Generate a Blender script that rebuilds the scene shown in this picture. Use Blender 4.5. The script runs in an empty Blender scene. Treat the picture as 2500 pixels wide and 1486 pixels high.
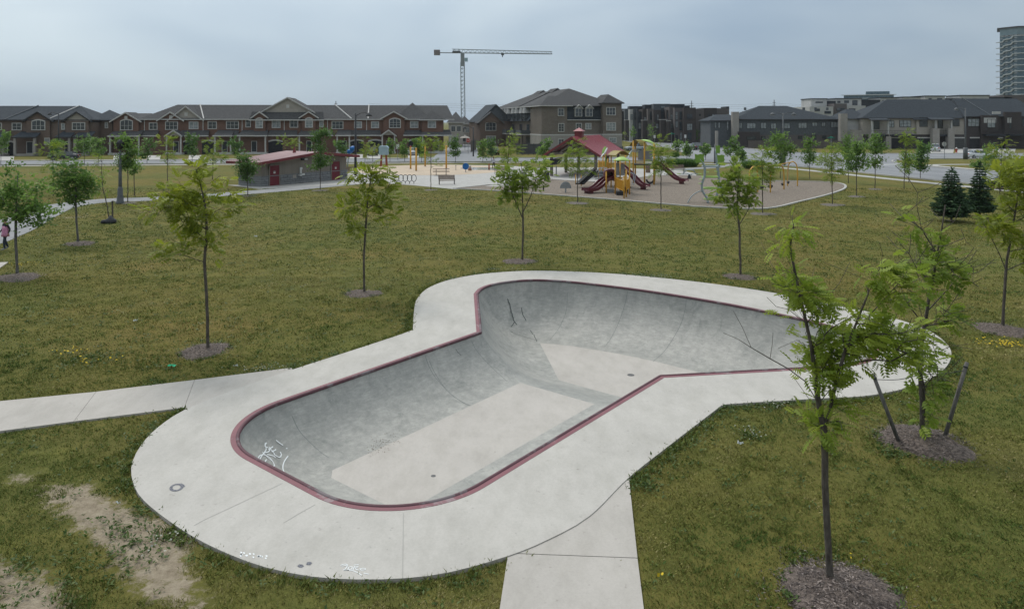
import bpy, bmesh, math, random
import numpy as np
from mathutils import Vector, Matrix, noise
from mathutils.geometry import delaunay_2d_cdt

# ------------------------------------------------------------------ camera, sky, sun, exposure
SC = bpy.context.scene
H, F, CX, CY = 6.5, 1750.0, 1250.0, 297.0          # eye height, focal length in photo pixels, principal column, horizon row
cam = bpy.data.cameras.new('camera')
cam_o = bpy.data.objects.new('camera', cam)
SC.collection.objects.link(cam_o)
cam_o.location = (0, 0, H)
cam_o.rotation_euler = (math.radians(90), 0, 0)
cam.sensor_width = 36.0
cam.lens = 36.0 * F / 2500.0
cam.shift_y = -(743.0 - CY) / 2500.0
cam.clip_start, cam.clip_end = 0.1, 9000
SC.camera = cam_o

SUN_EL, SUN_AZ = math.radians(52), math.radians(-32)   # azimuth from +Y, negative = left
sun = bpy.data.lights.new('sun', 'SUN')
sun.energy = 1.5
sun.angle = math.radians(22)
sun.color = (1.0, 0.95, 0.88)
sun_o = bpy.data.objects.new('sun', sun)
SC.collection.objects.link(sun_o)
sdir = Vector((math.sin(SUN_AZ) * math.cos(SUN_EL), math.cos(SUN_AZ) * math.cos(SUN_EL), math.sin(SUN_EL)))
sun_o.rotation_euler = sdir.to_track_quat('Z', 'Y').to_euler()

W = bpy.data.worlds.new('World')
SC.world = W
W.use_nodes = True
nt = W.node_tree
nt.nodes.clear()
def wn(t, **kw):
    n = nt.nodes.new(t)
    for k, v in kw.items(): setattr(n, k, v)
    return n
wout = wn('ShaderNodeOutputWorld'); wbg = wn('ShaderNodeBackground')
wbg.inputs['Strength'].default_value = 0.1
sky = wn('ShaderNodeTexSky'); sky.sky_type = 'NISHITA'; sky.sun_disc = False
sky.sun_elevation = SUN_EL; sky.sun_rotation = SUN_AZ
wtc = wn('ShaderNodeTexCoord')
wmap = wn('ShaderNodeMapping'); wmap.inputs['Scale'].default_value = (1.0, 1.0, 3.2); wmap.inputs['Location'].default_value = (0.35, 0.1, 0.22)
wno = wn('ShaderNodeTexNoise'); wno.inputs['Scale'].default_value = 1.9; wno.inputs['Detail'].default_value = 3.5; wno.inputs['Roughness'].default_value = 0.5
wno.inputs['Distortion'].default_value = 0.35
wramp = wn('ShaderNodeValToRGB')
wramp.color_ramp.elements[0].position = 0.30; wramp.color_ramp.elements[0].color = (2.35, 3.15, 4.10, 1)
wramp.color_ramp.elements[1].position = 0.72; wramp.color_ramp.elements[1].color = (4.4, 5.2, 5.75, 1)
# an overcast sky grows paler and brighter with height, and a little towards the veiled sun
wsep = wn('ShaderNodeSeparateXYZ')
wel = wn('ShaderNodeMapRange'); wel.inputs['From Min'].default_value = 0.0; wel.inputs['From Max'].default_value = 1.0
wzen = wn('ShaderNodeMix', data_type='RGBA'); wzen.inputs['A'].default_value = (0.93, 0.94, 0.95, 1); wzen.inputs['B'].default_value = (2.55, 2.25, 2.0, 1)
wdot = wn('ShaderNodeVectorMath', operation='DOT_PRODUCT'); wdot.inputs[1].default_value = tuple(sdir)
wgl = wn('ShaderNodeMapRange'); wgl.inputs['From Min'].default_value = 0.1; wgl.inputs['From Max'].default_value = 0.9
wgl.inputs['To Min'].default_value = 0.80; wgl.inputs['To Max'].default_value = 1.25
wmul = wn('ShaderNodeMix', data_type='RGBA', blend_type='MULTIPLY'); wmul.inputs['Factor'].default_value = 1.0
wmul2 = wn('ShaderNodeMix', data_type='RGBA', blend_type='MULTIPLY'); wmul2.inputs['Factor'].default_value = 1.0
wmix = wn('ShaderNodeMix', data_type='RGBA'); wmix.inputs['Factor'].default_value = 0.93
L = nt.links.new
L(wtc.outputs['Generated'], wmap.inputs['Vector']); L(wmap.outputs['Vector'], wno.inputs['Vector'])
L(wno.outputs['Fac'], wramp.inputs['Fac'])
L(wtc.outputs['Generated'], wsep.inputs[0]); L(wsep.outputs['Z'], wel.inputs['Value']); L(wel.outputs['Result'], wzen.inputs['Factor'])
L(wtc.outputs['Generated'], wdot.inputs[0]); L(wdot.outputs['Value'], wgl.inputs['Value'])
L(wramp.outputs['Color'], wmul.inputs['A']); L(wgl.outputs['Result'], wmul.inputs['B'])
L(wmul.outputs['Result'], wmul2.inputs['A']); L(wzen.outputs['Result'], wmul2.inputs['B'])
L(sky.outputs['Color'], wmix.inputs['A']); L(wmul2.outputs['Result'], wmix.inputs['B'])
L(wmix.outputs['Result'], wbg.inputs['Color']); L(wbg.outputs['Background'], wout.inputs['Surface'])

VS = SC.view_settings
VS.view_transform = 'Standard'; VS.look = 'None'; VS.exposure = 0.25; VS.gamma = 1.0; VS.use_curve_mapping = False
SC.cycles.max_bounces = 6
SC.cycles.transparent_max_bounces = 8

# ------------------------------------------------------------------ helpers
C = SC.collection
rnd = random.Random(7)
def G(px, py, z=0.0):
    """point of the level z seen at a photo pixel"""
    d = F * (H - z) / (py - CY)
    return Vector(((px - CX) * d / F, d, z))
def at(px, py, d):
    """point at distance d along a photo pixel's ray"""
    return Vector(((px - CX) * d / F, d, H - (py - CY) * d / F))

class MB:
    def __init__(s): s.v = []; s.f = []
    def add(s, vs, fs):
        o = len(s.v); s.v += [tuple(p) for p in vs]; s.f += [tuple(i + o for i in f) for f in fs]; return s
    def box(s, x0, x1, y0, y1, z0, z1):
        return s.add([(x0,y0,z0),(x1,y0,z0),(x1,y1,z0),(x0,y1,z0),(x0,y0,z1),(x1,y0,z1),(x1,y1,z1),(x0,y1,z1)],
                     [(3,2,1,0),(4,5,6,7),(0,1,5,4),(1,2,6,5),(2,3,7,6),(3,0,4,7)])
    def obox(s, c, size, M):
        hx, hy, hz = size[0]/2, size[1]/2, size[2]/2
        vs = [Vector(c) + M @ Vector((x, y, z)) for z in (-hz, hz) for y in (-hy, hy) for x in (-hx, hx)]
        return s.add(vs, [(2,3,1,0),(4,5,7,6),(0,1,5,4),(1,3,7,5),(3,2,6,7),(2,0,4,6)])
    def bar(s, p, q, w, h):
        p, q = Vector(p), Vector(q); d = q - p
        if d.length < 1e-6: return s
        M = d.to_track_quat('X', 'Z').to_matrix()
        return s.obox((p + q) / 2, (d.length, w, h), M)
    def tube(s, pts, r, n=6, cap=True):
        pts = [Vector(p) for p in pts]; k = len(pts)
        rs = r if isinstance(r, (list, tuple)) else [r] * k
        vs = []; fs = []
        ref = None
        for i, p in enumerate(pts):
            t = (pts[min(i+1, k-1)] - pts[max(i-1, 0)])
            t = t.normalized() if t.length > 1e-9 else Vector((0, 0, 1))
            if ref is None:
                ref = t.orthogonal().normalized()
            ref = (ref - t * ref.dot(t))
            ref = ref.normalized() if ref.length > 1e-6 else t.orthogonal().normalized()
            b = t.cross(ref)
            for j in range(n):
                a = 2 * math.pi * j / n
                vs.append(p + (ref * math.cos(a) + b * math.sin(a)) * rs[i])
        for i in range(k - 1):
            for j in range(n):
                a, b2 = i*n + j, i*n + (j+1) % n
                fs.append((a, b2, b2 + n, a + n))
        if cap:
            fs.append(tuple(range(n - 1, -1, -1))); fs.append(tuple(range((k-1)*n, k*n)))
        return s.add(vs, fs)
    def lathe(s, prof, n=16, c=(0,0,0)):
        vs = []; fs = []; k = len(prof)
        for r, z in prof:
            for j in range(n):
                a = 2*math.pi*j/n; vs.append((c[0]+r*math.cos(a), c[1]+r*math.sin(a), c[2]+z))
        for i in range(k-1):
            for j in range(n):
                a, b = i*n+j, i*n+(j+1) % n
                fs.append((a, b, b+n, a+n))
        fs.append(tuple(range(n-1, -1, -1))); fs.append(tuple(range((k-1)*n, k*n)))
        return s.add(vs, fs)
    def prism(s, poly, z0, z1):
        """poly: 2-d outline, extruded along z"""
        n = len(poly)
        if sum(poly[i][0]*poly[(i+1)%n][1]-poly[(i+1)%n][0]*poly[i][1] for i in range(n)) < 0: poly = poly[::-1]
        vs = [(p[0], p[1], z0) for p in poly] + [(p[0], p[1], z1) for p in poly]
        fs = [tuple(range(n-1, -1, -1)), tuple(range(n, 2*n))] + [(i, (i+1) % n, (i+1) % n + n, i + n) for i in range(n)]
        return s.add(vs, fs)
    def xz(s, poly, y0, y1):
        """poly in the x-z plane, extruded along y"""
        n = len(poly)
        if sum(poly[i][0]*poly[(i+1)%n][1]-poly[(i+1)%n][0]*poly[i][1] for i in range(n)) < 0: poly = poly[::-1]
        vs = [(p[0], y0, p[1]) for p in poly] + [(p[0], y1, p[1]) for p in poly]
        fs = [tuple(range(n)), tuple(range(2*n-1, n-1, -1))] + [((i+1) % n, i, i + n, (i+1) % n + n) for i in range(n)]
        return s.add(vs, fs)
    def yz(s, poly, x0, x1):
        n = len(poly)
        vs = [(x0, p[0], p[1]) for p in poly] + [(x1, p[0], p[1]) for p in poly]
        fs = [tuple(range(n-1, -1, -1)), tuple(range(n, 2*n))] + [(i, (i+1) % n, (i+1) % n + n, i + n) for i in range(n)]
        return s.add(vs, fs)
    def mesh(s, name):
        m = bpy.data.meshes.new(name); m.from_pydata(s.v, [], s.f); m.validate(); m.update(); return m
    def build(s, name, mat, parent=None, smooth=False, bevel=0, label=None):
        m = s.mesh(name)
        o = bpy.data.objects.new(name, m); C.objects.link(o)
        m.materials.append(mat)
        if smooth:
            for p in m.polygons: p.use_smooth = True
        if bevel:
            b = o.modifiers.new('bevel', 'BEVEL'); b.width = bevel; b.segments = 2; b.limit_method = 'ANGLE'
        if parent: o.parent = parent
        if label: o['label'] = label
        return o

def recalc(o):
    bm = bmesh.new(); bm.from_mesh(o.data); bmesh.ops.recalc_face_normals(bm, faces=bm.faces[:]); bm.to_mesh(o.data); bm.free(); return o

def tag(o, label=None, cat=None, group=None, kind=None):
    if label: o['label'] = label
    if cat: o['category'] = cat
    if group: o['group'] = group
    if kind: o['kind'] = kind
    return o
def thing(name, label, cat, loc=(0,0,0), rz=0.0, group=None):
    o = bpy.data.objects.new(name, None); C.objects.link(o)
    o.empty_display_size = 0.2
    o.location = loc; o.rotation_euler = (0, 0, rz)
    return tag(o, label, cat, group)
def npmesh(name, V_, Fc, mat, parent=None, col=None, k=None):
    """mesh from numpy arrays: V (n,3); faces (m,k)"""
    m = bpy.data.meshes.new(name)
    k = Fc.shape[1]
    m.vertices.add(len(V_)); m.vertices.foreach_set('co', np.ascontiguousarray(V_, dtype=np.float32).ravel())
    m.loops.add(Fc.size); m.loops.foreach_set('vertex_index', Fc.astype(np.int32).ravel())
    m.polygons.add(len(Fc)); m.polygons.foreach_set('loop_start', np.arange(0, Fc.size, k, dtype=np.int32))
    m.polygons.foreach_set('loop_total', np.full(len(Fc), k, dtype=np.int32))
    m.update(calc_edges=True)
    if col is not None:
        a = m.attributes.new('tone', 'FLOAT', 'POINT'); a.data.foreach_set('value', col.astype(np.float32))
    m.materials.append(mat)
    o = bpy.data.objects.new(name, m); C.objects.link(o)
    if parent: o.parent = parent
    return o

# ------------------------------------------------------------------ materials
def mat(name, c1, c2=None, scale=4.0, rough=0.8, bump=0.0, bscale=None, metal=0.0, stretch=(1,1,1), detail=4, spec=0.3, c3=None, pos3=0.75, lo=0.35, hi=0.65):
    m = bpy.data.materials.new(name); m.use_nodes = True
    t = m.node_tree; b = t.nodes['Principled BSDF']
    b.inputs['Roughness'].default_value = rough; b.inputs['Metallic'].default_value = metal
    b.inputs['Specular IOR Level'].default_value = spec
    if c2 is None and not bump:
        b.inputs['Base Color'].default_value = (*c1, 1); return m
    ge = t.nodes.new('ShaderNodeNewGeometry'); mp = t.nodes.new('ShaderNodeMapping'); mp.inputs['Scale'].default_value = stretch
    t.links.new(ge.outputs['Position'], mp.inputs['Vector'])
    if c2 is not None:
        n = t.nodes.new('ShaderNodeTexNoise'); n.inputs['Scale'].default_value = scale; n.inputs['Detail'].default_value = detail; n.inputs['Roughness'].default_value = 0.6
        r = t.nodes.new('ShaderNodeValToRGB')
        r.color_ramp.elements[0].color = (*c1, 1); r.color_ramp.elements[1].color = (*c2, 1)
        r.color_ramp.elements[0].position = lo; r.color_ramp.elements[1].position = hi
        if c3 is not None:
            e = r.color_ramp.elements.new(pos3); e.color = (*c3, 1)
        t.links.new(mp.outputs['Vector'], n.inputs['Vector']); t.links.new(n.outputs['Fac'], r.inputs['Fac'])
        t.links.new(r.outputs['Color'], b.inputs['Base Color'])
    else:
        b.inputs['Base Color'].default_value = (*c1, 1)
    if bump:
        n2 = t.nodes.new('ShaderNodeTexNoise'); n2.inputs['Scale'].default_value = bscale or scale * 4; n2.inputs['Detail'].default_value = 3
        bp = t.nodes.new('ShaderNodeBump'); bp.inputs['Strength'].default_value = bump; bp.inputs['Distance'].default_value = 0.05
        t.links.new(mp.outputs['Vector'], n2.inputs['Vector']); t.links.new(n2.outputs['Fac'], bp.inputs['Height']); t.links.new(bp.outputs['Normal'], b.inputs['Normal'])
    return m

class NT:
    """small helper to wire a node material"""
    def __init__(s, name):
        s.m = bpy.data.materials.new(name); s.m.use_nodes = True; s.t = s.m.node_tree; s.b = s.t.nodes['Principled BSDF']
        s.pos = s.t.nodes.new('ShaderNodeNewGeometry').outputs['Position']
    def noise(s, scale, detail=4, rough=0.6, vec=None, stretch=None, dist=0.0):
        n = s.t.nodes.new('ShaderNodeTexNoise'); n.inputs['Scale'].default_value = scale; n.inputs['Detail'].default_value = detail
        n.inputs['Roughness'].default_value = rough; n.inputs['Distortion'].default_value = dist
        v = vec or s.pos
        if stretch:
            mp = s.t.nodes.new('ShaderNodeMapping'); mp.inputs['Scale'].default_value = stretch[:3]
            if len(stretch) > 3: mp.inputs['Rotation'].default_value = (0, 0, stretch[3])
            s.t.links.new(v, mp.inputs['Vector']); v = mp.outputs['Vector']
        s.t.links.new(v, n.inputs['Vector']); return n.outputs['Fac']
    def ramp(s, fac, stops, interp='LINEAR'):
        r = s.t.nodes.new('ShaderNodeValToRGB'); r.color_ramp.interpolation = interp
        els = r.color_ramp.elements
        for i, (p, c) in enumerate(stops):
            e = els[i] if i < 2 else els.new(p)
            e.position = p
        for e, (p, c) in zip(sorted(els, key=lambda q: q.position), sorted(stops)):
            e.color = (*c, 1) if len(c) == 3 else c
        s.t.links.new(fac, r.inputs['Fac']); return r.outputs['Color']
    def mix(s, fac, a, b, mode='MIX'):
        n = s.t.nodes.new('ShaderNodeMix'); n.data_type = 'RGBA'; n.blend_type = mode
        for k, v in (('Factor', fac), ('A', a), ('B', b)):
            if isinstance(v, (int, float)): n.inputs[k].default_value = v
            elif isinstance(v, tuple): n.inputs[k].default_value = (*v, 1) if len(v) == 3 else v
            else: s.t.links.new(v, n.inputs[k])
        return n.outputs['Result']
    def math(s, op, a, b=None, c=None):
        n = s.t.nodes.new('ShaderNodeMath'); n.operation = op
        for i, v in enumerate((a, b, c)):
            if v is None: continue
            if isinstance(v, (int, float)): n.inputs[i].default_value = v
            else: s.t.links.new(v, n.inputs[i])
        return n.outputs[0]
    def attr(s, name):
        n = s.t.nodes.new('ShaderNodeAttribute'); n.attribute_name = name; return n.outputs['Fac']
    def bump(s, h, strength=0.3, dist=0.05):
        n = s.t.nodes.new('ShaderNodeBump'); n.inputs['Strength'].default_value = strength; n.inputs['Distance'].default_value = dist
        s.t.links.new(h, n.inputs['Height']); s.t.links.new(n.outputs['Normal'], s.b.inputs['Normal'])
    def out(s, col, rough=0.85, spec=0.25):
        if isinstance(col, tuple): s.b.inputs['Base Color'].default_value = (*col, 1)
        else: s.t.links.new(col, s.b.inputs['Base Color'])
        s.b.inputs['Roughness'].default_value = rough; s.b.inputs['Specular IOR Level'].default_value = spec
        return s.m

M = {}
def concrete(name, base, var=0.10, stain=0.12, warm=(1.02, 0.985, 0.93)):
    n = NT(name)
    c = tuple(base * w for w in warm); d = tuple(base * (1 - var) * w for w in warm); e = tuple(min(1, base * (1 + var * .7)) * w for w in warm)
    big = n.ramp(n.noise(0.55, 5, 0.65), [(0.3, d), (0.5, c), (0.72, e)])
    fine = n.ramp(n.noise(26, 4, 0.7), [(0.3, (1 - var, 1 - var, 1 - var)), (0.65, (1.0, 1.0, 1.0))])
    st = n.ramp(n.noise(2.3, 6, 0.75, stretch=(1, .45, 1, .7)), [(0.42, (1, 1, 1)), (0.70, (1 - stain, 1 - stain, 1 - stain * 1.1))])
    spots = n.ramp(n.noise(9, 2, 0.5), [(0.70, (1, 1, 1)), (0.78, (0.80, 0.79, 0.78))])
    col = n.mix(1.0, n.mix(1.0, n.mix(1.0, big, fine, 'MULTIPLY'), st, 'MULTIPLY'), spots, 'MULTIPLY')
    n.bump(n.noise(60, 3, 0.6), 0.12, 0.01)
    return n.out(col, 0.82, 0.3)
M['deck'] = concrete('deck_concrete', 0.455, 0.09, 0.14, (1.03, 0.975, 0.895))
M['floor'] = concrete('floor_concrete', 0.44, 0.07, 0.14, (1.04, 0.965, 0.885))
M['path'] = concrete('path_concrete', 0.42, 0.08, 0.14, (1.04, 0.965, 0.88))
M['plaza'] = concrete('plaza_concrete', 0.40, 0.09, 0.16)
M['curb'] = concrete('curb_concrete', 0.42, 0.08, 0.15)
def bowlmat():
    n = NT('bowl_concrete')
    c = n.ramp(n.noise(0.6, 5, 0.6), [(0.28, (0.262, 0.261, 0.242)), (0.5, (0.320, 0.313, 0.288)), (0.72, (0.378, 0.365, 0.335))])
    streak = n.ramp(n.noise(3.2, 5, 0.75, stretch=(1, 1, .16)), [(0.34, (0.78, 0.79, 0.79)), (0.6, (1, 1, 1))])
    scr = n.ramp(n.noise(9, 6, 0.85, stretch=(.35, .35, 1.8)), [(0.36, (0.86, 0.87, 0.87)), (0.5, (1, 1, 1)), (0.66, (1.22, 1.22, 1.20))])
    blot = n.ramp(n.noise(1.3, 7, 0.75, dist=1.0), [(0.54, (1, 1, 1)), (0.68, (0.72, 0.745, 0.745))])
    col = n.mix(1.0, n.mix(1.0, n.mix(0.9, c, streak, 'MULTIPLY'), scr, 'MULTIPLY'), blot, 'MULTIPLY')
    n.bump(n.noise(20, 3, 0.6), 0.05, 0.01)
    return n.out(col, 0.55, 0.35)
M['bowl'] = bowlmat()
def paintmat(name, c, wear=(0.36, 0.30, 0.30), amt=0.70):
    n = NT(name)
    base = n.ramp(n.noise(2.2, 5, .7), [(0.3, tuple(x * .82 for x in c)), (0.7, tuple(x * 1.12 for x in c))])
    w = n.ramp(n.noise(1.1, 6, .75, dist=.6), [(amt, (0, 0, 0)), (amt + .06, (.8, .8, .8))])
    return n.out(n.mix(w, base, wear), 0.6, .3)
M['coping_paint'] = paintmat('coping_paint', (0.205, 0.082, 0.095), (0.28, 0.22, 0.225), .58)
M['coping_lip'] = paintmat('coping_lip', (0.105, 0.045, 0.055), (0.17, 0.15, 0.155), .52)
M['joint'] = mat('joint_dark', (0.10, 0.098, 0.09))
M['seam'] = mat('seam', (0.33, 0.32, 0.295))
M['wallseam'] = mat('wall_seam', (0.15, 0.16, 0.16))
M['chalk'] = mat('chalk_paint', (0.72, 0.74, 0.74), rough=0.7)
M['black_paint'] = mat('black_spray', (0.06, 0.065, 0.085), (0.20, 0.20, 0.22), 30, 0.7)
M['crack'] = mat('crack', (0.06, 0.065, 0.06), (0.12, .125, .12), 12)
def lawnmat():
    n = NT('lawn')
    big = n.ramp(n.noise(0.16, 6, 0.7), [(0.30, (0.093, 0.109, 0.031)), (0.5, (0.131, 0.133, 0.040)), (0.70, (0.172, 0.149, 0.054))])
    mid = n.ramp(n.noise(1.4, 6, 0.75), [(0.28, (0.62, 0.66, 0.60)), (0.5, (0.95, 0.95, 0.92)), (0.74, (1.25, 1.2, 1.1))])
    fine = n.ramp(n.noise(16, 5, 0.8), [(0.28, (0.74, 0.76, 0.7)), (0.5, (0.97, 0.97, 0.94)), (0.72, (1.18, 1.15, 1.08))])
    dry = n.ramp(n.noise(0.11, 4, .6), [(0.40, (1.0, 1.0, 1.0)), (0.62, (1.18, 1.0, 1.0))])
    weeds = n.ramp(n.noise(0.9, 7, 0.85, stretch=(1, .75, 1)), [(0.58, (0, 0, 0)), (0.64, (.85, .85, .85))])
    col = n.mix(1.0, n.mix(1.0, n.mix(1.0, big, mid, 'MULTIPLY'), fine, 'MULTIPLY'), dry, 'MULTIPLY')
    col = n.mix(weeds, col, n.mix(1.0, (0.060, 0.078, 0.018), fine, 'MULTIPLY'))
    # worn bare soil, shaped by its own outline
    soil = n.ramp(n.noise(5, 6, .75), [(0.3, (0.198, 0.158, 0.112)), (0.5, (0.301, 0.247, 0.182)), (0.7, (0.410, 0.348, 0.261))])
    edge = n.math('ADD', n.attr('soil'), n.math('MULTIPLY', n.math('SUBTRACT', n.noise(3.5, 8, .85), 0.5), 2.2))
    sf = n.ramp(edge, [(0.40, (0, 0, 0)), (0.66, (.95, .95, .95))])
    col = n.mix(sf, col, soil)
    n.bump(n.math('ADD', n.noise(9, 5, .8), n.math('MULTIPLY', n.noise(45, 3, .7), .5)), 0.7, 0.06)
    return n.out(col, 0.95, 0.08)
M['lawn'] = lawnmat()
def grassmat():
    n = NT('grass_blades')
    col = n.ramp(n.attr('tone'), [(0.0, (0.067, 0.113, 0.023)), (0.3, (0.140, 0.169, 0.040)), (0.55, (0.209, 0.214, 0.055)), (0.8, (0.290, 0.258, 0.095)), (1.0, (0.466, 0.391, 0.193))])
    n.t.links.new(col, n.b.inputs['Base Color'])
    n.out(col, 0.8, 0.15)
    return n.m
M['grass'] = grassmat()
def leafmat(name, stops, trans=0.35):
    n = NT(name)
    col = n.ramp(n.attr('tone'), stops)
    n.out(col, 0.55, 0.3)
    tr = n.t.nodes.new('ShaderNodeBsdfTranslucent'); n.t.links.new(col, tr.inputs['Color'])
    mx = n.t.nodes.new('ShaderNodeMixShader'); mx.inputs[0].default_value = trans
    n.t.links.new(n.b.outputs[0], mx.inputs[1]); n.t.links.new(tr.outputs[0], mx.inputs[2])
    n.t.links.new(mx.outputs[0], n.t.nodes['Material Output'].inputs['Surface'])
    return n.m
M['locust'] = leafmat('locust_leaf', [(0, (0.112, 0.174, 0.022)), (0.5, (0.213, 0.297, 0.036)), (1, (0.336, 0.403, 0.056))], .5)
M['locust_yellow'] = leafmat('yellow_locust_leaf', [(0, (0.140, 0.185, 0.020)), (0.5, (0.241, 0.293, 0.029)), (1, (0.370, 0.392, 0.047))], .5)
M['maple'] = leafmat('maple_leaf', [(0, (0.066, 0.132, 0.033)), (0.5, (0.148, 0.255, 0.055)), (1, (0.267, 0.394, 0.089))], .45)
M['dark_leaf'] = leafmat('dark_leaf', [(0, (0.048, 0.100, 0.026)), (0.5, (0.100, 0.191, 0.044)), (1, (0.191, 0.299, 0.067))], .4)
M['spruce'] = leafmat('spruce_needles', [(0, (0.040, 0.081, 0.036)), (0.5, (0.073, 0.136, 0.062)), (1, (0.156, 0.238, 0.110))], .15)
M['weed'] = leafmat('weed_leaf', [(0, (0.041, 0.078, 0.014)), (0.5, (0.074, 0.119, 0.022)), (1, (0.135, 0.169, 0.041))], .25)
M['bark'] = mat('bark', (0.060, 0.050, 0.042), (0.125, 0.108, 0.092), 14, 0.95, 0.6, 30, stretch=(1, 1, .3))
M['bark_pale'] = mat('pale_bark', (0.085, 0.080, 0.075), (0.165, 0.155, 0.145), 14, 0.95, 0.5, 30, stretch=(1, 1, .3))
M['mulch'] = mat('mulch', (0.069, 0.054, 0.047), (0.202, 0.161, 0.137), 16, 0.95, 1.0, 34, detail=6, c3=(0.347, 0.283, 0.245), pos3=0.80)
M['mulch_pale'] = mat('dry_mulch', (0.105, 0.092, 0.080), (0.215, 0.188, 0.162), 14, 0.95, 1.0, 30, detail=6)
M['chip'] = leafmat('mulch_chip', [(0, (0.045, 0.034, 0.030)), (0.5, (0.111, 0.086, 0.076)), (1, (0.347, 0.283, 0.251))], 0.0)
M['asphalt'] = mat('asphalt_path', (0.20, 0.20, 0.205), (0.285, 0.285, 0.285), 1.3, 0.9, 0.2, 60, detail=8)
M['road'] = mat('road_asphalt', (0.185, 0.19, 0.20), (0.245, 0.25, 0.26), 0.25, 0.9, 0.1, 40, stretch=(1, .4, 1), detail=8)
M['roadpaint'] = mat('road_paint', (0.55, 0.55, 0.53), (0.42, .42, .41), 3)
M['fibar'] = mat('wood_fibre', (0.130, 0.105, 0.085), (0.275, 0.230, 0.185), 8, 0.95, 1.0, 25, detail=10, c3=(0.36, 0.315, 0.26), pos3=0.8)
M['splash'] = mat('splash_pad_surface', (0.40, 0.315, 0.23), (0.475, 0.375, 0.27), 0.5, 0.7, detail=6)
M['wet'] = mat('wet_concrete', (0.52, 0.53, 0.54), (0.42, 0.40, 0.37), 1.2, 0.12, spec=.6)
# ------------------------------------------------------------------ geometry of the skate bowl (u along the bowl, v across it)
DZ = 0.06                                            # deck level above the lawn
BO = np.array((-5.30, 16.50)); BU = np.array((0.6240, 0.7815)); BV = np.array((0.7815, -0.6240))
def uv(u, v): return BO + BU * u + BV * v
def to_uv(x, y): return ((x - BO[0]) * BU[0] + (y - BO[1]) * BU[1], (x - BO[0]) * BV[0] + (y - BO[1]) * BV[1])
def catmull(P, step=0.12, closed=False):
    P = [np.array(p, float) for p in P]; n = len(P); out = []
    rng = range(n) if closed else range(n - 1)
    for i in rng:
        p0 = P[(i-1) % n] if (closed or i > 0) else 2*P[0]-P[1]
        p1 = P[i]; p2 = P[(i+1) % n]
        p3 = P[(i+2) % n] if (closed or i + 2 < n) else 2*P[-1]-P[-2]
        k = max(1, int(np.linalg.norm(p2-p1) / step))
        for j in range(k):
            t = j / k
            out.append(.5*((2*p1)+(-p0+p2)*t+(2*p0-5*p1+4*p2-p3)*t*t+(-p0+3*p1-3*p2+p3)*t**3))
    if not closed: out.append(P[-1])
    return out
def line(a, b, step=0.12):
    a, b = np.array(a, float), np.array(b, float); k = max(1, int(np.linalg.norm(b-a)/step))
    return [a+(b-a)*j/k for j in range(k)]
def arc(c, r, a0, a1, step=0.12):
    k = max(2, int(abs(a1-a0)*r/step)); return [np.array((c[0]+r*math.cos(a0+(a1-a0)*j/k), c[1]+r*math.sin(a0+(a1-a0)*j/k))) for j in range(k)]
VW = 6.05; E0 = -1.95; RC = 1.95
half = [(10.55, -3.32), (11.3, -3.72), (12.1, -3.85), (13.0, -3.62), (13.8, -3.05), (14.35, -2.0), (14.68, -.6), (14.93, 1.2), (15.0, VW/2)]
deep = half + [(u, VW - v) for u, v in half[-2::-1]]
rim = []
rim += line((6.95, VW), (E0 + RC, VW)) + arc((E0+RC, VW-RC), RC, math.pi/2, math.pi) + line((E0, VW-RC), (E0, RC)) + arc((E0+RC, RC), RC, math.pi, 1.5*math.pi)
rim += line((E0+RC, 0), (6.95, 0)) + line((6.95, 0), deep[0]) + catmull(deep) [:-1] + line(deep[-1], (6.95, VW))
RIM = np.array([uv(*p) for p in rim])                 # orientation fixed below
def area(P): return 0.5*np.sum(P[:,0]*np.roll(P[:,1],-1)-np.roll(P[:,0],-1)*P[:,1])
if area(RIM) < 0: RIM = RIM[::-1].copy()
def dist_poly(Q, P):
    """distance of points Q to closed outline P"""
    A = P; B = np.roll(P, -1, axis=0); AB = B - A; L2 = (AB**2).sum(1) + 1e-12
    out = np.full(len(Q), 1e9)
    for i0 in range(0, len(Q), 4000):
        q = Q[i0:i0+4000]
        t = ((q[:,None,:]-A[None])*AB[None]).sum(2)/L2; t = np.clip(t, 0, 1)
        d = q[:,None,:]-(A[None]+t[...,None]*AB[None]); out[i0:i0+4000] = np.sqrt((d**2).sum(2).min(1))
    return out
def inside(Q, P):
    x, y = Q[:,0], Q[:,1]; c = np.zeros(len(Q), bool); n = len(P); j = n-1
    for i in range(n):
        xi, yi = P[i]; xj, yj = P[j]
        if yi != yj:
            c ^= ((yi > y) != (yj > y)) & (x < (xj-xi)*(y-yi)/(yj-yi)+xi)
        j = i
    return c
def normals_in(P):
    T = np.roll(P, -1, 0)-np.roll(P, 1, 0); T /= np.linalg.norm(T, axis=1)[:,None]; return np.stack([-T[:,1], T[:,0]], 1)
def bowl_z(Q):
    s = dist_poly(Q, RIM); u = (Q-BO) @ BU
    t = np.clip((u-6.65)/2.45, 0, 1); t = t*t*(3-2*t)*.35+t*.65
    D = 1.05+.70*t; R = 2.03+.37*t
    w = np.sqrt(2*R*D-D*D); k = np.clip(w-s, 0, None)
    return DZ - D + R - np.sqrt(np.maximum(R*R-k*k, 0))
PAD_PX = [(1008,805),(960,822),(850,858),(710,903),(560,955),(450,1000),(385,1043),(345,1085),(324,1125),(321,1160),(338,1205),(385,1250),(470,1308),(560,1352),(650,1384),(760,1406),(870,1413),(990,1410),(1100,1395),(1240,1356),(1340,1315),(1440,1258),(1535,1165),(1640,1082),(1760,990)]
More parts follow.
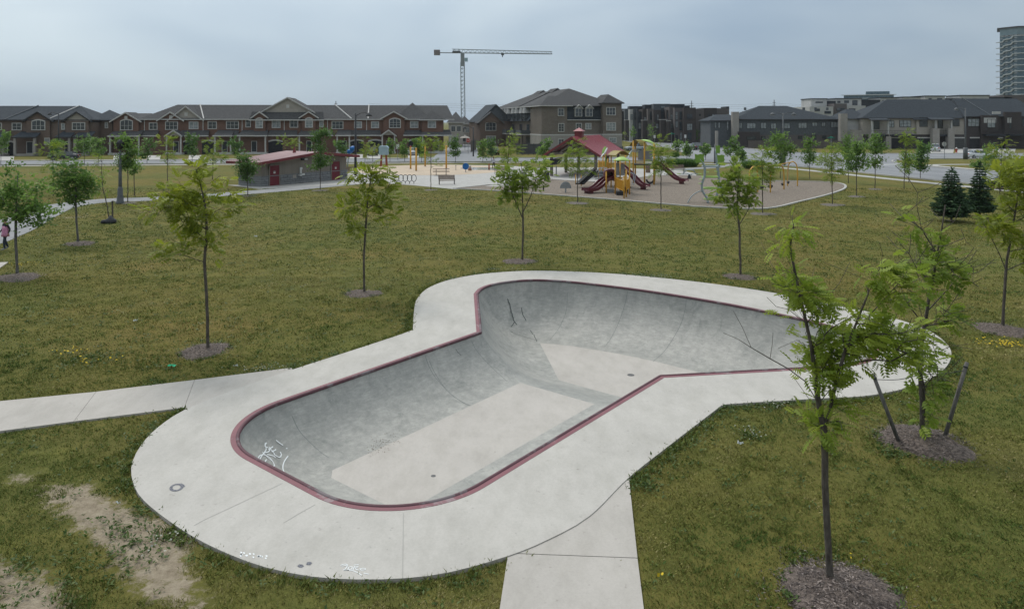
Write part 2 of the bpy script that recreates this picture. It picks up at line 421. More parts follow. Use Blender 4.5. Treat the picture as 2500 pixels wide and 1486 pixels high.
PAD_PX2 = [(1775,986),(2000,972),(2110,966),(2200,950),(2260,930),(2305,900),(2322,872),(2318,848),(2290,820),(2240,795),(2150,768),(2000,735),(1850,708),(1680,685),(1500,668),(1380,662),(1280,661),(1180,668),(1100,682),(1045,703),(1018,730),(1011,758),(1008,805)]
g2 = lambda p, z=DZ: tuple(G(p[0], p[1], z)[:2])
PAD = np.array(catmull([g2(p) for p in PAD_PX], .25)[:-1] + catmull([g2(PAD_PX[-1])] + [g2(p) for p in PAD_PX2], .25)[:-1])
if area(PAD) < 0: PAD = PAD[::-1].copy()

def offset(P, d): return P + normals_in(P)*d
def strip(mb, A, B, za, zb, closed=True):
    n = len(A); o = len(mb.v)
    for i in range(n): mb.v += [(A[i][0], A[i][1], za), (B[i][0], B[i][1], zb)]
    for i in range(n if closed else n-1):
        j = (i+1) % n; mb.f.append((o+2*i, o+2*j, o+2*j+1, o+2*i+1))
def cdt(points, loops, keep):
    vs = [Vector(p) for p in points]; es = []
    for lp, closed in loops:
        o = len(vs); vs += [Vector(p) for p in lp]; n = len(lp)
        es += [(o+i, o+(i+1) % n) for i in range(n if closed else n-1)]
    r = delaunay_2d_cdt(vs, es, [], 0, 1e-5)
    V2 = np.array([tuple(v) for v in r[0]]); Fc = np.array([f for f in r[2] if len(f) == 3])
    cen = V2[Fc].mean(1)
    k = keep(cen)
    return V2, Fc[k], cen[k]

bowl = thing('skate_bowl', 'concrete skateboard bowl with red coping and pale deck set in the lawn', 'skate bowl', (float(uv(6, 3)[0]), float(uv(6, 3)[1]), 0))
def bchild(name, m, V3, Fc, smooth=False):
    Vl = V3 - np.array(bowl.location)
    o = npmesh(name, Vl, Fc, m, bowl)
    if smooth: o.data.polygons.foreach_set('use_smooth', np.ones(len(Fc), bool))
    return recalc_up(o)
def recalc_up(o):
    bm = bmesh.new(); bm.from_mesh(o.data)
    for f in bm.faces:
        if f.normal.z < 0: f.normal_flip()
    bm.to_mesh(o.data); bm.free(); o.data.update(); return o
# deck
V2, Fc, _ = cdt([], [(PAD, True), (RIM, True)], lambda c: inside(c, PAD) & ~inside(c, RIM))
bchild('deck', M['deck'], np.c_[V2, np.full(len(V2), DZ)], Fc)
mb = MB(); strip(mb, PAD, PAD, DZ-.001, -.25)
side = mb.build('deck_edge', M['path'], bowl); side.data.transform(Matrix.Translation(-bowl.location))
# walls and floors
FL1 = np.array([uv(*p) for p in [(E0+1.78, 2.05), (E0+1.78, VW-2.05), (E0+2.0, VW-1.80), (6.65, VW-1.78), (6.65, 1.78), (E0+2.0, 1.80)]])
FL2 = np.array([uv(*p) for p in [(9.1, 1.42), (11.8, -1.32), (12.25, -.2), (12.55, 1.6), (12.62, VW/2), (12.55, VW-1.6), (12.25, VW+.2), (11.8, VW+1.32), (9.1, VW-1.42)]])
def dense(P, st=.2):
    out = []
    for i in range(len(P)): out += line(P[i], P[(i+1) % len(P)], st)
    return np.array(out)
FL1d, FL2d = dense(FL1), dense(FL2)
NI = normals_in(RIM); pts = []
for d in (.03, .07, .12, .19, .28, .4, .55, .72, .92, 1.15, 1.4, 1.7, 2.0, 2.3):
    Q = RIM + NI*d; ok = (np.abs(dist_poly(Q, RIM)-d) < .004) & inside(Q, RIM); pts.append(Q[ok][::(1 if d < .5 else 2)])
gx, gy = np.meshgrid(np.arange(-8, 13, .28), np.arange(9, 32, .28)); Q = np.c_[gx.ravel(), gy.ravel()]
ok = inside(Q, RIM); Q = Q[ok]; Q = Q[dist_poly(Q, RIM) > .8]; pts.append(Q)
V2, Fc, cen = cdt(np.concatenate(pts), [(RIM, True), (FL1d, True), (FL2d, True)], lambda c: inside(c, RIM))
Z = bowl_z(V2); on = dist_poly(V2, RIM) < 1e-3; Z[on] = DZ-.012
V3 = np.c_[V2, Z]
isf1, isf2 = inside(cen, FL1), inside(cen, FL2)
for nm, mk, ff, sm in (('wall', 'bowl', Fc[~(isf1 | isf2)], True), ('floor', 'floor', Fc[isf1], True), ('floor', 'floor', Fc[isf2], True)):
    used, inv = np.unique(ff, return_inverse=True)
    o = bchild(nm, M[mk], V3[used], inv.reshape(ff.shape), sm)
    if nm == 'floor': o['label'] = 'pale flat floor of the ' + ('shallow end' if ff is not None and len(ff) == isf1.sum() else 'deep end')
# coping: painted band on the deck and rounded lip
mb = MB(); OUT = RIM - NI*.125
OUT2 = OUT.copy()
strip(mb, RIM - NI*.015, OUT2, DZ+.006, DZ+.006); strip(mb, OUT2, OUT2, DZ+.006, DZ-.02)
o = mb.build('coping_band', M['coping_paint'], bowl); o.data.transform(Matrix.Translation(-bowl.location)); recalc_up(o)
mb = MB(); ring = [Vector((p[0], p[1], DZ-.012)) for p in RIM + NI*.012]; ring.append(ring[0].copy())
mb.tube(ring, .042, 8, cap=False)
o = mb.build('coping_lip', M['coping_lip'], bowl, True); o.data.transform(Matrix.Translation(-bowl.location))

# marks on the bowl: a pixel's ray meets the bowl surface
RIMC = RIM[::4]
BXS = np.arange(-8.5, 13, .04); BYS = np.arange(9.5, 32, .04)
_gx, _gy = np.meshgrid(BXS, BYS); _q = np.c_[_gx.ravel(), _gy.ravel()]
_in = inside(_q, RIMC); _z = np.full(len(_q), DZ)
def _bz(Q, rimpoly):
    s = dist_poly(Q, rimpoly); u = (Q-BO) @ BU
    t = np.clip((u-6.65)/2.45, 0, 1); t = t*t*(3-2*t)*.35+t*.65
    D = 1.05+.70*t; R = 2.03+.37*t
    w = np.sqrt(2*R*D-D*D); k = np.clip(w-s, 0, None)
    return DZ - D + R - np.sqrt(np.maximum(R*R-k*k, 0))
_z[_in] = _bz(_q[_in], RIMC); ZG = _z.reshape(_gx.shape)
def surf_z(x, y):
    fx = (x-BXS[0])/.04; fy = (y-BYS[0])/.04; i = int(fx); j = int(fy)
    if i < 0 or j < 0 or i >= len(BXS)-1 or j >= len(BYS)-1: return DZ
    fx -= i; fy -= j
    return float((ZG[j,i]*(1-fx)+ZG[j,i+1]*fx)*(1-fy)+(ZG[j+1,i]*(1-fx)+ZG[j+1,i+1]*fx)*fy)
def bowl_hit(px, py):
    dx, dz = (px-CX)/F, -(py-CY)/F
    a = 9.0
    while a < 40 and H+a*dz > surf_z(a*dx, a): a += .05
    lo, hi = a-.05, a
    for _ in range(12):
        m_ = (lo+hi)/2
        if H+m_*dz > surf_z(m_*dx, m_): lo = m_
        else: hi = m_
    return Vector((hi*dx, hi, surf_z(hi*dx, hi)))
def surf_n(p):
    e = .02; return Vector((surf_z(p.x-e, p.y)-surf_z(p.x+e, p.y), surf_z(p.x, p.y-e)-surf_z(p.x, p.y+e), 2*e)).normalized()
def ribbon(mb, pix, w, lift=.006, taper=False, clip=False):
    P = [bowl_hit(*p) for p in pix]
    if clip: P = [p for p in P if p.z < DZ-.10]
    if len(P) < 2: return
    n = len(P); k0 = len(mb.v)
    for i, p in enumerate(P):
        t = P[min(i+1, n-1)]-P[max(i-1, 0)]; nn = surf_n(p); s = nn.cross(t)
        s = s.normalized() if s.length > 1e-6 else Vector((1, 0, 0))
        ww = w*(.35+.65*math.sin(math.pi*(i+.4)/(n-.2))) if taper else w
        mb.v += [tuple(p+s*ww/2+nn*lift), tuple(p-s*ww/2+nn*lift)]
    for i in range(n-1): mb.f.append((k0+2*i, k0+2*i+1, k0+2*i+3, k0+2*i+2))
def curve(pts, n=4): return [tuple(p) for p in catmull(pts, max(2.0, 8.0/n*2))]
def bmark(name, mb, m, label=None):
    o = mb.build(name, m, bowl, label=label); o.data.transform(Matrix.Translation(-bowl.location)); return o
k3 = lambda pts: [(300+x*.40833, 880+y*.40833) for x, y in pts]       # strokes read off an enlargement
mb = MB()
for st in ([(838,642),(815,612),(806,585),(815,570),(838,562),(870,575),(893,600),(905,625),(898,640),(868,645),(846,625),(852,600),(858,590)],
           [(812,600),(828,572),(856,530),(848,505),(852,492)], [(832,545),(862,575),(890,598)], [(858,490),(848,512),(868,520)],
           [(836,552),(870,545),(880,530)], [(862,560),(905,572),(912,582)],
           [(873,515),(888,535),(900,550),(906,560)], [(868,530),(892,518),(897,513)], [(888,545),(910,535),(915,530)], [(902,560),(932,578),(943,575),(947,560),(940,545)],
           [(915,475),(935,492),(957,506)], [(975,524),(979,526),(981,523)],
           [(987,570),(966,600),(956,630),(958,655),(968,672),(962,682)], [(905,636),(925,650),(940,665)]):
    ribbon(mb, curve(k3(st)), .024, .006, clip=True)
bmark('graffiti', mb, M['chalk'], 'white hand-drawn tag OKE! on the wall of the bowl')
mb = MB()
for st in ([(1300,1223),(1330,1215),(1345,1220)], [(1310,1228),(1345,1222)], [(1345,1222),(1330,1245),(1318,1250),(1352,1252)], [(1352,1232),(1345,1248),(1368,1246),(1372,1232),(1355,1230)],
           [(1385,1228),(1376,1250)], [(1382,1238),(1400,1228),(1408,1232),(1388,1242),(1408,1252)], [(1412,1246),(1435,1240),(1450,1242),(1448,1250),(1425,1252),(1420,1246)],
           [(1320,1252),(1370,1254),(1405,1268),(1428,1282)], [(1380,1222),(1410,1218)], [(1440,1270),(1470,1276)]):
    ribbon(mb, curve(k3(st)), .013, .004)
bmark('graffiti', mb, M['chalk'], 'small white scribbled tag on the deck near its edge')
mb = MB(); q = []
for i in range(29):
    a = 2*math.pi*i/28; q.append((431+13.5*math.cos(a)+2*math.sin(a), 1189.5+7.2*math.sin(a)-3*math.cos(a)))
ribbon(mb, q, .05, .004); ribbon(mb, [(440,1180),(447,1183),(450,1188)], .03, .003)
bmark('paint_mark', mb, M['black_paint'], 'dark sprayed ring on the pale deck')
mb = MB()
ribbon(mb, k3([(1048,1222),(1062,1226),(1076,1232)]), .07, .004, True); bmark('scuff_mark', mb, M['black_paint'])
mb = MB(); ribbon(mb, k3([(1098,1212),(1112,1211),(1126,1215)]), .08, .004, True); bmark('scuff_mark', mb, M['black_paint'])
for px, py in ((1068,855),(1298,994),(977,1085),(1480,1112),(1595,1058),(1600,1010),(853,955),(1240,1238),(2068,1062),(2350,1030),(2025,1094),(1580,1125),(522,455),(433,655),(435,430),(1070,625)):
    mb = MB(); ribbon(mb, k3([(px-4,py),(px,py+1),(px+4,py+3)]), .014, .004, True); bmark('scuff_mark', mb, M['seam'])
mb = MB()
for i in range(15):
    x = 690+rnd.random()*200; y = 1140+(x-690)*.12+rnd.random()*26; ribbon(mb, k3([(x, y), (x+5, y+2), (x+8, y+8)]), .02+.02*rnd.random(), .004, True)
o = bmark('paint_drips', mb, M['chalk'], 'white paint drips at the deck edge'); o['kind'] = 'stuff'
# dry leaves and dirt on the shallow floor
mb = MB(); r2 = random.Random(3)
for i in range(110):
    x = 905+abs(r2.gauss(0, 1))*34+(r2.random()-.5)*20; y = 1092+r2.gauss(0, 11)-(x-905)*.28
    p = bowl_hit(x, y)
    a = r2.random()*6.28; s = .006+.014*r2.random(); n = surf_n(p)
    e = Vector((math.cos(a), math.sin(a), 0))*s; f = Vector((-math.sin(a), math.cos(a), 0))*s*.6; c = p+n*.006
    mb.add([c-e, c-f, c+e, c+f+n*.006], [(0,1,2,3)])
o = bmark('leaf_litter', mb, mat('litter_brown', (0.085, .062, .042), (.15, .11, .07), 20)); o['kind'] = 'stuff'
# cracks, formwork seams and stains on the wall
k2 = lambda pts: [(960+x*.3235, 620+y*.3235) for x, y in pts]
mb = MB()
for st, w in (([(862,340),(882,390),(895,450),(905,490),(918,515),(932,532)], .05), ([(915,515),(890,548)], .03), ([(966,405),(978,450),(990,480),(1002,506)], .035), ([(885,583),(905,592)], .05),
              ([(470,715),(490,745),(515,765)], .02), ([(905,595),(990,625),(1060,645),(1085,655)], .02), ([(1035,575),(1065,620),(1085,660)], .03)):
    P = catmull(k2(st), 3.0); mb = MB(); ribbon(mb, [(x+rnd.gauss(0, .6), y+rnd.gauss(0, .4)) for x, y in P], w, .004); bmark('crack', mb, M['crack'])
for st in ([(242,768),(262,830),(300,905),(360,980),(440,1060),(520,1115),(585,1143)], [(590,650),(620,715),(680,790),(770,880),(860,960)], [(2212,345),(2200,430),(2170,530),(2110,640),(2040,740),(1960,812)], [(1770,280),(1745,390),(1700,520),(1640,640),(1595,700)],
           [(1315,290),(1305,430),(1250,560),(1180,650)]):
    mb = MB(); ribbon(mb, catmull(k2(st), 5.0), .012, .004); bmark('wall_seam', mb, M['wallseam'])
for st in ([(1832,0),(1855,55),(1900,130),(1960,200),(2040,255),(2078,268)], [(1010,330),(1055,420),(1120,490),(1180,545),(1230,580)]):
    mb = MB(); ribbon(mb, catmull(k3(st), 5.0), .012, .004); bmark('wall_seam', mb, M['wallseam'])
mb = MB()
for st in (k3([(955,733),(820,795),(640,880),(500,945),(425,985)]), [(985,1252),(984,1330),(983,1409)], k3([(1150,860),(1060,910),(960,970)]), ):
    mb = MB(); ribbon(mb, catmull(st, 6.0), .010, .003); bmark('deck_joint', mb, M['seam'])
# worn lighter patch on the coping by the graffiti, drain grates
for (px, py), k in (((1540, 915), 1.0), ((1058, 1161), .45)):
    p = bowl_hit(px, py); mb = MB(); mb.lathe([(.0, .004), (.10*k, .006), (.115*k, .003), (.115*k, -.01)][::-1], 20, tuple(p))
    bmark('drain', mb, mat('drain_metal', (.10, .10, .10), rough=.5))

# ------------------------------------------------------------------ lawn: one sheet to the horizon, open under the bowl
def gridline(lo, hi, step, far):
    a = list(np.arange(lo, hi+1e-6, step)); s = step; x = hi
    while x < far: s *= 1.35; x += s; a.append(x)
    s = step; x = lo; b = []
    while x > -far: s *= 1.35; x -= s; b.append(x)
    return np.array(b[::-1]+a)
XS = gridline(-15, 17, .2, 4500); YS = gridline(7.4, 34, .2, 4500)
GX, GY = np.meshgrid(XS, YS); NX, NY = len(XS), len(YS)
Q = np.c_[GX.ravel(), GY.ravel()]
idx = np.arange(NX*NY).reshape(NY, NX)
quads = np.stack([idx[:-1,:-1], idx[:-1,1:], idx[1:,1:], idx[1:,:-1]], -1).reshape(-1, 4)
near = (Q[:,0] > -16) & (Q[:,0] < 18) & (Q[:,1] > 6.5) & (Q[:,1] < 36)
ins = np.zeros(len(Q), bool); ins[near] = inside(Q[near], PAD)
dp = np.full(len(Q), 99.0); dp[near] = dist_poly(Q[near], PAD)
core = ins & (dp > .25)
quads = quads[~core[quads].all(1)]
SOIL = [[(75,1190),(200,1178),(300,1232),(465,1285),(470,1395),(500,1484),(385,1484),(300,1405),(225,1320),(130,1245)], [(-40,1355),(60,1390),(160,1430),(170,1500),(-40,1540)], [(10,1160),(80,1158),(75,1180),(15,1182)], [(165,525),(185,522),(190,540),(170,545)]]
SOILG = [np.array([g2(p, 0) for p in s]) for s in SOIL]
def soil_at(Q):
    s = np.full(len(Q), -1.0)
    for P in SOILG:
        d = dist_poly(Q, P)*np.where(inside(Q, P), 1, -1); s = np.maximum(s, np.clip(.45+d/.8, -1, .90))
    return s
soil = np.full(len(Q), -1.0); nz = (np.abs(Q[:,0]) < 60) & (Q[:,1] > 5) & (Q[:,1] < 75)
soil[nz] = soil_at(Q[nz])
zz = np.zeros(len(Q))
for i in np.nonzero(near)[0]:
    zz[i] = noise.noise(Vector((Q[i,0]*.8, Q[i,1]*.8, 3)))*.02*min(1, dp[i]/.6)
lawn = npmesh('lawn', np.c_[Q, zz], quads, M['lawn']); recalc_up(lawn)
a = lawn.data.attributes.new('soil', 'FLOAT', 'POINT'); a.data.foreach_set('value', soil.astype(np.float32))
tag(lawn, 'olive green mown lawn with worn patches', kind='structure')

# ------------------------------------------------------------------ paths, plaza, playground surface, roads
BLOCK = [PAD]                                        # outlines where no grass grows
def slab(name, poly, z, m, parent=None, th=.3, kind='structure', block=True, label=None):
    P = np.array([tuple(p)[:2] for p in poly]);
    if block: BLOCK.append(P)
    mb = MB(); mb.prism([tuple(p) for p in P], z-th, z)
    o = mb.build(name, m, parent)
    if parent is None: tag(o, label, kind=kind)
    elif label: o['label'] = label
    return o
def struct_root(name, label, loc=(0,0,0)):
    o = bpy.data.objects.new(name, None); C.objects.link(o); o.location = loc; tag(o, label, kind='structure'); return o
gp = lambda *ps: [G(*p)[:2] for p in ps]
GAP = .008
def shrink(poly, d=GAP):
    P = np.array(poly)
    if area(P) < 0: P = P[::-1].copy()
    n = len(P); out = []
    for i in range(n):
        a, b, c = P[i-1], P[i], P[(i+1) % n]
        n1 = np.array((-(b-a)[1], (b-a)[0])); n1 = n1/np.linalg.norm(n1); n2 = np.array((-(c-b)[1], (c-b)[0])); n2 = n2/np.linalg.norm(n2)
        m_ = n1+n2; m_ = m_/max(.3, np.dot(m_, m_)); out.append(tuple(b+m_*2*d*.5*2/2))
    return out
pw = struct_root('footpath', 'pale concrete footpath joining the bowl from the left')
for q in ([(-420,1035),(0,983),(-70,1066),(-540,1120)], [(0,983),(235,960),(180,1033),(-70,1066)], [(235,960),(475,931),(450,999),(180,1033)], [(475,931),(712,901),(730,930),(560,975),(470,1010),(450,999)]):
    slab('path_slab', shrink(gp(*q)), .045, M['path'], pw)
pw = struct_root('footpath', 'pale concrete footpath leaving the bowl towards the viewer')
for q in ([(1240,1356),(1557,1368),(1535,1163),(1470,1200),(1330,1290)], [(1240,1357),(1557,1369),(1576,1520),(1215,1520)], [(1215,1520),(1576,1520),(1640,2100),(1140,2100)]):
    slab('path_slab', shrink(gp(*q)), .045, M['path'], pw)
def ribbon_poly(cl, w):
    P = np.array(catmull(cl, 1.0)); T = np.gradient(P, axis=0); T /= np.linalg.norm(T, axis=1)[:,None]; N = np.stack([-T[:,1], T[:,0]], 1)
    return np.concatenate([P+N*w/2, (P-N*w/2)[::-1]])
def sheet(name, poly, z, m, label, parent=None, kind='structure', block=True):
    P = np.array([tuple(p)[:2] for p in poly])
    if area(P) < 0: P = P[::-1].copy()
    if block: BLOCK.append(P)
    V2, Fc, _ = cdt([], [(P, True)], lambda c: inside(c, P))
    mb = MB(); mb.v = [(x, y, z) for x, y in V2]; mb.f = [tuple(int(i) for i in f) for f in Fc]
    strip(mb, P, P, z, z-.15)
    o = mb.build(name, m, parent)
    bm = bmesh.new(); bm.from_mesh(o.data); bmesh.ops.remove_doubles(bm, verts=bm.verts[:], dist=1e-4); bm.to_mesh(o.data); bm.free(); recalc_up(o)
    if parent is None: tag(o, label, kind=kind)
    return o
sheet('asphalt_path', ribbon_poly([(-31.0, 22), (-28.6, 35), (-29.6, 40.9), (-32.6, 48.5), (-34.6, 54.5), (-33.6, 58.8), (-29.6, 60.6), (-23.3, 66.6), (-17.0, 75.2), (-15, 79)], 3.0), .020, M['asphalt'], 'curving grey asphalt path through the park')
slab('footpath_corner', gp((-60,643),(20,641),(-10,662),(-80,665)), .03, M['path'], label='pale concrete slab corner beside the asphalt path')
# washroom apron, plaza, wood-fibre play area
PLAY = [g2(p, 0) for p in [(1111,461),(1192,452.5),(1240,451),(1275,443),(1340,438),(1379,441.5),(1453,445),(1530,439),(1600,429),(1690,430),(1800,439),(1900,442.5),(2000,444.5)]] 
PLAYc = catmull([g2(p, 0) for p in [(2000,444.5),(2040,447),(2060,453),(2055,463),(2010,478),(1940,495),(1895,506),(1850,510.5),(1790,509.5)]], .6)
PLAYs = [g2(p, 0) for p in [(1700,505),(1500,488),(1300,472.5),(1200,465.5)]]
PLAYP = np.array(PLAY[:-1]+[tuple(p) for p in PLAYc]+PLAYs)
PLAZA = [g2(p, 0) for p in [(555,452),(587,452),(640,455),(844,436),(846,428),(868,410),(1000,404),(1100,402.5),(1240,405),(1300,409),(1480,409),(1600,414),(1665,417),(1700,424),(1700,436),(1530,445),(1379,448),(1240,456),(1111,462.5),(1011,453),(930,447.5),(850,450),(740,456),(634,462)]]
sheet('plaza', PLAZA, .024, M['plaza'], 'pale concrete plaza between washroom, splash pad and playground')
sheet('play_area', PLAYP, .034, M['fibar'], 'brown wood fibre ground of the playground')
sheet('plaza_apron', gp((1184,455.5),(1228,456.5),(1262,452),(1216,450)), .04, M['plaza'], 'concrete transfer apron at the edge of the playground')
PL = PLAYP if area(PLAYP) > 0 else PLAYP[::-1]
mb = MB(); PO = PL - normals_in(PL)*.22
strip(mb, PL, PL, .02, .085); strip(mb, PL, PO, .085, .085); strip(mb, PO, PO, .085, -.05)
o = mb.build('playground_curb', M['curb']); recalc(o); tag(o, 'pale concrete curb round the wood fibre', kind='structure')
a = [2*math.pi*i/72 for i in range(72)]
sheet('splash_pad', [(-11+10.6*math.cos(t)*(1+.04*math.sin(3*t)), 97+10.4*math.sin(t)) for t in a], .030, M['splash'], 'round tan splash pad surface')
sheet('puddle', [(-4.4+2.6*math.cos(t)*(1+.15*math.sin(3*t)), 98.6+3.2*math.sin(t)*(1+.12*math.cos(2*t))) for t in a], .034, M['wet'], 'wet shining patch on the splash pad', block=False)
sheet('puddle', [(1.9*math.cos(t)-.9, 96.2+1.2*math.sin(t)) for t in a], .034, M['wet'], 'small wet streak beside the blue spray disc', block=False)
# roads
nearE = lambda x: 106.5+(x+76)*.121
ROAD = [(-260, nearE(-260)), (-76, nearE(-76)), (0, nearE(0)), (22, 117.2), (31, 114.5), (38, 108.5), (42, 100.7), (44.4, 89), (46.8, 77.9), (51, 60), (58, 30), (66, -10),
        (86, -10), (76, 40), (68, 70), (61.6, 95.6), (59.7, 103), (60.5, 113), (65, 121), (74, 124.6), (130, 126.5), (260, 128), (260, 151), (130, 147), (80, 145), (64, 147), (58, 153), (57, 170), (58, 330), (38, 330), (37.5, 170), (35, 140), (30, nearE(30)+14), (20, nearE(20)+11.2),
        (-1, nearE(-1)+11.2), (-6, nearE(-6)+15), (-8, 165), (-9, 220), (-17, 220), (-15.5, 165), (-14.5, nearE(-14)+15), (-19, nearE(-19)+11.2), (-76, nearE(-76)+11.2), (-260, nearE(-260)+11.2)]
sheet('road', ROAD, .012, M['road'], 'wide grey asphalt road with an intersection beyond the park')
def curbline(cl, w=.22, z=.13, name='curb', m='curb', label=None):
    P = np.array([np.array(p, float) for p in cl]); T = np.gradient(P, axis=0); T /= np.linalg.norm(T, axis=1)[:,None]; N = np.stack([-T[:,1], T[:,0]], 1)
    A, B = P+N*w/2, P-N*w/2; mb = MB(); strip(mb, A, B, z, z, False); strip(mb, A, A, -.02, z, False); strip(mb, B, B, z, -.02, False)
    o = mb.build(name, M[m]); recalc(o); return tag(o, label, kind='structure')
curbline(catmull(ROAD[0:11], 2.0), label='concrete curb on the park side of the road')
curbline([(-260, nearE(-260)+11.3), (-19, nearE(-19)+11.3), (-14.6, nearE(-14)+15)], label='concrete curb in front of the brick row')
curbline(catmull([(-5.8, nearE(-6)+15), (-1, nearE(-1)+11.4), (20, nearE(20)+11.3), (30, nearE(30)+14), (35.2, 140), (37.6, 170)], 2.0), label='concrete curb by the stone apartment building')
curbline(catmull(ROAD[13:22], 2.0), label='concrete curb round the far corner lawn')
curbline(catmull([(58, 330), (57.1, 170), (58, 153), (64, 147), (80, 145.1), (130, 147.1)], 2.0), label='concrete curb by the dark townhouses')
def walk(name, cl, w, label, z=.03):
    return sheet(name, ribbon_poly(cl, w), z, M['plaza'], label)
walk('sidewalk', [(-260, nearE(-260)-2.6), (-76, nearE(-76)-2.2), (0, nearE(0)-2.0), (20, 114.2), (30, 110.5), (36, 104.5), (39.4, 95.5), (41.6, 86), (43.6, 78), (47.0, 66), (53, 45), (60, 20)], 1.5, 'pale concrete sidewalk along the park edge of the road')
walk('sidewalk', [(63.8, 88), (62.8, 99), (64.5, 108), (90, 107), (130, 104)], 1.5, 'pale sidewalk across the far corner lawn')
walk('sidewalk', [(-260, nearE(-260)+14), (-20, nearE(-20)+14)], 1.4, 'pale sidewalk in front of the brick row', .028)
sheet('asphalt_path', ribbon_poly([(21.5, 97.0), (27, 100.5), (32, 105.5), (35, 109)], 2.4), .022, M['asphalt'], 'short grey path from the playground to the road')
for q in ([(2089,404.5),(2197,401.5),(2197,400.4),(2089,403.2)],):
    sheet('stop_line', gp(*q), .018, M['roadpaint'], 'white stop line painted on the road', block=False)
for i, y in enumerate((64, 76, 88, 186, 200)):
    x0 = 54+(95-y)*.19 if y < 150 else 47.5
    sheet('lane_mark', [(x0, y), (x0+.14, y), (x0-.5+.14, y+3), (x0-.5, y+3)], .018, M['roadpaint'], 'short white lane dash on the road', block=False)
# driveways
for px0, px1 in ((60, 108), (322, 345), (395, 425), (560+930*.2563, 560+1130*.2563), (655, 692), (855, 888), (898, 935), (996, 1022), (488, 527)):
    y0 = nearE(-40)+11; sheet('driveway', [((px0-CX)/F*125, nearE((px0-CX)/F*125)+11.45), ((px1-CX)/F*125, nearE((px1-CX)/F*125)+11.45), ((px1-CX)/F*143, nearE((px1-CX)/F*143)+30), ((px0-CX)/F*143, nearE((px0-CX)/F*143)+30)], .034, M['plaza'], 'grey driveway in front of the row houses', block=False)
for px0, px1 in ((2245, 2330), (2335, 2400), (2420, 2480)):
    sheet('driveway', [((px0-CX)/F*147, 147.4), ((px1-CX)/F*147, 147.4), ((px1-CX)/F*171, 171), ((px0-CX)/F*171, 171)], .034, M['plaza'], 'grey driveway in front of the dark townhouses', block=False)
# ------------------------------------------------------------------ trees
def frond(pairs, length, lw, ll):
    """pinnate leaf along +x: leaflets as thin diamonds drooping a little"""
    vs = []; fs = []
    for i in range(pairs):
        t = (i+.6)/pairs; x = length*t; z = -.28*length*t*t; s = math.sin(math.pi*(.12+.80*t))*.6+.4
        for sg in (-1, 1):
            o = len(vs); l = ll*s; w = lw*s
            vs += [(x, 0, z), (x+l*.2-w*.9, sg*(l*.5+w*.4), z-.05*l), (x+l*.45, sg*l, z-.30*l), (x+l*.25+w*.9, sg*(l*.45-w*.4), z-.04*l)]
            fs.append((o, o+1, o+2, o+3) if sg > 0 else (o+3, o+2, o+1, o))
    return np.array(vs), np.array(fs)
def leafclump(n, spread, size, seed, droop=.2):
    r = random.Random(seed); vs = []; fs = []
    for i in range(n):
        c = np.array([r.gauss(0, spread), r.gauss(0, spread), r.gauss(0, spread*.7)])
        a = r.random()*6.283; d = np.array([math.cos(a), math.sin(a), r.gauss(-droop, .35)]); d /= np.linalg.norm(d)
        s = np.cross(d, [r.gauss(0, .4), r.gauss(0, .4), 1.0]); s /= np.linalg.norm(s); k = size*(.7+.6*r.random())
        o = len(vs); nn = np.cross(s, d)
        vs += [c, c+d*k*.45+s*k*.42, c+d*k+nn*k*-.12, c+d*k*.45-s*k*.42]; fs.append((o, o+1, o+2, o+3))
    return np.array(vs), np.array(fs)
TPL = {'near': frond(5, .25, .027, .105), 'mid': frond(4, .27, .042, .135), 'far': frond(4, .42, .042, .16),
       'maple_near': leafclump(9, .10, .13, 1), 'maple': leafclump(8, .13, .17, 2), 'maple_far': leafclump(6, .17, .24, 3)}
def stamp(tpl, P, D, scale, rng, roll=.7, tone=None):
    """copies of a leaf template at points P, aimed along D"""
    V0, F0 = tpl; n = len(P); k = len(V0)
    D = D/np.linalg.norm(D, axis=1)[:,None]
    up = np.tile([0, 0, 1.0], (n, 1)) + rng.normal(0, roll*.6, (n, 3))
    S = np.cross(up, D); S /= np.linalg.norm(S, axis=1)[:,None]+1e-9
    U = np.cross(D, S)
    X = V0[None]*scale[:,None,None]
    V_ = P[:,None]+X[...,0:1]*D[:,None]+X[...,1:2]*S[:,None]+X[...,2:3]*U[:,None]
    Fc = F0[None]+(np.arange(n)*k)[:,None,None]
    tn = np.repeat(tone if tone is not None else rng.random(n), k)
    return V_.reshape(-1, 3), Fc.reshape(-1, F0.shape[1]), tn
WIND = np.array([0.55, 0.05, 0.0])
BLOCKC = []                                          # mulch circles (x, y, r)
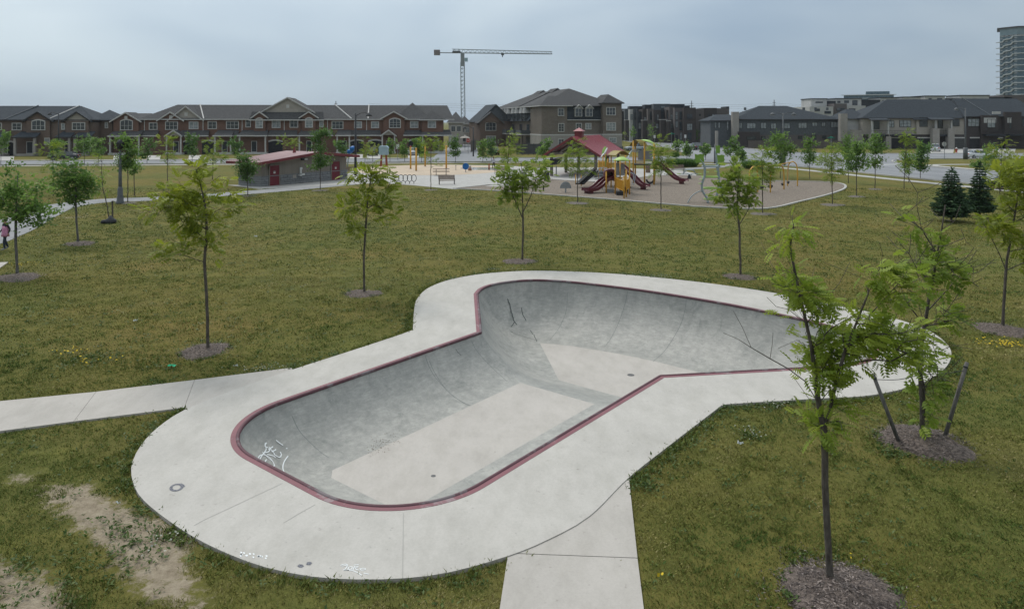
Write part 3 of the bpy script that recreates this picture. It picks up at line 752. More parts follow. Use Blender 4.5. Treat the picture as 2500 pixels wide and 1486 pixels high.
def tree(name, label, base, trunk, clumps, r0, leaf, tpl, per, rc, seed, group=None, wind=.5, twig=.006, bark='bark', limbs=(), cat='tree', fs=1.0, sides=6, tonebase=.5, twigs=0):
    """trunk: points; clumps: leafy ends joined to the nearest wood; limbs: hand-laid branches"""
    rng = np.random.default_rng(seed); rr = random.Random(seed)
    b = Vector(base); root = thing(name, label, cat, b, 0, group)
    nodes = [(Vector(p)-b) for p in trunk]; par = [-1]+list(range(len(nodes)-1)); order = [0]*len(nodes)
    nt_ = len(nodes); tips = []
    def attach(path, j):
        for p in path:
            nodes.append(p); par.append(j); j = len(nodes)-1
        return j
    for lb in limbs:
        P = [Vector(p)-b for p in lb]
        j = min(range(nt_), key=lambda i: (nodes[i]-P[0]).length); attach(P[1:], j)
    top = nodes[nt_-1].z
    cl = sorted([Vector(c)-b for c in clumps], key=lambda c: min((c-n).length for n in nodes))
    for c in cl:
        best = None
        for i, n in enumerate(nodes):
            if i < nt_*.25: continue
            d = (c-n).length; up = (n.z-c.z+.25*(Vector((c.x-n.x, c.y-n.y)).length))
            s = d+max(0, up)*1.6+(0.15 if i >= nt_ else 0)
            if best is None or s < best[0]: best = (s, i)
        i = best[1]; n = nodes[i]; d = c-n; path = []
        m_ = max(1, int(d.length/.45))
        for k in range(1, m_+1):
            t = k/m_; q = n+d*t; q.z -= .12*d.length*math.sin(math.pi*t)*(.3 if d.z > 0 else -1.2)
            if k < m_: q += Vector((rr.gauss(0, .03), rr.gauss(0, .03), rr.gauss(0, .02)))*d.length
            path.append(q)
        tips.append(attach(path, i))
    for _ in range(twigs):
        i = rr.randrange(nt_//2, len(nodes)); n = nodes[i]; d = Vector((rr.gauss(0, 1), rr.gauss(0, 1), rr.gauss(.7, .5))).normalized()*(.3+.5*rr.random())
        attach([n+d*.5+Vector((rr.gauss(0, .04),)*3), n+d], i)
    cnt = [0]*len(nodes)
    for i in range(len(nodes)-1, -1, -1):
        cnt[i] += 1
        if par[i] >= 0: cnt[par[i]] += cnt[i]
    mx = cnt[0]
    rad = [max(twig, r0*(cnt[i]/mx)**.52) for i in range(len(nodes))]
    for i in range(nt_): rad[i] = max(rad[i], r0*(1-.72*i/(nt_-1)))
    rad[0] = r0*1.25
    kids = {}
    for i, p in enumerate(par):
        if p >= 0: kids.setdefault(p, []).append(i)
    mb = MB(); stack = [(0, None)]
    while stack:
        s, pr = stack.pop(); chain = [] if pr is None else [pr]; cur = s; chain.append(cur)
        while True:
            ks = kids.get(cur, [])
            if not ks: break
            if cur < nt_ and cur+1 in ks and cur+1 < nt_: nx = cur+1
            else: nx = max(ks, key=lambda q: cnt[q])
            for q in ks:
                if q != nx: stack.append((q, cur))
            chain.append(nx); cur = nx
        rs = [rad[c] for c in chain]
        if pr is not None: rs[0] = min(rs[0], rs[1]*1.15)
        mb.tube([nodes[c] for c in chain], rs, sides if rs[0] > .02 else 4, cap=False)
    mb.build('trunk', M[bark], root, True)
    P = []; D = []; T = []
    for ti in tips:
        c = nodes[ti]; pn = nodes[par[ti]]; ax = (c-pn); ct = .25+.5*rr.random()
        for _ in range(max(1, int(per*(.6+.8*rr.random())))):
            t = rr.random()
            q = pn.lerp(c, .4+.7*t)+Vector((rr.gauss(0, rc*.55), rr.gauss(0, rc*.55), rr.gauss(0, rc*.42)))
            o = (q-(pn+c)/2); h = Vector((q.x, q.y, 0))
            d = o*1.1+(h.normalized() if h.length > .01 else Vector((1, 0, 0)))*.35*rc+ax.normalized()*.3*rc+Vector((rr.gauss(0, .3), rr.gauss(0, .3), rr.gauss(-.05, .3)))*rc
            d = np.array(d)/max(1e-6, d.length)+WIND*wind
            P.append(tuple(q)); D.append(d); T.append(min(1, max(0, tonebase-.25+ct*.5+rr.gauss(0, .17))))
    if P:
        P = np.array(P); D = np.array(D); sc = fs*(0.75+.5*rng.random(len(P)))
        V_, Fc, tn = stamp(TPL[tpl], P, D, sc, rng, tone=np.array(T))
        npmesh('crown', V_, Fc, M[leaf], root, tn)
    return root
def blob_points(blobs, n, seed, d0):
    """points through ellipsoids given by photo column, row, half sizes (pixels) at distance d0"""
    r = random.Random(seed); out = []; w = [b[2]*b[3] for b in blobs]
    for _ in range(n):
        b = r.choices(blobs, w)[0]
        while True:
            x, y, z = r.uniform(-1, 1), r.uniform(-1, 1), r.uniform(-1, 1); q = x*x+y*y+z*z
            if .12 < q < 1: break
        s = d0/F; dd = b[4] if len(b) > 4 else 0
        p = at(b[0], b[1], d0); out.append(p+Vector((x*b[2]*s, z*(b[2]+b[3])*.5*s+dd, y*b[3]*s)))
    return out
def trunk_px(pts, d, wob=0.0, seed=0, jit=0.0):
    r = random.Random(seed); P = [at(px, py, d) for px, py in pts]; P[0].z = max(P[0].z, 0) if abs(P[0].z) < .3 else P[0].z
    Q = catmull([tuple(p) for p in P], .28)
    out = [Vector(q)+Vector((r.gauss(0, wob), r.gauss(0, wob), 0)) for q in Q]; out[0] = Vector(Q[0]); return out
def mulch(x, y, r, m='mulch', seed=0, h=.10, chips=0):
    rr = random.Random(seed); n = 40; mb = MB(); rings = [(0, 1.0), (.3, .95), (.55, .75), (.8, .42), (1.0, -.12)]
    ph = [rr.random()*6.28 for _ in range(4)]
    vs = []; fs = []
    for t, hz in rings[1:]:
        for j in range(n):
            a = 2*math.pi*j/n; k = r*t*(1+.10*math.sin(2*a+ph[0])+.07*math.sin(3*a+ph[1])+.05*math.sin(5*a+ph[2])+.03*math.sin(11*a+ph[3]))
            vs.append((x+k*math.cos(a), y+k*math.sin(a), h*hz+rr.gauss(0, .012)*(1 if t < 1 else 0)))
    vs.append((x, y, h)); c = len(vs)-1
    for i in range(len(rings)-2):
        for j in range(n): fs.append((i*n+j, i*n+(j+1) % n, (i+1)*n+(j+1) % n, (i+1)*n+j))
    for j in range(n): fs.append((c, (j+1) % n, j))
    mb.add(vs, fs); o = mb.build('mulch_bed', M[m], None, True); recalc_up(o); tag(o, 'low ring of bark mulch at the foot of a tree', kind='structure')
    BLOCKC.append((x, y, r*.93))
    if chips:
        g = np.random.default_rng(seed); a = g.random(chips)*6.283; q = np.sqrt(g.random(chips))*r*1.08
        q += np.where(g.random(chips) < .12, g.random(chips)*.5, 0)
        P = np.c_[x+q*np.cos(a), y+q*np.sin(a), np.clip(h*(1-(q/r)**2.2), -.0, 1)+.012]
        D = np.c_[g.normal(0, 1, chips), g.normal(0, 1, chips), g.normal(0, .25, chips)]
        tp = (np.array([(0,0,0),(.5,.14,.03),(1,.05,0),(.5,-.14,.01)])*.055, np.array([(0,1,2,3)]))
        V_, Fc, tn = stamp(tp, P, D, .4+.9*g.random(chips), g, roll=.5, tone=g.random(chips)**1.6)
        o2 = npmesh('mulch_chips', V_, Fc, M['chip'], o, tn); o2['kind'] = 'stuff'
    return o
GP = 'young trees planted across the park lawn'; GS = 'street trees along the road'
# --- hand-laid trees of the foreground
d = 10.1
tr = trunk_px([(2026,1424),(2021,1300),(2014,1180),(2012,1050),(2000,985),(1990,920),(1982,850),(1968,790),(1952,720),(1938,650),(1928,600),(1938,555)], d, .004, 1)
lm = [[at(2010,1040,d), at(2030,985,d-.1), at(2042,930,d-.15), at(2062,860,d-.3), at(2090,790,d-.35), at(2120,715,d-.4), at(2150,650,d-.45)],
      [at(1996,950,d), at(2040,880,d+.3), at(2100,835,d+.45), at(2165,850,d+.5), at(2225,872,d+.55)],
      [at(1985,870,d), at(2030,800,d-.3), at(2085,770,d-.6), at(2150,790,d-.7), at(2205,815,d-.75)],
      [at(1970,800,d), at(2010,740,d+.3), at(2050,690,d+.5), at(2075,640,d+.6)],
      [at(1998,975,d), at(1965,930,d-.2), at(1925,900,d-.35), at(1880,875,d-.45), at(1834,848,d-.5)],
      [at(1960,760,d), at(1925,755,d+.3), at(1895,748,d+.35), at(1872,725,d+.4)],
      [at(1985,880,d), at(1945,830,d+.3), at(1900,850,d+.35)]]
cl = blob_points([(1942,560,26,26), (1925,625,26,42), (1945,700,45,40), (1985,740,55,40), (2015,830,60,50), (2070,770,60,45,-.3), (2120,680,45,45,-.4), (2150,650,40,22,-.4), (2165,810,75,40,-.3), (2150,870,85,32,.3), (2225,880,40,25,.4), (2010,900,55,40), (2040,960,30,35,-.1), (2010,1030,45,26)], 140, 11, d)
T7 = tree('honey_locust', 'wind-blown honey locust in the right foreground with bare lower twigs', G(2026,1424), tr, cl, .046, 'locust', 'near', 7, .14, 5, GP, wind=1.0, limbs=lm, sides=10, twigs=40, fs=.74, twig=.0032, tonebase=.72)
p = G(2026,1424); mulch(p.x+.05, p.y-.22, .76, 'mulch', 4, .12, 4200)
d = 14.55
tr = trunk_px([(2252,1072),(2250,980),(2247,900),(2252,830),(2262,760),(2276,690),(2290,620),(2300,560),(2308,500)], d, .006, 2)
lm = [[at(2256,790,d), at(2215,740,d-.4), at(2195,690,d-.5), at(2205,640,d-.6)], [at(2262,765,d), at(2315,705,d+.3), at(2350,665,d+.5), at(2385,610,d+.6)], [at(2275,700,d), at(2330,670,d-.4), at(2375,690,d-.5), at(2390,700,d-.6)],
      [at(2290,620,d), at(2250,560,d+.3), at(2238,500,d+.4), at(2240,470,d+.4)], [at(2250,860,d), at(2190,840,d+.3), at(2155,800,d+.4)], [at(2300,570,d), at(2330,540,d), at(2345,500,d)]]
cl = blob_points([(2242,520,22,45,.3), (2270,600,42,50), (2230,640,45,40,-.4), (2215,690,40,30,-.4), (2265,900,24,75), (2300,640,50,40), (2250,990,16,55), (2335,690,45,30), (2180,800,30,40,.3), (2300,770,45,35)], 88, 12, d)
tree('honey_locust', 'sparse half-bare honey locust tied between two leaning stakes', G(2252,1072), tr, cl, .046, 'locust', 'mid', 3, .15, 6, GP, wind=.6, limbs=lm, sides=8, twigs=70, fs=.85, tonebase=.45, bark='bark')
p = G(2255,1080); mulch(p.x, p.y, .85, 'mulch', 5, .14, 2800)
d = 20.4
tr = trunk_px([(508,855),(506,780),(503,700),(500,640),(505,560),(500,500),(490,450),(480,415)], d, .005, 3)
cl = blob_points([(485,425,35,25), (440,470,55,35,-.4), (530,455,45,40), (560,500,34,25,.4), (480,510,60,40), (420,500,45,20,-.6), (450,600,45,32,-.2), (420,615,28,22,-.4), (520,590,30,30), (500,550,40,25)], 84, 13, d)
tree('honey_locust', 'yellow-green honey locust left of the bowl, between footpath and washroom', G(508,855), tr, cl, .045, 'locust_yellow', 'mid', 5, .20, 7, GP, wind=.3, sides=8, tonebase=.55)
p = G(500,856); mulch(p.x, p.y, .70, 'mulch', 6, .08, 1500)
d = F*H/(715-CY)
tr = trunk_px([(890,716),(888,660),(890,600),(893,550),(898,490),(905,440),(910,405)], d, .006, 4)
cl = blob_points([(905,420,30,28), (870,435,30,28), (940,430,28,30), (955,470,18,20), (890,490,50,35), (850,500,20,20,-.4), (935,520,30,25), (870,555,24,18)], 72, 14, d)
tree('honey_locust', 'honey locust standing on the lawn behind the bowl, in front of the bicycle rings', G(890,716), tr, cl, .045, 'locust_yellow', 'mid', 5, .22, 8, GP, wind=.55, limbs=[[at(889,640,d), at(880,590,d+.2), at(870,540,d+.3), at(862,500,d+.4)]], tonebase=.4)
p = G(886,717); mulch(p.x, p.y, .72, 'mulch', 7, .06, 500)
d = F*H/(636-CY)
tr = trunk_px([(1275,637),(1276,590),(1277,535),(1276,490),(1275,440),(1272,400)], d, .008, 5)
cl = blob_points([(1275,400,20,22), (1240,425,24,22), (1310,415,25,25), (1330,400,16,18,.3), (1262,455,40,28), (1310,445,22,18), (1225,445,14,12,-.4), (1245,480,16,14)], 90, 15, d)
tree('honey_locust', 'bright green vase-shaped locust straight behind the bowl', G(1275,637), tr, cl, .046, 'locust', 'mid', 5, .22, 9, GP, wind=.5, limbs=[[at(1276,530,d), at(1262,500,d), at(1250,470,d+.2), at(1240,430,d+.3)], [at(1277,520,d), at(1295,480,d), at(1308,440,d-.2), at(1315,410,d-.3)]])
p = G(1270,638); mulch(p.x, p.y, .75, 'mulch', 8, .06, 400)
d = F*H/(673-CY)
tr = trunk_px([(1808,675),(1807,620),(1805,550),(1800,510),(1802,460),(1806,410)], d, .008, 6)
cl = blob_points([(1800,410,22,26), (1780,450,24,22), (1752,470,16,14,-.3), (1835,480,18,22), (1790,500,22,28), (1815,445,22,22), (1842,455,10,18)], 78, 16, d)
tree('honey_locust', 'green locust on the lawn in front of the grey climber', G(1808,675), tr, cl, .044, 'locust', 'mid', 5, .22, 10, GP, wind=.4, limbs=[[at(1805,550,d), at(1780,510,d), at(1765,480,d), at(1755,465,d)], [at(1805,545,d), at(1828,510,d), at(1840,480,d+.3)]])
p = G(1806,676); mulch(p.x, p.y, .68, 'mulch', 9, .06, 400)
d = F*H/(800-CY)
tr = trunk_px([(2448,802),(2452,720),(2456,660),(2466,590),(2478,520),(2490,450),(2500,400)], d, .006, 7)
cl = blob_points([(2490,420,35,35), (2450,440,35,35,-.3), (2520,480,50,60), (2410,545,26,18,-.4), (2440,570,28,25), (2480,500,35,40), (2530,600,40,50), (2400,530,16,10,-.5)], 120, 17, d)
tree('honey_locust', 'yellow-green locust at the right edge, leaning right, above a patch of yellow flowers', G(2448,802), tr, cl, .045, 'locust_yellow', 'mid', 5, .22, 11, GP, wind=.5, limbs=[[at(2456,665,d), at(2440,620,d-.3), at(2420,580,d-.4), at(2398,540,d-.5)]], tonebase=.42)
p = G(2450,806); mulch(p.x, p.y, .85, 'mulch', 10, .08, 900)
d = F*H/(668-CY)
tr = trunk_px([(42,670),(40,620),(38,560),(40,500),(42,450),(44,420)], d, .006, 8)
cl = blob_points([(40,425,30,18), (10,460,45,35), (70,480,50,35), (105,520,34,22,-.3), (45,520,50,24), (-30,490,45,40), (95,548,36,8), (55,510,50,30)], 118, 18, d)
tree('maple_tree', 'broad maple at the left edge of the lawn, hiding the walking person', G(42,670), tr, cl, .055, 'maple', 'maple_near', 3.4, .24, 12, GP, wind=.2, bark='bark_pale', tonebase=.55)
p = G(40,678); mulch(p.x, p.y, .98, 'mulch', 11, .08, 900)
d = F*H/(592-CY)
tr = trunk_px([(190,594),(187,540),(185,490),(186,440),(184,400)], d, .008, 9)
cl = blob_points([(184,395,24,18), (160,420,26,24), (205,425,30,26), (185,455,50,28), (225,455,18,14), (145,455,14,16), (190,482,40,12)], 105, 19, d)
tree('maple_tree', 'dense dark maple beside the bend of the asphalt path', G(190,594), tr, cl, .055, 'maple', 'maple_near', 4.2, .26, 13, GP, wind=.2, bark='bark_pale', tonebase=.42)
p = G(195,595); mulch(p.x, p.y, .80, 'mulch', 12, .08, 600)
# --- smaller trees: (label, base x, base y, trunk top y, crown blobs, leaf, template, clumps, per, mulch radius)
def small(label, bx, by, blobs, leaf, n=42, per=9, r0=.038, mr=.0, group=GP, wind=.35, tpl=None, name='park_tree', rc=.30, lean=0, mm='mulch_pale', tb=.5, fs=1.0):
    d = F*H/(by-CY); top = min(b[1]-b[3]*.7 for b in blobs); cx = sum(b[0]*b[2] for b in blobs)/sum(b[2] for b in blobs)
    sd = int(bx*7+by)
    tr = trunk_px([(bx, by), (bx+lean*.3+(cx-bx)*.2, by-(by-top)*.3), (bx+lean*.6+(cx-bx)*.5, by-(by-top)*.6), (cx, top)], d, .012, sd)
    tpl = tpl or ('maple_far' if leaf in ('maple', 'dark_leaf') and d > 90 else 'maple' if leaf in ('maple', 'dark_leaf') else 'far')
    tree(name, label, G(bx, by), tr, blob_points(blobs, n, sd, d), r0, leaf, tpl, per*.46, rc*(d/60)**.35, sd, group, wind, fs=fs*(1.0 if d < 80 else 1.2), sides=5, twig=.008, tonebase=tb)
    if mr:
        p = G(bx, by+1); mulch(p.x, p.y, mr, mm, sd, .05, 0)
S = small
S('small round dark tree in front of the washroom corner', 605,478, [(603,398,28,22),(600,420,24,14),(598,382,14,10)], 'dark_leaf', 46, 10, mr=.6)
S('dark green tree before the middle of the washroom wall', 782,464, [(782,330,24,18),(785,365,24,24),(780,400,26,18),(795,320,12,10)], 'dark_leaf', 60, 10, mr=.8)
S('slim green tree in front of the park bench on the plaza', 1052,463, [(1045,345,18,14),(1060,360,18,18),(1045,380,18,14),(1062,395,12,10)], 'locust', 40, 9, mr=.7)
S('yellow-green tree behind the vase-shaped locust, near the plaza edge', 1237,481, [(1248,335,16,16),(1240,365,22,20),(1262,355,12,14),(1232,395,16,14)], 'locust', 44, 9, mr=.75)
S('feathery green tree just left of the playground slides', 1410,495, [(1412,345,14,14),(1410,375,26,20),(1395,400,22,16),(1430,400,20,18),(1412,415,22,10)], 'locust', 56, 10, mr=.95)
S('slim green tree between the far slide and the tall play tower', 1614,512, [(1612,345,12,14),(1612,370,22,18),(1600,395,20,14),(1632,395,18,16),(1612,415,22,12)], 'locust', 54, 10, mr=.8)
S('green tree at the near curb of the playground, right of the climber', 1862,521, [(1860,380,20,14),(1850,400,20,16),(1880,405,22,18),(1862,430,30,16),(1850,450,18,10)], 'locust', 60, 10, mr=.9)
S('green tree outside the rounded right end of the playground', 2032,499, [(2032,360,18,14),(2030,385,26,18),(2012,395,16,12),(2045,405,16,14),(2030,425,20,12)], 'locust', 56, 10, mr=1.0)
S('spreading tree right of the playground end, beside its near twin', 2091,479, [(2092,350,18,16),(2090,375,26,20),(2105,400,18,14),(2080,405,14,12)], 'maple', 46, 9, mr=.8)
S('tree on the lawn beside the sidewalk, left of the stop line', 2136,461, [(2138,340,18,16),(2130,365,20,18),(2150,370,20,18),(2138,395,18,12)], 'maple', 46, 9, mr=.7)
S('tall slim tree left of the dark round tree by the road', 2207,461, [(2215,335,14,14),(2210,360,20,18),(2225,350,14,12),(2212,395,16,20)], 'locust', 46, 9)
S('small tree close behind the tall slim one by the road', 2219,445, [(2222,380,18,14),(2218,405,18,14)], 'maple', 30, 9)
S('dark round tree standing in front of the stop line', 2247,437, [(2252,360,20,14),(2250,380,22,18),(2248,400,20,12)], 'dark_leaf', 44, 10)
S('green tree in line between playground end and the street-name sign', 2071,447, [(2070,345,22,16),(2068,368,24,18),(2075,385,18,12)], 'maple', 44, 9)
S('airy tree beyond the swings, right of the double lamp', 1977,437, [(1975,345,16,14),(1972,370,20,16),(1985,385,14,12),(1965,390,12,8)], 'maple', 38, 8)
S('large airy tree in front of the double street lamp', 1905,435, [(1905,340,26,20),(1890,362,28,18),(1922,365,24,18),(1905,385,26,14)], 'maple', 60, 9)
S('yellow-green tree in front of the right-hand spruce', 2443,468, [(2450,350,26,14),(2440,380,34,22),(2462,400,30,20),(2425,405,22,14),(2448,425,28,14)], 'locust_yellow', 70, 10)
S('small yellow-green tree at the right edge beside the spruces', 2490,505, [(2488,420,30,20),(2475,445,30,16),(2500,400,22,22)], 'locust_yellow', 46, 10)
S('leafy tree on the right behind the spruces, before the dark townhouses', 2405,440, [(2415,365,26,14),(2420,395,30,18),(2395,400,22,14)], 'maple', 50, 9)
# left part of the park
S('thin sparse tree left of the dark maple, by the asphalt path', 130,478, [(138,355,18,12),(125,362,20,12),(118,395,26,8),(140,385,14,14),(128,420,8,18)], 'locust', 40, 8)
S('slender leaning sapling with hardly any leaves tied to a short stake', 268,541, [(240,395,6,16),(245,430,14,14),(255,455,14,10)], 'locust', 20, 6, r0=.035, lean=-14)
S('green tree directly behind the park lamp', 312,495, [(318,330,14,10),(305,345,20,16),(325,360,20,16),(312,385,26,16),(300,398,16,10)], 'maple', 60, 9, mr=.7)
S('small sapling right of the park lamp', 328,478, [(328,402,10,8),(325,412,8,6)], 'maple', 14, 8, r0=.04)
S('airy tree on the far lawn between park lamp and washroom', 409,457, [(410,345,18,10),(405,365,20,14),(418,380,16,12),(400,392,14,8)], 'locust', 40, 8, mr=.8)
S('slim tree on the far lawn left of the washroom', 519,438, [(520,345,18,12),(522,368,20,14),(535,380,14,10),(512,390,14,10)], 'locust', 40, 8)
# street trees
for lb, bx, by, bl, lf in (
    ('rounded street tree at the far left edge', 2,402, [(8,335,20,16),(2,360,22,18)], 'maple'),
    ('young street tree in front of the dark car', 137,401, [(140,352,16,14),(135,370,16,10)], 'maple'),
    ('wide street tree between the two groups of row houses', 206,401, [(205,340,24,16),(220,360,26,16),(190,355,16,12)], 'maple'),
    ('second street tree just right of the wide one', 240,399, [(242,345,16,18),(240,365,18,14)], 'maple'),
    ('low street tree before the left porch of the brick row', 359,399, [(362,350,18,14),(358,372,16,12)], 'dark_leaf'),
    ('dark upright street tree before the brick row', 469,405, [(470,340,20,16),(472,362,20,14)], 'dark_leaf'),
    ('street tree behind the left end of the washroom roof', 579,396, [(575,345,20,14),(582,365,20,12)], 'dark_leaf'),
    ('pale street tree behind the washroom ridge', 700,396, [(695,345,16,12),(715,350,18,14)], 'locust'),
    ('street tree peeping over the right slope of the washroom', 832,396, [(833,350,18,14),(835,368,18,12)], 'dark_leaf'),
    ('slim street tree right of the tall park lamp', 891,397, [(892,345,11,18),(890,370,12,10)], 'locust'),
    ('small yellowish street tree before the black garage', 910,394, [(912,362,14,8),(905,372,12,8)], 'locust_yellow'),
    ('street tree behind the pale blue splash house', 952,396, [(955,350,15,10),(950,362,14,10)], 'maple'),
    ('round street tree left of the yellow water posts', 988,394, [(986,350,12,14),(988,368,13,10)], 'maple'),
    ('street tree among the yellow water posts', 1030,397, [(1020,345,14,14),(1028,365,16,12)], 'maple'),
    ('egg-shaped dark street tree at the end of the brick row', 1112,397, [(1112,345,16,20),(1110,368,19,10)], 'dark_leaf'),
    ('street tree left of the side-street corner', 1179,397, [(1178,350,15,14),(1182,372,16,12)], 'maple'),
    ('darker street tree close behind the corner one', 1200,394, [(1199,350,13,18),(1198,370,13,10)], 'dark_leaf'),
    ('street tree beside the brown fence of the stone building', 1326,398, [(1325,362,16,16),(1338,350,10,14)], 'maple'),
    ('small round street tree right of the pavilion roof', 1652,393, [(1652,352,13,14),(1650,372,12,10)], 'maple'),
    ('little lollipop tree left of the black vehicle', 1677,391, [(1677,358,12,10),(1677,368,12,9)], 'maple'),
    ('little round tree right of the black vehicle', 1723,391, [(1724,358,14,10),(1722,370,14,10)], 'maple'),
    ('leafy street tree behind the green climber panels', 1790,399, [(1790,345,18,14),(1785,365,22,12),(1800,362,16,10)], 'maple'),
    ('smaller street tree right of the climber', 1811,398, [(1808,372,12,10),(1815,382,10,8)], 'maple')):
    S(lb, bx, by, bl, lf, 26, 9, group=GS, name='street_tree', rc=.34)
for lb, bx, by, bl, lf in (
    ('bright small tree by the corner of the stone building', 1521,350, [(1521,330,10,14)], 'locust'),
    ('young tree before the black townhouses, left one', 1547,350, [(1546,322,8,16)], 'maple'),
    ('tall young tree before the middle of the black townhouses', 1592,350, [(1592,318,11,22),(1588,335,12,10)], 'maple'),
    ('bushy tree before the right end of the black townhouses', 1697,350, [(1698,330,14,14)], 'dark_leaf'),
    ('pale tree between black townhouses and hip-roofed house', 1727,350, [(1727,330,9,12)], 'locust'),
    ('tree beside the left corner of the hip-roofed house', 1762,352, [(1760,332,12,14)], 'dark_leaf'),
    ('young tree in the side street beside the patio umbrella', 1128,352, [(1128,322,8,12)], 'locust'),
    ('pale tree in the gap before the stone building', 1168,350, [(1166,318,10,10)], 'locust')):
    S(lb, bx, by, bl, lf, 16, 8, group=GS, name='street_tree', rc=.40)
# spruces
def spruce(label, bx, by, ty, hw, seed):
    d = F*H/(by-CY); b = G(bx, by); rr = random.Random(seed); rng = np.random.default_rng(seed)
    root = thing('spruce_tree', label, 'tree', b, 0, 'blue-green spruces'); h = (by-ty)*d/F; R = hw*d/F
    mb = MB(); mb.tube([(0,0,0),(0,0,h*.5),(0,0,h*.97)], [.07,.04,.012], 6); P = []; D = []
    z = .12*h
    while z < h*.97:
        rad = R*(1-z/h)**.85*(.85+.3*rr.random()); n = max(4, int(13*rad/R)+4)
        for k in range(n):
            a = 2*math.pi*(k+rr.random())/n; l = rad*(.75+.4*rr.random()); e = Vector((math.cos(a)*l, math.sin(a)*l, -.10*l+.20*l*l/R))
            mb.tube([(0,0,z), (e.x*.5, e.y*.5, z-.06*l), (e.x, e.y, z+e.z)], [.014,.009,.004], 3, cap=False)
            m_ = max(3, int(l/.05))
            for j in range(m_):
                t = (j+1)/m_; q = Vector((e.x*t, e.y*t, z+e.z*t-.05*l*math.sin(3.14*t)))
                for sg in (-1, 1, 0):
                    dd = Vector((math.cos(a+sg*.9), math.sin(a+sg*.9), -.05+rr.gauss(0, .2))); P.append(tuple(q)); D.append(tuple(dd))
        z += h*.045
    for j in range(24): P.append((rr.gauss(0, .03), rr.gauss(0, .03), h*(.9+.09*rr.random()))); D.append((rr.gauss(0, .6), rr.gauss(0, .6), 1))
    mb.build('trunk', M['bark'], root, True)
    tp = (np.array([(0,0,0),(.10,.035,.0),(.22,.0,-.01),(.10,-.035,.0),(.02,0,.03),(.12,0,.035),(.2,0,-.02)]), np.array([(0,1,2,3),(0,4,5,6)]))
    P = np.array(P); V_, Fc, tn = stamp(tp, P, np.array(D), .8+.5*rng.random(len(P)), rng, tone=np.clip(.25+.5*np.linalg.norm(P[:,:2], axis=1)/R*rng.random(len(P))+.15*rng.normal(0, 1, len(P)), 0, 1))
    npmesh('crown', V_, Fc, M['spruce'], root, tn)
spruce('dark blue-green spruce on the right lawn, left of the pair', 2323, 541, 411, 48, 31)
spruce('taller dark spruce on the right lawn, right of the pair', 2392, 531, 398, 36, 32)
# ------------------------------------------------------------------ buildings
def brick(name, a, b, c):
    n = NT(name); t = n.t
    base = n.ramp(n.noise(4, 7, .85, stretch=(.6, .6, 3.2)), [(.3, a), (.52, b), (.74, c)])
    big = n.ramp(n.noise(.35, 3, .6), [(.3, (.86, .86, .86)), (.7, (1.08, 1.08, 1.08))])
    return n.out(n.mix(1.0, base, big, 'MULTIPLY'), .9, .2)
M['red_brick'] = brick('red_brick', (.115, .068, .052), (.165, .096, .072), (.215, .135, .10))
M['brown_brick'] = brick('brown_brick', (0.103, 0.075, 0.061), (0.157, 0.116, 0.094), (0.212, 0.161, 0.131))
M['stone_brick'] = brick('stone_brick', (0.104, 0.087, 0.074), (0.176, 0.150, 0.127), (0.257, 0.218, 0.180))
M['dark_brick'] = brick('dark_brick', (0.042, 0.035, 0.035), (0.065, 0.056, 0.054), (0.088, 0.075, 0.073))
M['taupe'] = brick('taupe_panel', (0.105, 0.094, 0.092), (0.123, 0.110, 0.107), (0.140, 0.126, 0.121))
M['pale_stone'] = brick('pale_stone', (.22, .20, .18), (.30, .28, .255), (.38, .355, .32))
M['roof_dark'] = mat('dark_shingle', (0.028, 0.034, 0.042), (0.046, 0.055, 0.064), 3, .95, .15, 20, detail=8)
M['roof_grey'] = mat('grey_shingle', (0.048, 0.048, 0.049), (0.076, 0.075, 0.076), 3, .95, .15, 20, detail=8)
M['trim'] = mat('pale_trim', (.42, .41, .39), (.50, .49, .47), 3)
M['dark_trim'] = mat('dark_trim', (0.029, 0.029, 0.031), (0.046, 0.044, 0.044), 3)
M['siding'] = mat('beige_siding', (.30, .275, .24), (.35, .32, .28), 2)
M['grey_siding'] = mat('grey_siding', (0.078, 0.085, 0.092), (0.103, 0.113, 0.120), 2)
M['white_panel'] = mat('white_panel', (.37, .37, .36), (.45, .445, .43), 1)
M['black_panel'] = mat('black_panel', (0.020, 0.023, 0.030), (0.033, 0.037, 0.044), 1, .6)
M['glass'] = mat('window_glass', (.030, .038, .045), (.055, .065, .075), 1.5, .08, spec=.8)
M['curtain'] = mat('curtained_window', (.16, .185, .195), (.30, .32, .325), 1.8, .15, spec=.7)
M['garage'] = mat('black_garage_door', (.012, .013, .016), (.022, .023, .026), 2, .5)
M['garage_grey'] = mat('grey_garage_door', (.060, .060, .058), (.075, .075, .072), 2, .6)
M['door'] = mat('dark_door', (.020, .026, .030), (.035, .04, .045), 2, .4)
M['condo_glass'] = mat('condo_glass', (.022, .062, .085), (.055, .115, .145), .5, .15, spec=.6)
M['condo_top'] = mat('condo_top_glass', (.12, .185, .215), (.17, .24, .27), .4, .2, spec=.6)
M['condo_slab'] = mat('condo_slab', (.42, .45, .46), (.50, .52, .53), 1)

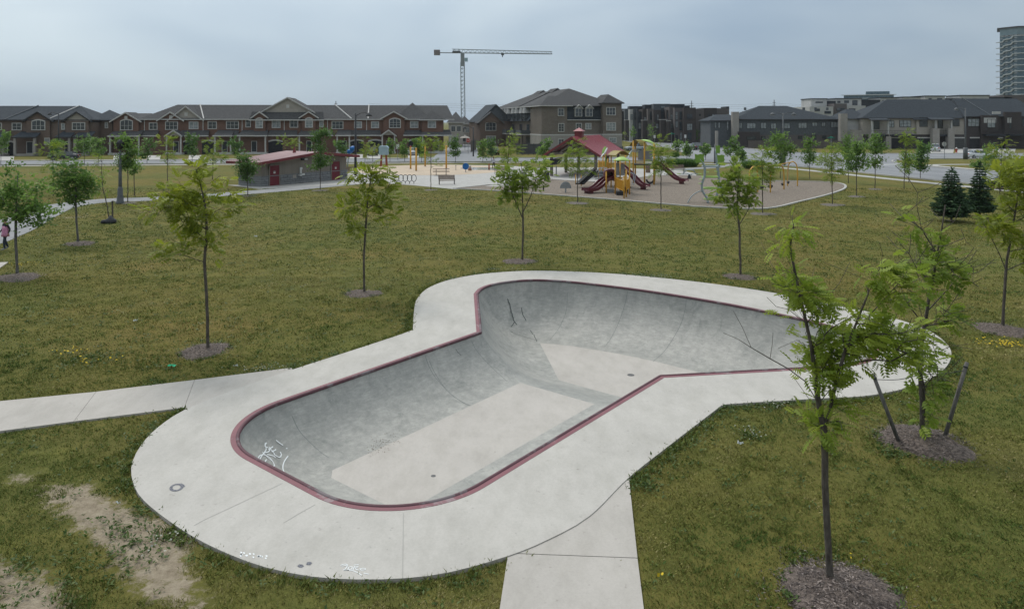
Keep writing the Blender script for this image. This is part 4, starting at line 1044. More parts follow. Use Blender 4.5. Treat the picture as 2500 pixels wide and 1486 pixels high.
class Bld:
    def __init__(s, name, label, O, ang, cat='building', group=None):
        s.O = np.array(O, float); s.a = math.radians(ang); s.ex = np.array((math.cos(s.a), math.sin(s.a))); s.ey = np.array((-math.sin(s.a), math.cos(s.a)))
        s.root = thing(name, label, cat, (O[0], O[1], 0), s.a, group); s.r = random.Random(int(abs(O[0])*13))
    def sz(s, px, py, dy=0.0):
        r = np.array(((px-CX)/F, 1.0)); t = (s.O @ s.ey+dy)/(r @ s.ey)
        return float((t*r-s.O) @ s.ex), H-(py-CY)/F*t
    def x(s, px, dy=0.0): return s.sz(px, 300, dy)[0]
    def z(s, px, py, dy=0.0): return s.sz(px, py, dy)[1]
    def part(s, name, mb, m, parent=None, smooth=False): return mb.build(name, M[m], parent or s.root, smooth)
    def box(s, name, m, x0, x1, y0, y1, z0, z1, parent=None): return s.part(name, MB().box(min(x0, x1), max(x0, x1), y0, y1, z0, z1), m, parent)
    def win(s, x0, z0, x1, z1, dy=0.0, cols=2, rows=2, fr='trim', gl=None, sur=.14, arch=0.0, name='window', bar=.06):
        """window proud of the facade plane y = dy"""
        gl = gl or s.r.choice(['glass', 'glass', 'curtain'])
        mb = MB(); y0, y1 = dy-.10, dy+.02
        if arch:
            k = 7; top = [(x0-sur+(x1-x0+2*sur)*i/k, z1+sur+arch*math.sin(math.pi*i/k)) for i in range(k+1)]
            inn = [(x0+(x1-x0)*i/k, z1+arch*.8*math.sin(math.pi*i/k)) for i in range(k+1)]
            for i in range(k): mb.xz([top[i], top[i+1], inn[i+1], inn[i]], y0, y1)
        else: mb.box(x0-sur, x1+sur, y0, y1, z1, z1+sur)
        mb.box(x0-sur, x1+sur, y0-.03, y1, z0-sur, z0); mb.box(x0-sur, x0, y0, y1, z0, z1); mb.box(x1, x1+sur, y0, y1, z0, z1)
        for i in range(1, cols): c = x0+(x1-x0)*i/cols; mb.box(c-bar/2, c+bar/2, y0+.01, y1, z0, z1+arch*.6)
        for j in range(1, rows): c = z0+(z1-z0)*j/rows; mb.box(x0, x1, y0+.015, y1, c-bar*.4, c+bar*.4)
        w = s.part(name, mb, fr)
        mb = MB()
        poly = [(x0, z0), (x1, z0), (x1, z1)]+([(x1-(x1-x0)*i/6, z1+arch*.8*math.sin(math.pi*i/6)) for i in range(1, 6)] if arch else [])+[(x0, z1)]
        mb.xz(poly, dy-.05, dy+.01); s.part('pane', mb, gl, w)
        return w
    def pwin(s, px0, py0, px1, py1, dy=0.0, **k):
        a = s.sz(px0, py1, dy); b = s.sz(px1, py0, dy); return s.win(a[0]+.12, a[1]+.10, b[0]-.12, b[1]-.10, dy, **k)
    def gable(s, x0, x1, ze, zp, y0, y1, roof='roof_grey', face='red_brick', trim='trim', xm=None, th=.16, ov=.35, facey=None, vent=False):
        xm = (x0+x1)/2 if xm is None else xm; k = (zp-ze)/((x1-x0)/2)
        mb = MB(); L_ = (x0-ov, ze-ov*k); R_ = (x1+ov, ze-ov*k)
        mb.xz([L_, (xm, zp), (xm, zp+th), (L_[0], L_[1]+th)], y0-.35, y1); mb.xz([(xm, zp), R_, (R_[0], R_[1]+th), (xm, zp+th)], y0-.35, y1)
        r = s.part('gable_roof', mb, roof)
        mb = MB()
        mb.xz([(L_[0], L_[1]-.08), (xm, zp-.10), (xm, zp+th+.02), (L_[0], L_[1]+th+.02)], y0-.42, y0-.352); mb.xz([(xm, zp-.10), (R_[0], R_[1]-.08), (R_[0], R_[1]+th+.02), (xm, zp+th+.02)], y0-.42, y0-.352)
        s.part('fascia', mb, trim, r)
        mb = MB(); mb.xz([(x0, ze), (x1, ze), (xm, zp-.02)], y0, y0+.3); g = s.part('gable_wall', mb, face)
        if vent: mb = MB(); zc = ze+(zp-ze)*.42; mb.box(xm-.28, xm+.28, y0-.06, y0, zc-.35, zc+.35); s.part('vent', mb, 'trim', g)
        return r
    def hip(s, x0, x1, y0, y1, ze, zr, m='roof_grey', hl=None, hr=None, ov=.45, name='roof', ridge_y=None, fascia='trim'):
        hl = (y1-y0)/2 if hl is None else hl; hr = (y1-y0)/2 if hr is None else hr; ym = (y0+y1)/2 if ridge_y is None else ridge_y
        X0, X1, Y0, Y1 = x0-ov, x1+ov, y0-ov, y1+ov; ra, rb = x0+hl, x1-hr
        if rb < ra: ra = rb = (ra+rb)/2
        vs = [(X0,Y0,ze),(X1,Y0,ze),(X1,Y1,ze),(X0,Y1,ze),(X0,Y0,ze+.16),(X1,Y0,ze+.16),(X1,Y1,ze+.16),(X0,Y1,ze+.16),(ra,ym,zr),(rb,ym,zr)]
        fs = [(3,2,1,0),(0,1,5,4),(1,2,6,5),(2,3,7,6),(3,0,4,7),(4,5,9,8),(5,6,9),(6,7,8,9),(7,4,8)]
        if ra == rb: vs = vs[:9]; fs = [(3,2,1,0),(0,1,5,4),(1,2,6,5),(2,3,7,6),(3,0,4,7),(4,5,8),(5,6,8),(6,7,8),(7,4,8)]
        r = s.part(name, MB().add(vs, fs), m)
        mb = MB(); mb.box(X0-.04, X1+.04, Y0-.06, Y0-.002, ze-.02, ze+.17); s.part('fascia', mb, fascia, r)
        return r
    def lean(s, x0, x1, yw, yo, zw, zo, m='roof_grey', trim='trim', th=.14):
        """pent roof from the wall yw out to yo"""
        mb = MB(); vs = [(x0, yo, zo), (x1, yo, zo), (x1-.3, yw, zw), (x0+.3, yw, zw)]
        mb.add([*vs, *[(a, b, c-th) for a, b, c in vs]], [(0,1,2,3),(7,6,5,4),(0,4,5,1),(1,5,6,2),(2,6,7,3),(3,7,4,0)])
        r = s.part('pent_roof', mb, m); mb = MB(); mb.box(x0-.02, x1+.02, yo-.07, yo-.002, zo-th-.06, zo+.02); s.part('fascia', mb, trim, r); return r
    def cols(s, xs, y, z0, z1, w=.26, m='trim'):
        for x in xs: s.box('column', m, x-w/2, x+w/2, y-w/2, y+w/2, z0, z1)
    def garage(s, x0, x1, y, zt, arch=True, m='garage', n=4):
        mb = MB()
        top = [(x0+(x1-x0)*i/8, zt+(.28*math.sin(math.pi*i/8) if arch else 0)) for i in range(9)]
        mb.xz([(x0, 0.02), (x1, 0.02)]+top[::-1], y-.04, y+.05); g = s.part('garage_door', mb, m)
        mb = MB()
        for i in range(8): mb.xz([(top[i][0], top[i][1]), (top[i+1][0], top[i+1][1]), (top[i+1][0], top[i+1][1]+.28), (top[i][0], top[i][1]+.28)], y-.09, y+.02)
        s.part('lintel', mb, 'trim', g)
        mb = MB()
        for i in range(1, n): mb.box(x0, x1, y-.055, y-.04, zt*i/n-.02, zt*i/n+.02)
        s.part('panel_groove', mb, 'dark_trim', g)

c1 = lambda x, y: (x*.25631, 200+y*.25631)            # readings from enlargements
c2 = lambda x, y: (560+x*.25631, 200+y*.25631)
def W2(B, c, r, dy=0.0, **k):
    p, q = c(r[0], r[1]), c(r[2], r[3]); return B.pwin(p[0], p[1], q[0], q[1], dy, **k)
# red brick row
B = Bld('row_house_block', 'long red-brick row of houses with grey shingle roofs behind the washroom', (-79.0, 142.0), 6.9)
LB = B.x(c2(2040, 0)[0]); ZE = 6.85
B.box('wall', 'red_brick', 0, LB, 0, 11, 0, ZE)
B.box('ground_floor', 'red_brick', 3.0, LB-6, -1.2, -.002, 0, 3.7)
x0 = B.x(c1(1350, 0)[0]); xr = B.x(c2(2050, 0)[0])
B.hip(x0, xr+1.5, 0, 11, ZE, 10.0, 'roof_grey', 5.0, .8)
B.hip(-.2, x0+2, .5, 10, ZE-.02, 8.2, 'roof_grey', 2.5, 2, name='low_roof')
for r, a in (((1145,372,1265,460), .35), ((1420,390,1500,455), 0), ((1575,380,1695,455), 0), ((1800,380,1890,450), 0), ((1980,378,2065,448), 0), ((2155,375,2275,448), 0)):
    W2(B, c1, r, -.62 if r[0] in (1145,) else -.002, cols=3 if r[2]-r[0] > 100 else 2, rows=2, arch=a)
for r, a in (((155,355,205,432), 0), ((250,358,320,440), .35), ((405,355,488,438), 0), ((575,352,655,435), 0), ((722,355,795,435), .35), ((857,352,898,432), 0), ((975,375,1085,448), 0), ((1190,378,1262,440), 0), ((1350,378,1425,440), 0), ((1522,360,1632,438), .35), ((1722,375,1800,438), 0), ((1890,370,1968,438), 0)):
    bay = -.62 if r[0] in (250, 722, 1522) else -.002
    W2(B, c2, r, bay, cols=3 if r[2]-r[0] > 100 else (1 if r[2]-r[0] < 55 else 2), rows=3 if a else 2, arch=a)
for c, xa, xb, pe, pp, fc, vent in ((c1,1065,1335,375,296,'red_brick',True), (c2,222,358,338,290,'red_brick',False), (c2,680,835,338,288,'red_brick',False), (c2,1452,1682,350,286,'red_brick',False)):
    a, b = B.x(c(xa,0)[0], -.6), B.x(c(xb,0)[0], -.6); ze = B.z(*c((xa+xb)/2, pe), -.6); zp = B.z(*c((xa+xb)/2, pp), -.6)
    B.box('bay', fc, a+.3, b-.3, -.6, .2, 3.7, ze); B.gable(a, b, ze, zp, -.6, 4.5, face=fc, vent=vent)
for c, xa, xb, pe, pp, fc, y1 in ((c1,1515,1745,366,292,'red_brick',5), (c1,1615,1930,362,238,'siding',6)):
    a, b = B.x(c(xa,0)[0]), B.x(c(xb,0)[0]); ze = B.z(*c((xa+xb)/2, pe)); zp = B.z(*c((xa+xb)/2, pp))
    B.gable(a, b, ze, zp, -.25 if fc == 'red_brick' else -.05, y1, face=fc, vent=True)
a, b = B.x(c2(300,0)[0]), B.x(c2(800,0)[0]); zb = B.z(*c2(550, 290)); zp = B.z(*c2(555, 158), 4.0)
B.lean(a-2.2, b+2.2, .6, -.75, zb+.1, ZE+.05)
B.gable(a, b, zb, zp, .55, 9, face='siding', vent=True)
B.hip(B.x(c2(1580,0)[0]), B.x(c2(1900,0)[0]), .2, 9.5, ZE, B.z(*c2(1740, 198), 5), 'roof_grey', 4.2, 4.2, name='cross_roof')
B.hip(B.x(c2(1830,0)[0]), B.x(c2(2040,0)[0]), -1.2, 4.0, ZE-.1, B.z(*c2(1915, 285), 0)+.3, 'roof_grey', 2.4, 2.4, name='cross_roof')
B.box('bay', 'red_brick', B.x(c2(1835,0)[0]), B.x(c2(2035,0)[0]), -1.2, -.003, 0, ZE-.1)
W2(B, c2, (1890,372,1968,438), -1.2, cols=2, rows=2)
# pent roofs, porches, garages
for c, xa, xb in ((c1,1355,1530), (c1,1720,2010), (c1,2160,2290), (c2,-20,25), (c2,370,660), (c2,930,1000), (c2,1140,1450), (c2,1660,1840)):
    B.lean(B.x(c(xa,0)[0]), B.x(c(xb,0)[0]), 0, -1.75, 4.75, 3.75)
for c, xa, xb, gb in ((c1,1030,1340,0), (c1,1570,1740,1), (c1,2030,2215,0), (c2,80,360,0), (c2,650,850,0), (c2,1010,1160,0), (c2,1440,1590,1), (c2,1825,2120,0)):
    a, b = B.x(c(xa,0)[0], -2.6), B.x(c(xb,0)[0], -2.6)
    if gb: B.gable(a+.3, b-.3, 3.75, 4.7, -2.6, 0, face='siding', roof='roof_grey')
    else: B.lean(a, b, 0, -3.0, 4.8, 3.75)
    B.box('porch_floor', 'trim', a+.1, b-.1, -2.9, -1.202, 0, .35); B.cols([a+.35, b-.35], -2.6, .35, 3.75 if gb else 3.55)
    B.win((a+b)/2-.45, .45, (a+b)/2+.45, 2.5, -1.2 if a > 3 else -.002, cols=1, rows=1, fr='trim', gl='door', name='door', sur=.1)
for c, xa, xb in ((c1,1745,1850), (c1,1925,2045), (c2,372,508), (c2,1152,1278), (c2,1322,1458), (c2,1706,1795)):
    B.garage(B.x(c(xa,0)[0], -1.2), B.x(c(xb,0)[0], -1.2), -1.2, 2.35)
for px in (c1(1377,0)[0], c1(1935,0)[0], c1(2307,0)[0], c2(523,0)[0], c2(935,0)[0], c2(1308,0)[0]):
    x = B.x(px); B.box('downspout', 'trim', x-.06, x+.06, -.12, -.004, 3.9, ZE)
for c, xa, xb, za, zb_ in ((c1,1825,1945,0,0), (c2,975,1165,0,0), (c2,1310,1322,0,0)):
    x = B.x(c(xa,0)[0]); xe = B.x(c(xb,0)[0]); mb = MB(); mb.bar((x, 5.45, 10.08), (xe, -.35, ZE+.25), .22, .16); B.part('party_wall_cap', mb, 'trim')
# dark roofed row on the far left
B = Bld('row_house_block', 'brown-brick row of houses with dark roofs at the far left', (-104.0, 136.0), 6.9)
LA = B.x(c1(888,0)[0]); ZA = 6.7
B.box('wall', 'brown_brick', -8, LA, 0, 10.5, 0, ZA); B.box('side_wing', 'brown_brick', LA+.004, B.x(c1(1070,0)[0], 3), 3, 12, 0, ZA-.02)
B.hip(-8, LA, 0, 10.5, ZA, 9.6, 'roof_dark', 3, 4.5, fascia='dark_trim'); B.hip(LA-1.5, B.x(c1(1070,0)[0], 3), 3, 12, ZA-.05, 8.9, 'roof_dark', 2, 3.0, name='wing_roof', fascia='dark_trim')
for r, a in (((-40,392,18,458), 0), ((115,392,208,460), 0), ((302,375,432,460), .35), ((585,395,622,455), 0), ((688,388,812,458), 0)):
    W2(B, c1, r, -.55 if r[0] in (302, 688) else -.002, cols=3 if r[2]-r[0] > 100 else (1 if r[2]-r[0] < 50 else 2), rows=2, arch=a)
W2(B, c1, (1000,385,1030,440), 3.0, cols=1, rows=2)
for xa, xb, pe, pp, fc in ((235,490,370,290,'brown_brick'), (610,860,372,290,'siding')):
    a, b = B.x(c1(xa,0)[0], -.5), B.x(c1(xb,0)[0], -.5); ze = B.z(*c1((xa+xb)/2, pe), -.5); zp = B.z(*c1((xa+xb)/2, pp), -.5)
    B.box('bay', 'brown_brick', a+.3, b-.3, -.53, .2, 0, ze); B.gable(a, b, ze, zp, -.5, 5, 'roof_dark', fc, 'dark_trim')
for xa, xb in ((130,360), (535,690), (700,880), (-60,60)):
    a, b = B.x(c1(xa,0)[0], -2), B.x(c1(xb,0)[0], -2); B.lean(a, b, 0, -2.6, 4.6, 3.6, 'roof_dark', 'dark_trim'); B.cols([a+.4, b-.4], -2.3, 0, 3.5, .4, 'pale_stone')
    B.box('porch_floor', 'pale_stone', a+.2, b-.2, -2.5, -.6, 0, .4); B.win((a+b)/2-.5, .5, (a+b)/2+.5, 2.6, -.535, cols=1, rows=1, gl='door', name='door', sur=.1)
W2(B, c1, (425,535,475,600), -.55, cols=2, rows=2)
for xa in (55, 465): x = B.x(c1(xa,0)[0]); mb = MB(); mb.bar((x+3.2, 5.2, 9.7), (x, -.4, ZA+.2), .24, .16); B.part('party_wall_cap', mb, 'trim' if xa > 100 else 'grey_siding')
B.garage(B.x(c1(60,0)[0]), B.x(c1(145,0)[0]), -.12, 2.3)
# stone apartment building
k5 = lambda x, y: (1190+x*.13617, 210+y*.13617)
B = Bld('apartment_block', 'four-storey stone apartment building with hipped roof and black mansard', (6.8, 165.0), 15.0)
WS = B.x(k5(2370,0)[0]); LF = 44.0
xm0, xm1 = B.x(k5(1430,0)[0]), B.x(k5(2000,0)[0]); xt = B.x(k5(2065,0)[0], -1)
B.box('wall', 'stone_brick', 0, xm0, 0, 9, 0, 10.0); B.box('wall', 'stone_brick', xm0+.002, xt+.3, .25, 9, 0, 6.9); B.box('corner_tower', 'stone_brick', xt, WS, -1.2, 8.8, 0, 10.7)
B.box('rear_wing', 'stone_brick', .35, WS-.4, 9.003, LF, 0, 6.6); B.box('inner_wall', 'stone_brick', 1.6, WS-1.6, 8, LF-.4, 6.6, 10.0)
B.box('plinth', 'pale_stone', -.12, xt, -.12, 8.9, 0, 3.3); B.box('band', 'trim', -.16, xt-.002, -.16, 9.0, 3.3, 3.55); B.box('band', 'trim', xt-.16, WS+.1, -1.32, 3, 3.35, 3.6); B.box('plinth', 'pale_stone', xt-.1, WS+.08, -1.28, 3, 0, 3.35)
mb = MB(); mb.yz([(-.1, 6.95), (.3, 10.1), (3, 10.1), (3, 6.95)], xm0+.05, xt-.05); B.part('mansard', mb, 'roof_dark'); mb = MB(); mb.box(xm0, xt-.02, -.18, 1, 6.78, 6.95); B.part('cornice', mb, 'trim')
B.hip(0, WS-.5, 0, LF, 10.02, 14.6, 'roof_grey', 8.5, 8.5, .5, ridge_y=None, name='roof')
# ridge runs front to back, so lay the big roof the other way round
o = bpy.data.objects[[c.name for c in B.root.children if c.name.startswith('roof')][-1]]
for ch in list(o.children): bpy.data.objects.remove(ch)
hw = WS/2; vs = [(-.5,-.5,10.02),(WS,-.5,10.02),(WS,LF,10.02),(-.5,LF,10.02),(-.5,-.5,10.2),(WS,-.5,10.2),(WS,LF,10.2),(-.5,LF,10.2),(hw,8.5,14.6),(hw,LF-8,14.6)]
o.data.clear_geometry(); o.data.from_pydata(vs, [], [(3,2,1,0),(0,1,5,4),(1,2,6,5),(2,3,7,6),(3,0,4,7),(4,5,8),(5,6,9,8),(6,7,9),(7,4,8,9)]); o.data.update()
mb = MB(); mb.box(-.55, xm0, -.56, -.502, 10.0, 10.2); B.part('fascia', mb, 'trim', o); mb = MB(); mb.box(-.56, -.502, -.5, LF, 10.0, 10.2); B.part('fascia', mb, 'trim', o)
B.hip(0, xm0+.6, -.05, 9, 10.05, 12.6, 'roof_grey', 3.0, .6, .52, name='front_roof')
for yy, hh in ((17, 14.75), (29, 14.7)): mb = MB(); mb.add([(hw-1.6,yy,hh-.75),(hw+1.6,yy,hh-.75),(hw,yy,hh+.35),(hw-1.6,yy+6,hh-.75),(hw+1.6,yy+6,hh-.75),(hw,yy+6,hh+.35)], [(0,1,2),(5,4,3),(0,2,5,3),(2,1,4,5),(1,0,3,4)]); B.part('ridge_step', mb, 'roof_grey', o)
mb = MB(); mb.bar((hw, 20, 14.72), (-.4, 18, 10.3), .3, .2); B.part('party_wall_cap', mb, 'dark_trim', o)
mb = MB(); mb.add([(xt-.4,-1.7,10.7),(WS+.5,-1.7,10.7),(WS+.5,6,10.7),(xt-.4,6,10.7),(xt-.4,-1.7,10.9),(WS+.5,-1.7,10.9),(WS+.5,6,10.9),(xt-.4,6,10.9),((xt+WS)/2,1.2,13.0),((xt+WS)/2,6,13.0)], [(3,2,1,0),(0,1,5,4),(1,2,6,5),(2,3,7,6),(3,0,4,7),(4,5,8),(5,6,9,8),(6,7,9),(7,4,8,9)]); B.part('tower_roof', mb, 'roof_grey')
for r, dy, cl_, rw in (((1262,400,1372,538),-.002,2,2), ((1268,672,1375,822),-.002,2,3), ((1268,950,1375,1060),-.122,2,2), ((1585,668,1690,780),.248,2,2), ((1755,668,1860,778),.248,2,2), ((2130,385,2295,525),-1.202,3,2), ((2130,655,2300,800),-1.202,3,3), ((2180,925,2310,1020),-1.285,3,2)):
    W2(B, k5, r, dy, cols=cl_, rows=rw)
for xa, xb in ((1560,1690), (1750,1880)):
    a, b = B.x(k5(xa,0)[0]), B.x(k5(xb,0)[0]); z0, z1 = B.z(*k5(xa, 550)), B.z(*k5(xa, 400))
    d_ = B.box('dormer', 'trim', a, b, -.35, 1.5, z0, z1); B.win(a+.15, z0+.1, b-.15, z1-.1, -.352, cols=2, rows=2, sur=.06, gl='glass'); B.gable(a, b, z1, z1+.75, -.35, 1.4, 'trim', 'trim', 'trim', ov=.15, th=.08)
# flank: dormers, balconies, garages along the side street (local x = 0 side)
for i, y in enumerate((12, 15, 19.5, 23, 28, 31, 34.5, 38.5)):
    mb = MB(); mb.box(-.9, 2.6, y-.6, y+.6, 7.0, 8.6); dm = B.part('dormer', mb, 'grey_siding')
    mb = MB(); mb.add([(-1.0,y-.8,8.6),(-1.0,y+.8,8.6),(-1.0,y,9.9),(3.0,y-.8,8.6),(3.0,y+.8,8.6),(3.0,y,9.9)], [(0,1,2),(5,4,3),(0,2,5,3),(2,1,4,5),(1,0,3,4)]); B.part('dormer_gable', mb, 'trim', dm)
    mb = MB(); mb.box(-.94, -.902, y-.4, y+.4, 7.2, 8.4); B.part('pane', mb, 'glass', dm)
mb = MB(); mb.add([(-.5,9.2,6.6),(-.5,LF,6.6),(1.6,LF,10.0),(1.6,9.2,10.0),(1.6,9.2,6.6),(1.6,LF,6.6)], [(0,1,2,3),(1,5,2),(0,3,4),(4,5,1,0)]); o = B.part('mansard', mb, 'roof_dark'); recalc(o)
for i, y in enumerate((10, 16.5, 24, 31, 37.5)):
    mb = MB(); mb.box(-2.2, .348, y, y+4.6, 3.2, 3.45); f = B.part('balcony', mb, 'trim')
    mb = MB(); mb.box(-2.2, -2.12, y, y+4.6, 3.45, 4.4); mb.box(-2.2, .34, y, y+.08, 3.45, 4.4); B.part('railing', mb, 'grey_siding', f)
    B.cols([-2.0], y+.2, 0, 3.2, .35, 'stone_brick'); B.cols([-2.0], y+4.4, 0, 3.2, .35, 'stone_brick')
    mb = MB(); mb.box(.28, .349, y+.6, y+4.0, .1, 2.6); B.part('garage_door', mb, 'garage_grey'); mb = MB(); mb.box(.28, .349, y+1, y+3.4, 3.6, 5.8); B.part('patio_door', mb, 'glass')
# black modern townhouses beyond, stepping back along the side road
k6 = lambda x, y: (1500+x*.11214, 230+y*.11214)
B = Bld('modern_townhouse_block', 'black and taupe flat-roofed three-storey townhouses right of the stone building', (31.0, 214.0), -4.0)
def block(px0, px1, pyt, dy, dep, m, ztop=None, name='wall', z0=0):
    a, b = B.x(px0, dy), B.x(px1, dy); return B.box(name, m, a, b, dy, dy+dep, z0, B.z((px0+px1)/2, pyt, dy))
for x0_, x1_, yt, dy, m in ((100,225,370,34,'dark_brick'), (225,330,330,30,'grey_siding'), (330,480,330,25,'white_panel'), (410,500,320,24,'grey_siding'), (500,610,380,20,'black_panel'), (610,730,320,18,'dark_brick'), (730,850,320,14,'taupe'), (850,1010,345,10,'dark_brick'), (1010,1120,340,13,'black_panel'), (1130,1200,345,9,'dark_brick'), (1195,1310,275,7,'taupe'), (1310,1510,300,3,'taupe'), (1510,1775,295,0,'dark_brick'), (1775,1950,320,3.5,'taupe'), (1950,2230,300,4.5,'dark_brick'), (2230,2500,310,6,'taupe')):
    block(k6(x0_,0)[0], k6(x1_,0)[0], k6(0,yt)[1], dy, 12, m)
for x0_, x1_, yt, dy, m in ((330,900,262,31,'black_panel'), (660,900,228,24,'black_panel'), (850,1220,212,19,'grey_siding'), (1220,1530,218,16,'black_panel'), (1530,1640,250,14,'black_panel'), (2440,2500,270,12,'black_panel'), (100,330,318,42,'black_panel')):
    block(k6(x0_,0)[0], k6(x1_,0)[0], k6(0,yt)[1], dy, 8, m, name='penthouse')
for r, dy, gl, c_, r_ in (((1570,430,1700,545),0,'glass',3,2), ((1575,640,1700,790),0,'curtain',3,2), ((1325,380,1385,560),3,'curtain',2,2), ((1410,380,1475,560),3,'glass',1,2), ((1325,580,1385,730),3,'curtain',2,2), ((1410,600,1475,790),3,'glass',1,2), ((1215,440,1290,560),7,'curtain',2,2), ((1215,640,1285,750),7,'curtain',2,2), ((1320,890,1385,1000),3,'door',1,1), ((1840,430,1885,480),3.5,'glass',1,1), ((2040,430,2080,510),4.5,'glass',1,2), ((2125,430,2165,510),4.5,'curtain',1,2), ((1850,640,1970,850),3.5,'door',1,1),
                          ((890,440,920,580),10,'glass',1,2), ((930,440,965,580),10,'curtain',1,2), ((900,640,965,750),10,'curtain',2,2), ((1140,380,1175,540),9,'glass',1,2), ((770,380,835,560),14,'glass',2,2), ((640,620,700,740),18,'glass',2,2), ((640,500,700,570),18,'curtain',2,1), ((520,620,600,760),20,'curtain',2,2), ((350,440,400,560),25,'curtain',1,2), ((430,330,470,560),24,'glass',1,3), ((190,470,220,560),34,'glass',1,2), ((240,620,320,760),30,'glass',2,2), ((1585,830,1690,1000),0,'glass',2,2), ((1420,830,1480,1000),3,'curtain',1,2), ((1010,255,1110,310),19,'curtain',2,1)):
    W2(B, k6, r, dy-.003, cols=c_, rows=r_, fr='dark_trim', gl=gl, sur=.08)
for x0_, x1_, yt, dy in ((985,1130,560,8.5), (230,340,570,29), (600,720,575,17), (1130,1210,590,6.4)):
    a, b = B.x(k6(x0_,0)[0], dy), B.x(k6(x1_,0)[0], dy); z = B.z(*k6(x0_, yt), dy)
    B.box('porch', 'dark_brick', a, b, dy-2, dy+3, 0, z); B.box('porch_cap', 'white_panel', a-.1, b+.1, dy-2.1, dy+3, z, z+.18)
# hip-roofed grey house behind the fence
k7 = lambda x, y: (1500+x*.25631, 180+y*.25631)
B = Bld('row_house_block', 'grey two-storey houses with dark hipped roof behind the long fence', (51.5, 178.0), 0.0)
xa, xb = B.x(k7(1150,0)[0]), B.x(k7(2150,0)[0])
B.box('wall', 'grey_siding', xa, xb, 0, 12, 3.2, 6.9); B.box('ground_floor', 'taupe', xa, xb, .05, 12, 0, 3.2); B.box('brick_porch', 'dark_brick', B.x(k7(1185,0)[0], -1.5), B.x(k7(1385,0)[0], -1.5), -1.5, .04, 0, 4.0)
B.hip(xa, xb, 0, 12, 6.9, 10.5, 'roof_dark', 8, 11, fascia='dark_trim')
x2 = B.x(k7(915,0)[0], 1.5); B.box('side_wing', 'grey_siding', x2, xa-.003, 1.5, 11, 0, 6.6); B.hip(x2, xa+1, 1.5, 11, 6.6, 8.3, 'roof_dark', 2.6, .5, name='wing_roof', fascia='dark_trim')
for q in (1125, 970): a = B.x(k7(q,0)[0], -.6); B.box('chimney', 'pale_stone', a, a+(1.6 if q > 1000 else .5), -.6, .6, 0, 8.9 if q > 1000 else 4.2)
for r in ((1185,468,1220,525), (1258,468,1348,525), (1392,465,1450,525), (1485,470,1545,528), (1590,470,1675,525), (1748,465,1835,522), (1880,462,1935,502), (1970,462,2012,506), (2058,458,2140,515)):
    W2(B, k7, r, -.002, cols=3 if r[2]-r[0] > 80 else 2, rows=1, fr='dark_trim', gl='curtain', sur=.07)
for r in ((1258,595,1350,632), (1395,595,1440,632), (1745,590,1790,625), (1870,588,1925,625), (1975,588,2020,620)): W2(B, k7, r, .048 if r[0] > 1390 else -1.502, cols=2, rows=1, fr='dark_trim', gl='glass', sur=.07)
for r in ((950,460,975,520), (985,460,1010,520), (1065,440,1090,540)): W2(B, k7, r, 1.498, cols=1, rows=2, fr='dark_trim', gl='curtain', sur=.07)
for i in range(9):
    x = xa+4+i*3; mb = MB(); mb.box(x, x+.5, 5.2, 5.7, 9.4, 10.1); B.part('roof_vent', mb, 'grey_siding')
# dark townhouses on the right
k8 = lambda x, y: (1980+x*.20892, 180+y*.20892)
B = Bld('row_house_block', 'long dark-roofed townhouses with stone pillars at the right edge', (80.0, 172.0), 0.0)
xa, xb, xc = B.x(k8(600,0)[0]), B.x(k8(1790,0)[0]), B.x(k8(2700,0)[0])
B.box('wall', 'siding', xa, xb, 0, 12, 3.4, 7.2); B.box('ground_floor', 'dark_brick', xa, xb, -.3, 12, 0, 3.4); B.box('wall', 'dark_brick', xb+.003, xc, -.25, 12, 0, 7.6)
B.hip(xa, xb+1, 0, 12, 7.2, 12.0, 'roof_dark', 9, 1, fascia='dark_trim'); B.hip(xb, xc, -.2, 12, 7.6, 12.2, 'roof_dark', 1, 2, name='roof', fascia='dark_trim')
x2 = B.x(k8(400,0)[0], 2); B.box('side_wing', 'white_panel', x2, xa-.003, 2, 12, 0, 7.0); B.hip(x2, xa+2, 2, 12, 7.0, 9.6, 'roof_dark', 2.5, 1, name='wing_roof', fascia='dark_trim')
for q, w, zt, dy in ((345,1.7,8.4,.5), (485,1.4,4.6,-.9), (550,1.2,4.4,-.6), (1425,1.6,4.9,-2.2), (1605,1.5,4.9,-2.2), (700,1.2,3.6,-1.8), (880,1.2,3.6,-1.8)):
    a = B.x(k8(q,0)[0], dy); B.box('stone_pillar', 'pale_stone', a, a+w, dy, dy+1.2, 0, zt)
for q in (1450, 1630, 705, 890): a = B.x(k8(q,0)[0], -2); B.cols([a+.4], -1.6, 3.6, 6.9, .4, 'white_panel')
B.lean(B.x(k8(1400,0)[0],-2.2), B.x(k8(1690,0)[0],-2.2), 0, -2.6, 7.5, 7.0, 'roof_dark', 'dark_trim'); B.lean(B.x(k8(700,0)[0],-2.2), B.x(k8(930,0)[0],-2.2), 0, -2.4, 7.4, 6.9, 'roof_dark', 'dark_trim')
for q0, q1 in ((1440,1640), (705,910), (920,1210)):
    a, b = B.x(k8(q0,0)[0], -1.8), B.x(k8(q1,0)[0], -1.8); B.box('balcony', 'black_panel', a, b, -1.8, -.302, 3.0, 3.4)
    mb = MB(); mb.box(a, b, -1.8, -1.75, 4.35, 4.42); n_ = int((b-a)/.35)
    for i in range(n_+1): mb.box(a+(b-a)*i/n_-.015, a+(b-a)*i/n_+.015, -1.79, -1.76, 3.4, 4.36)
    B.part('railing', mb, 'dark_trim')
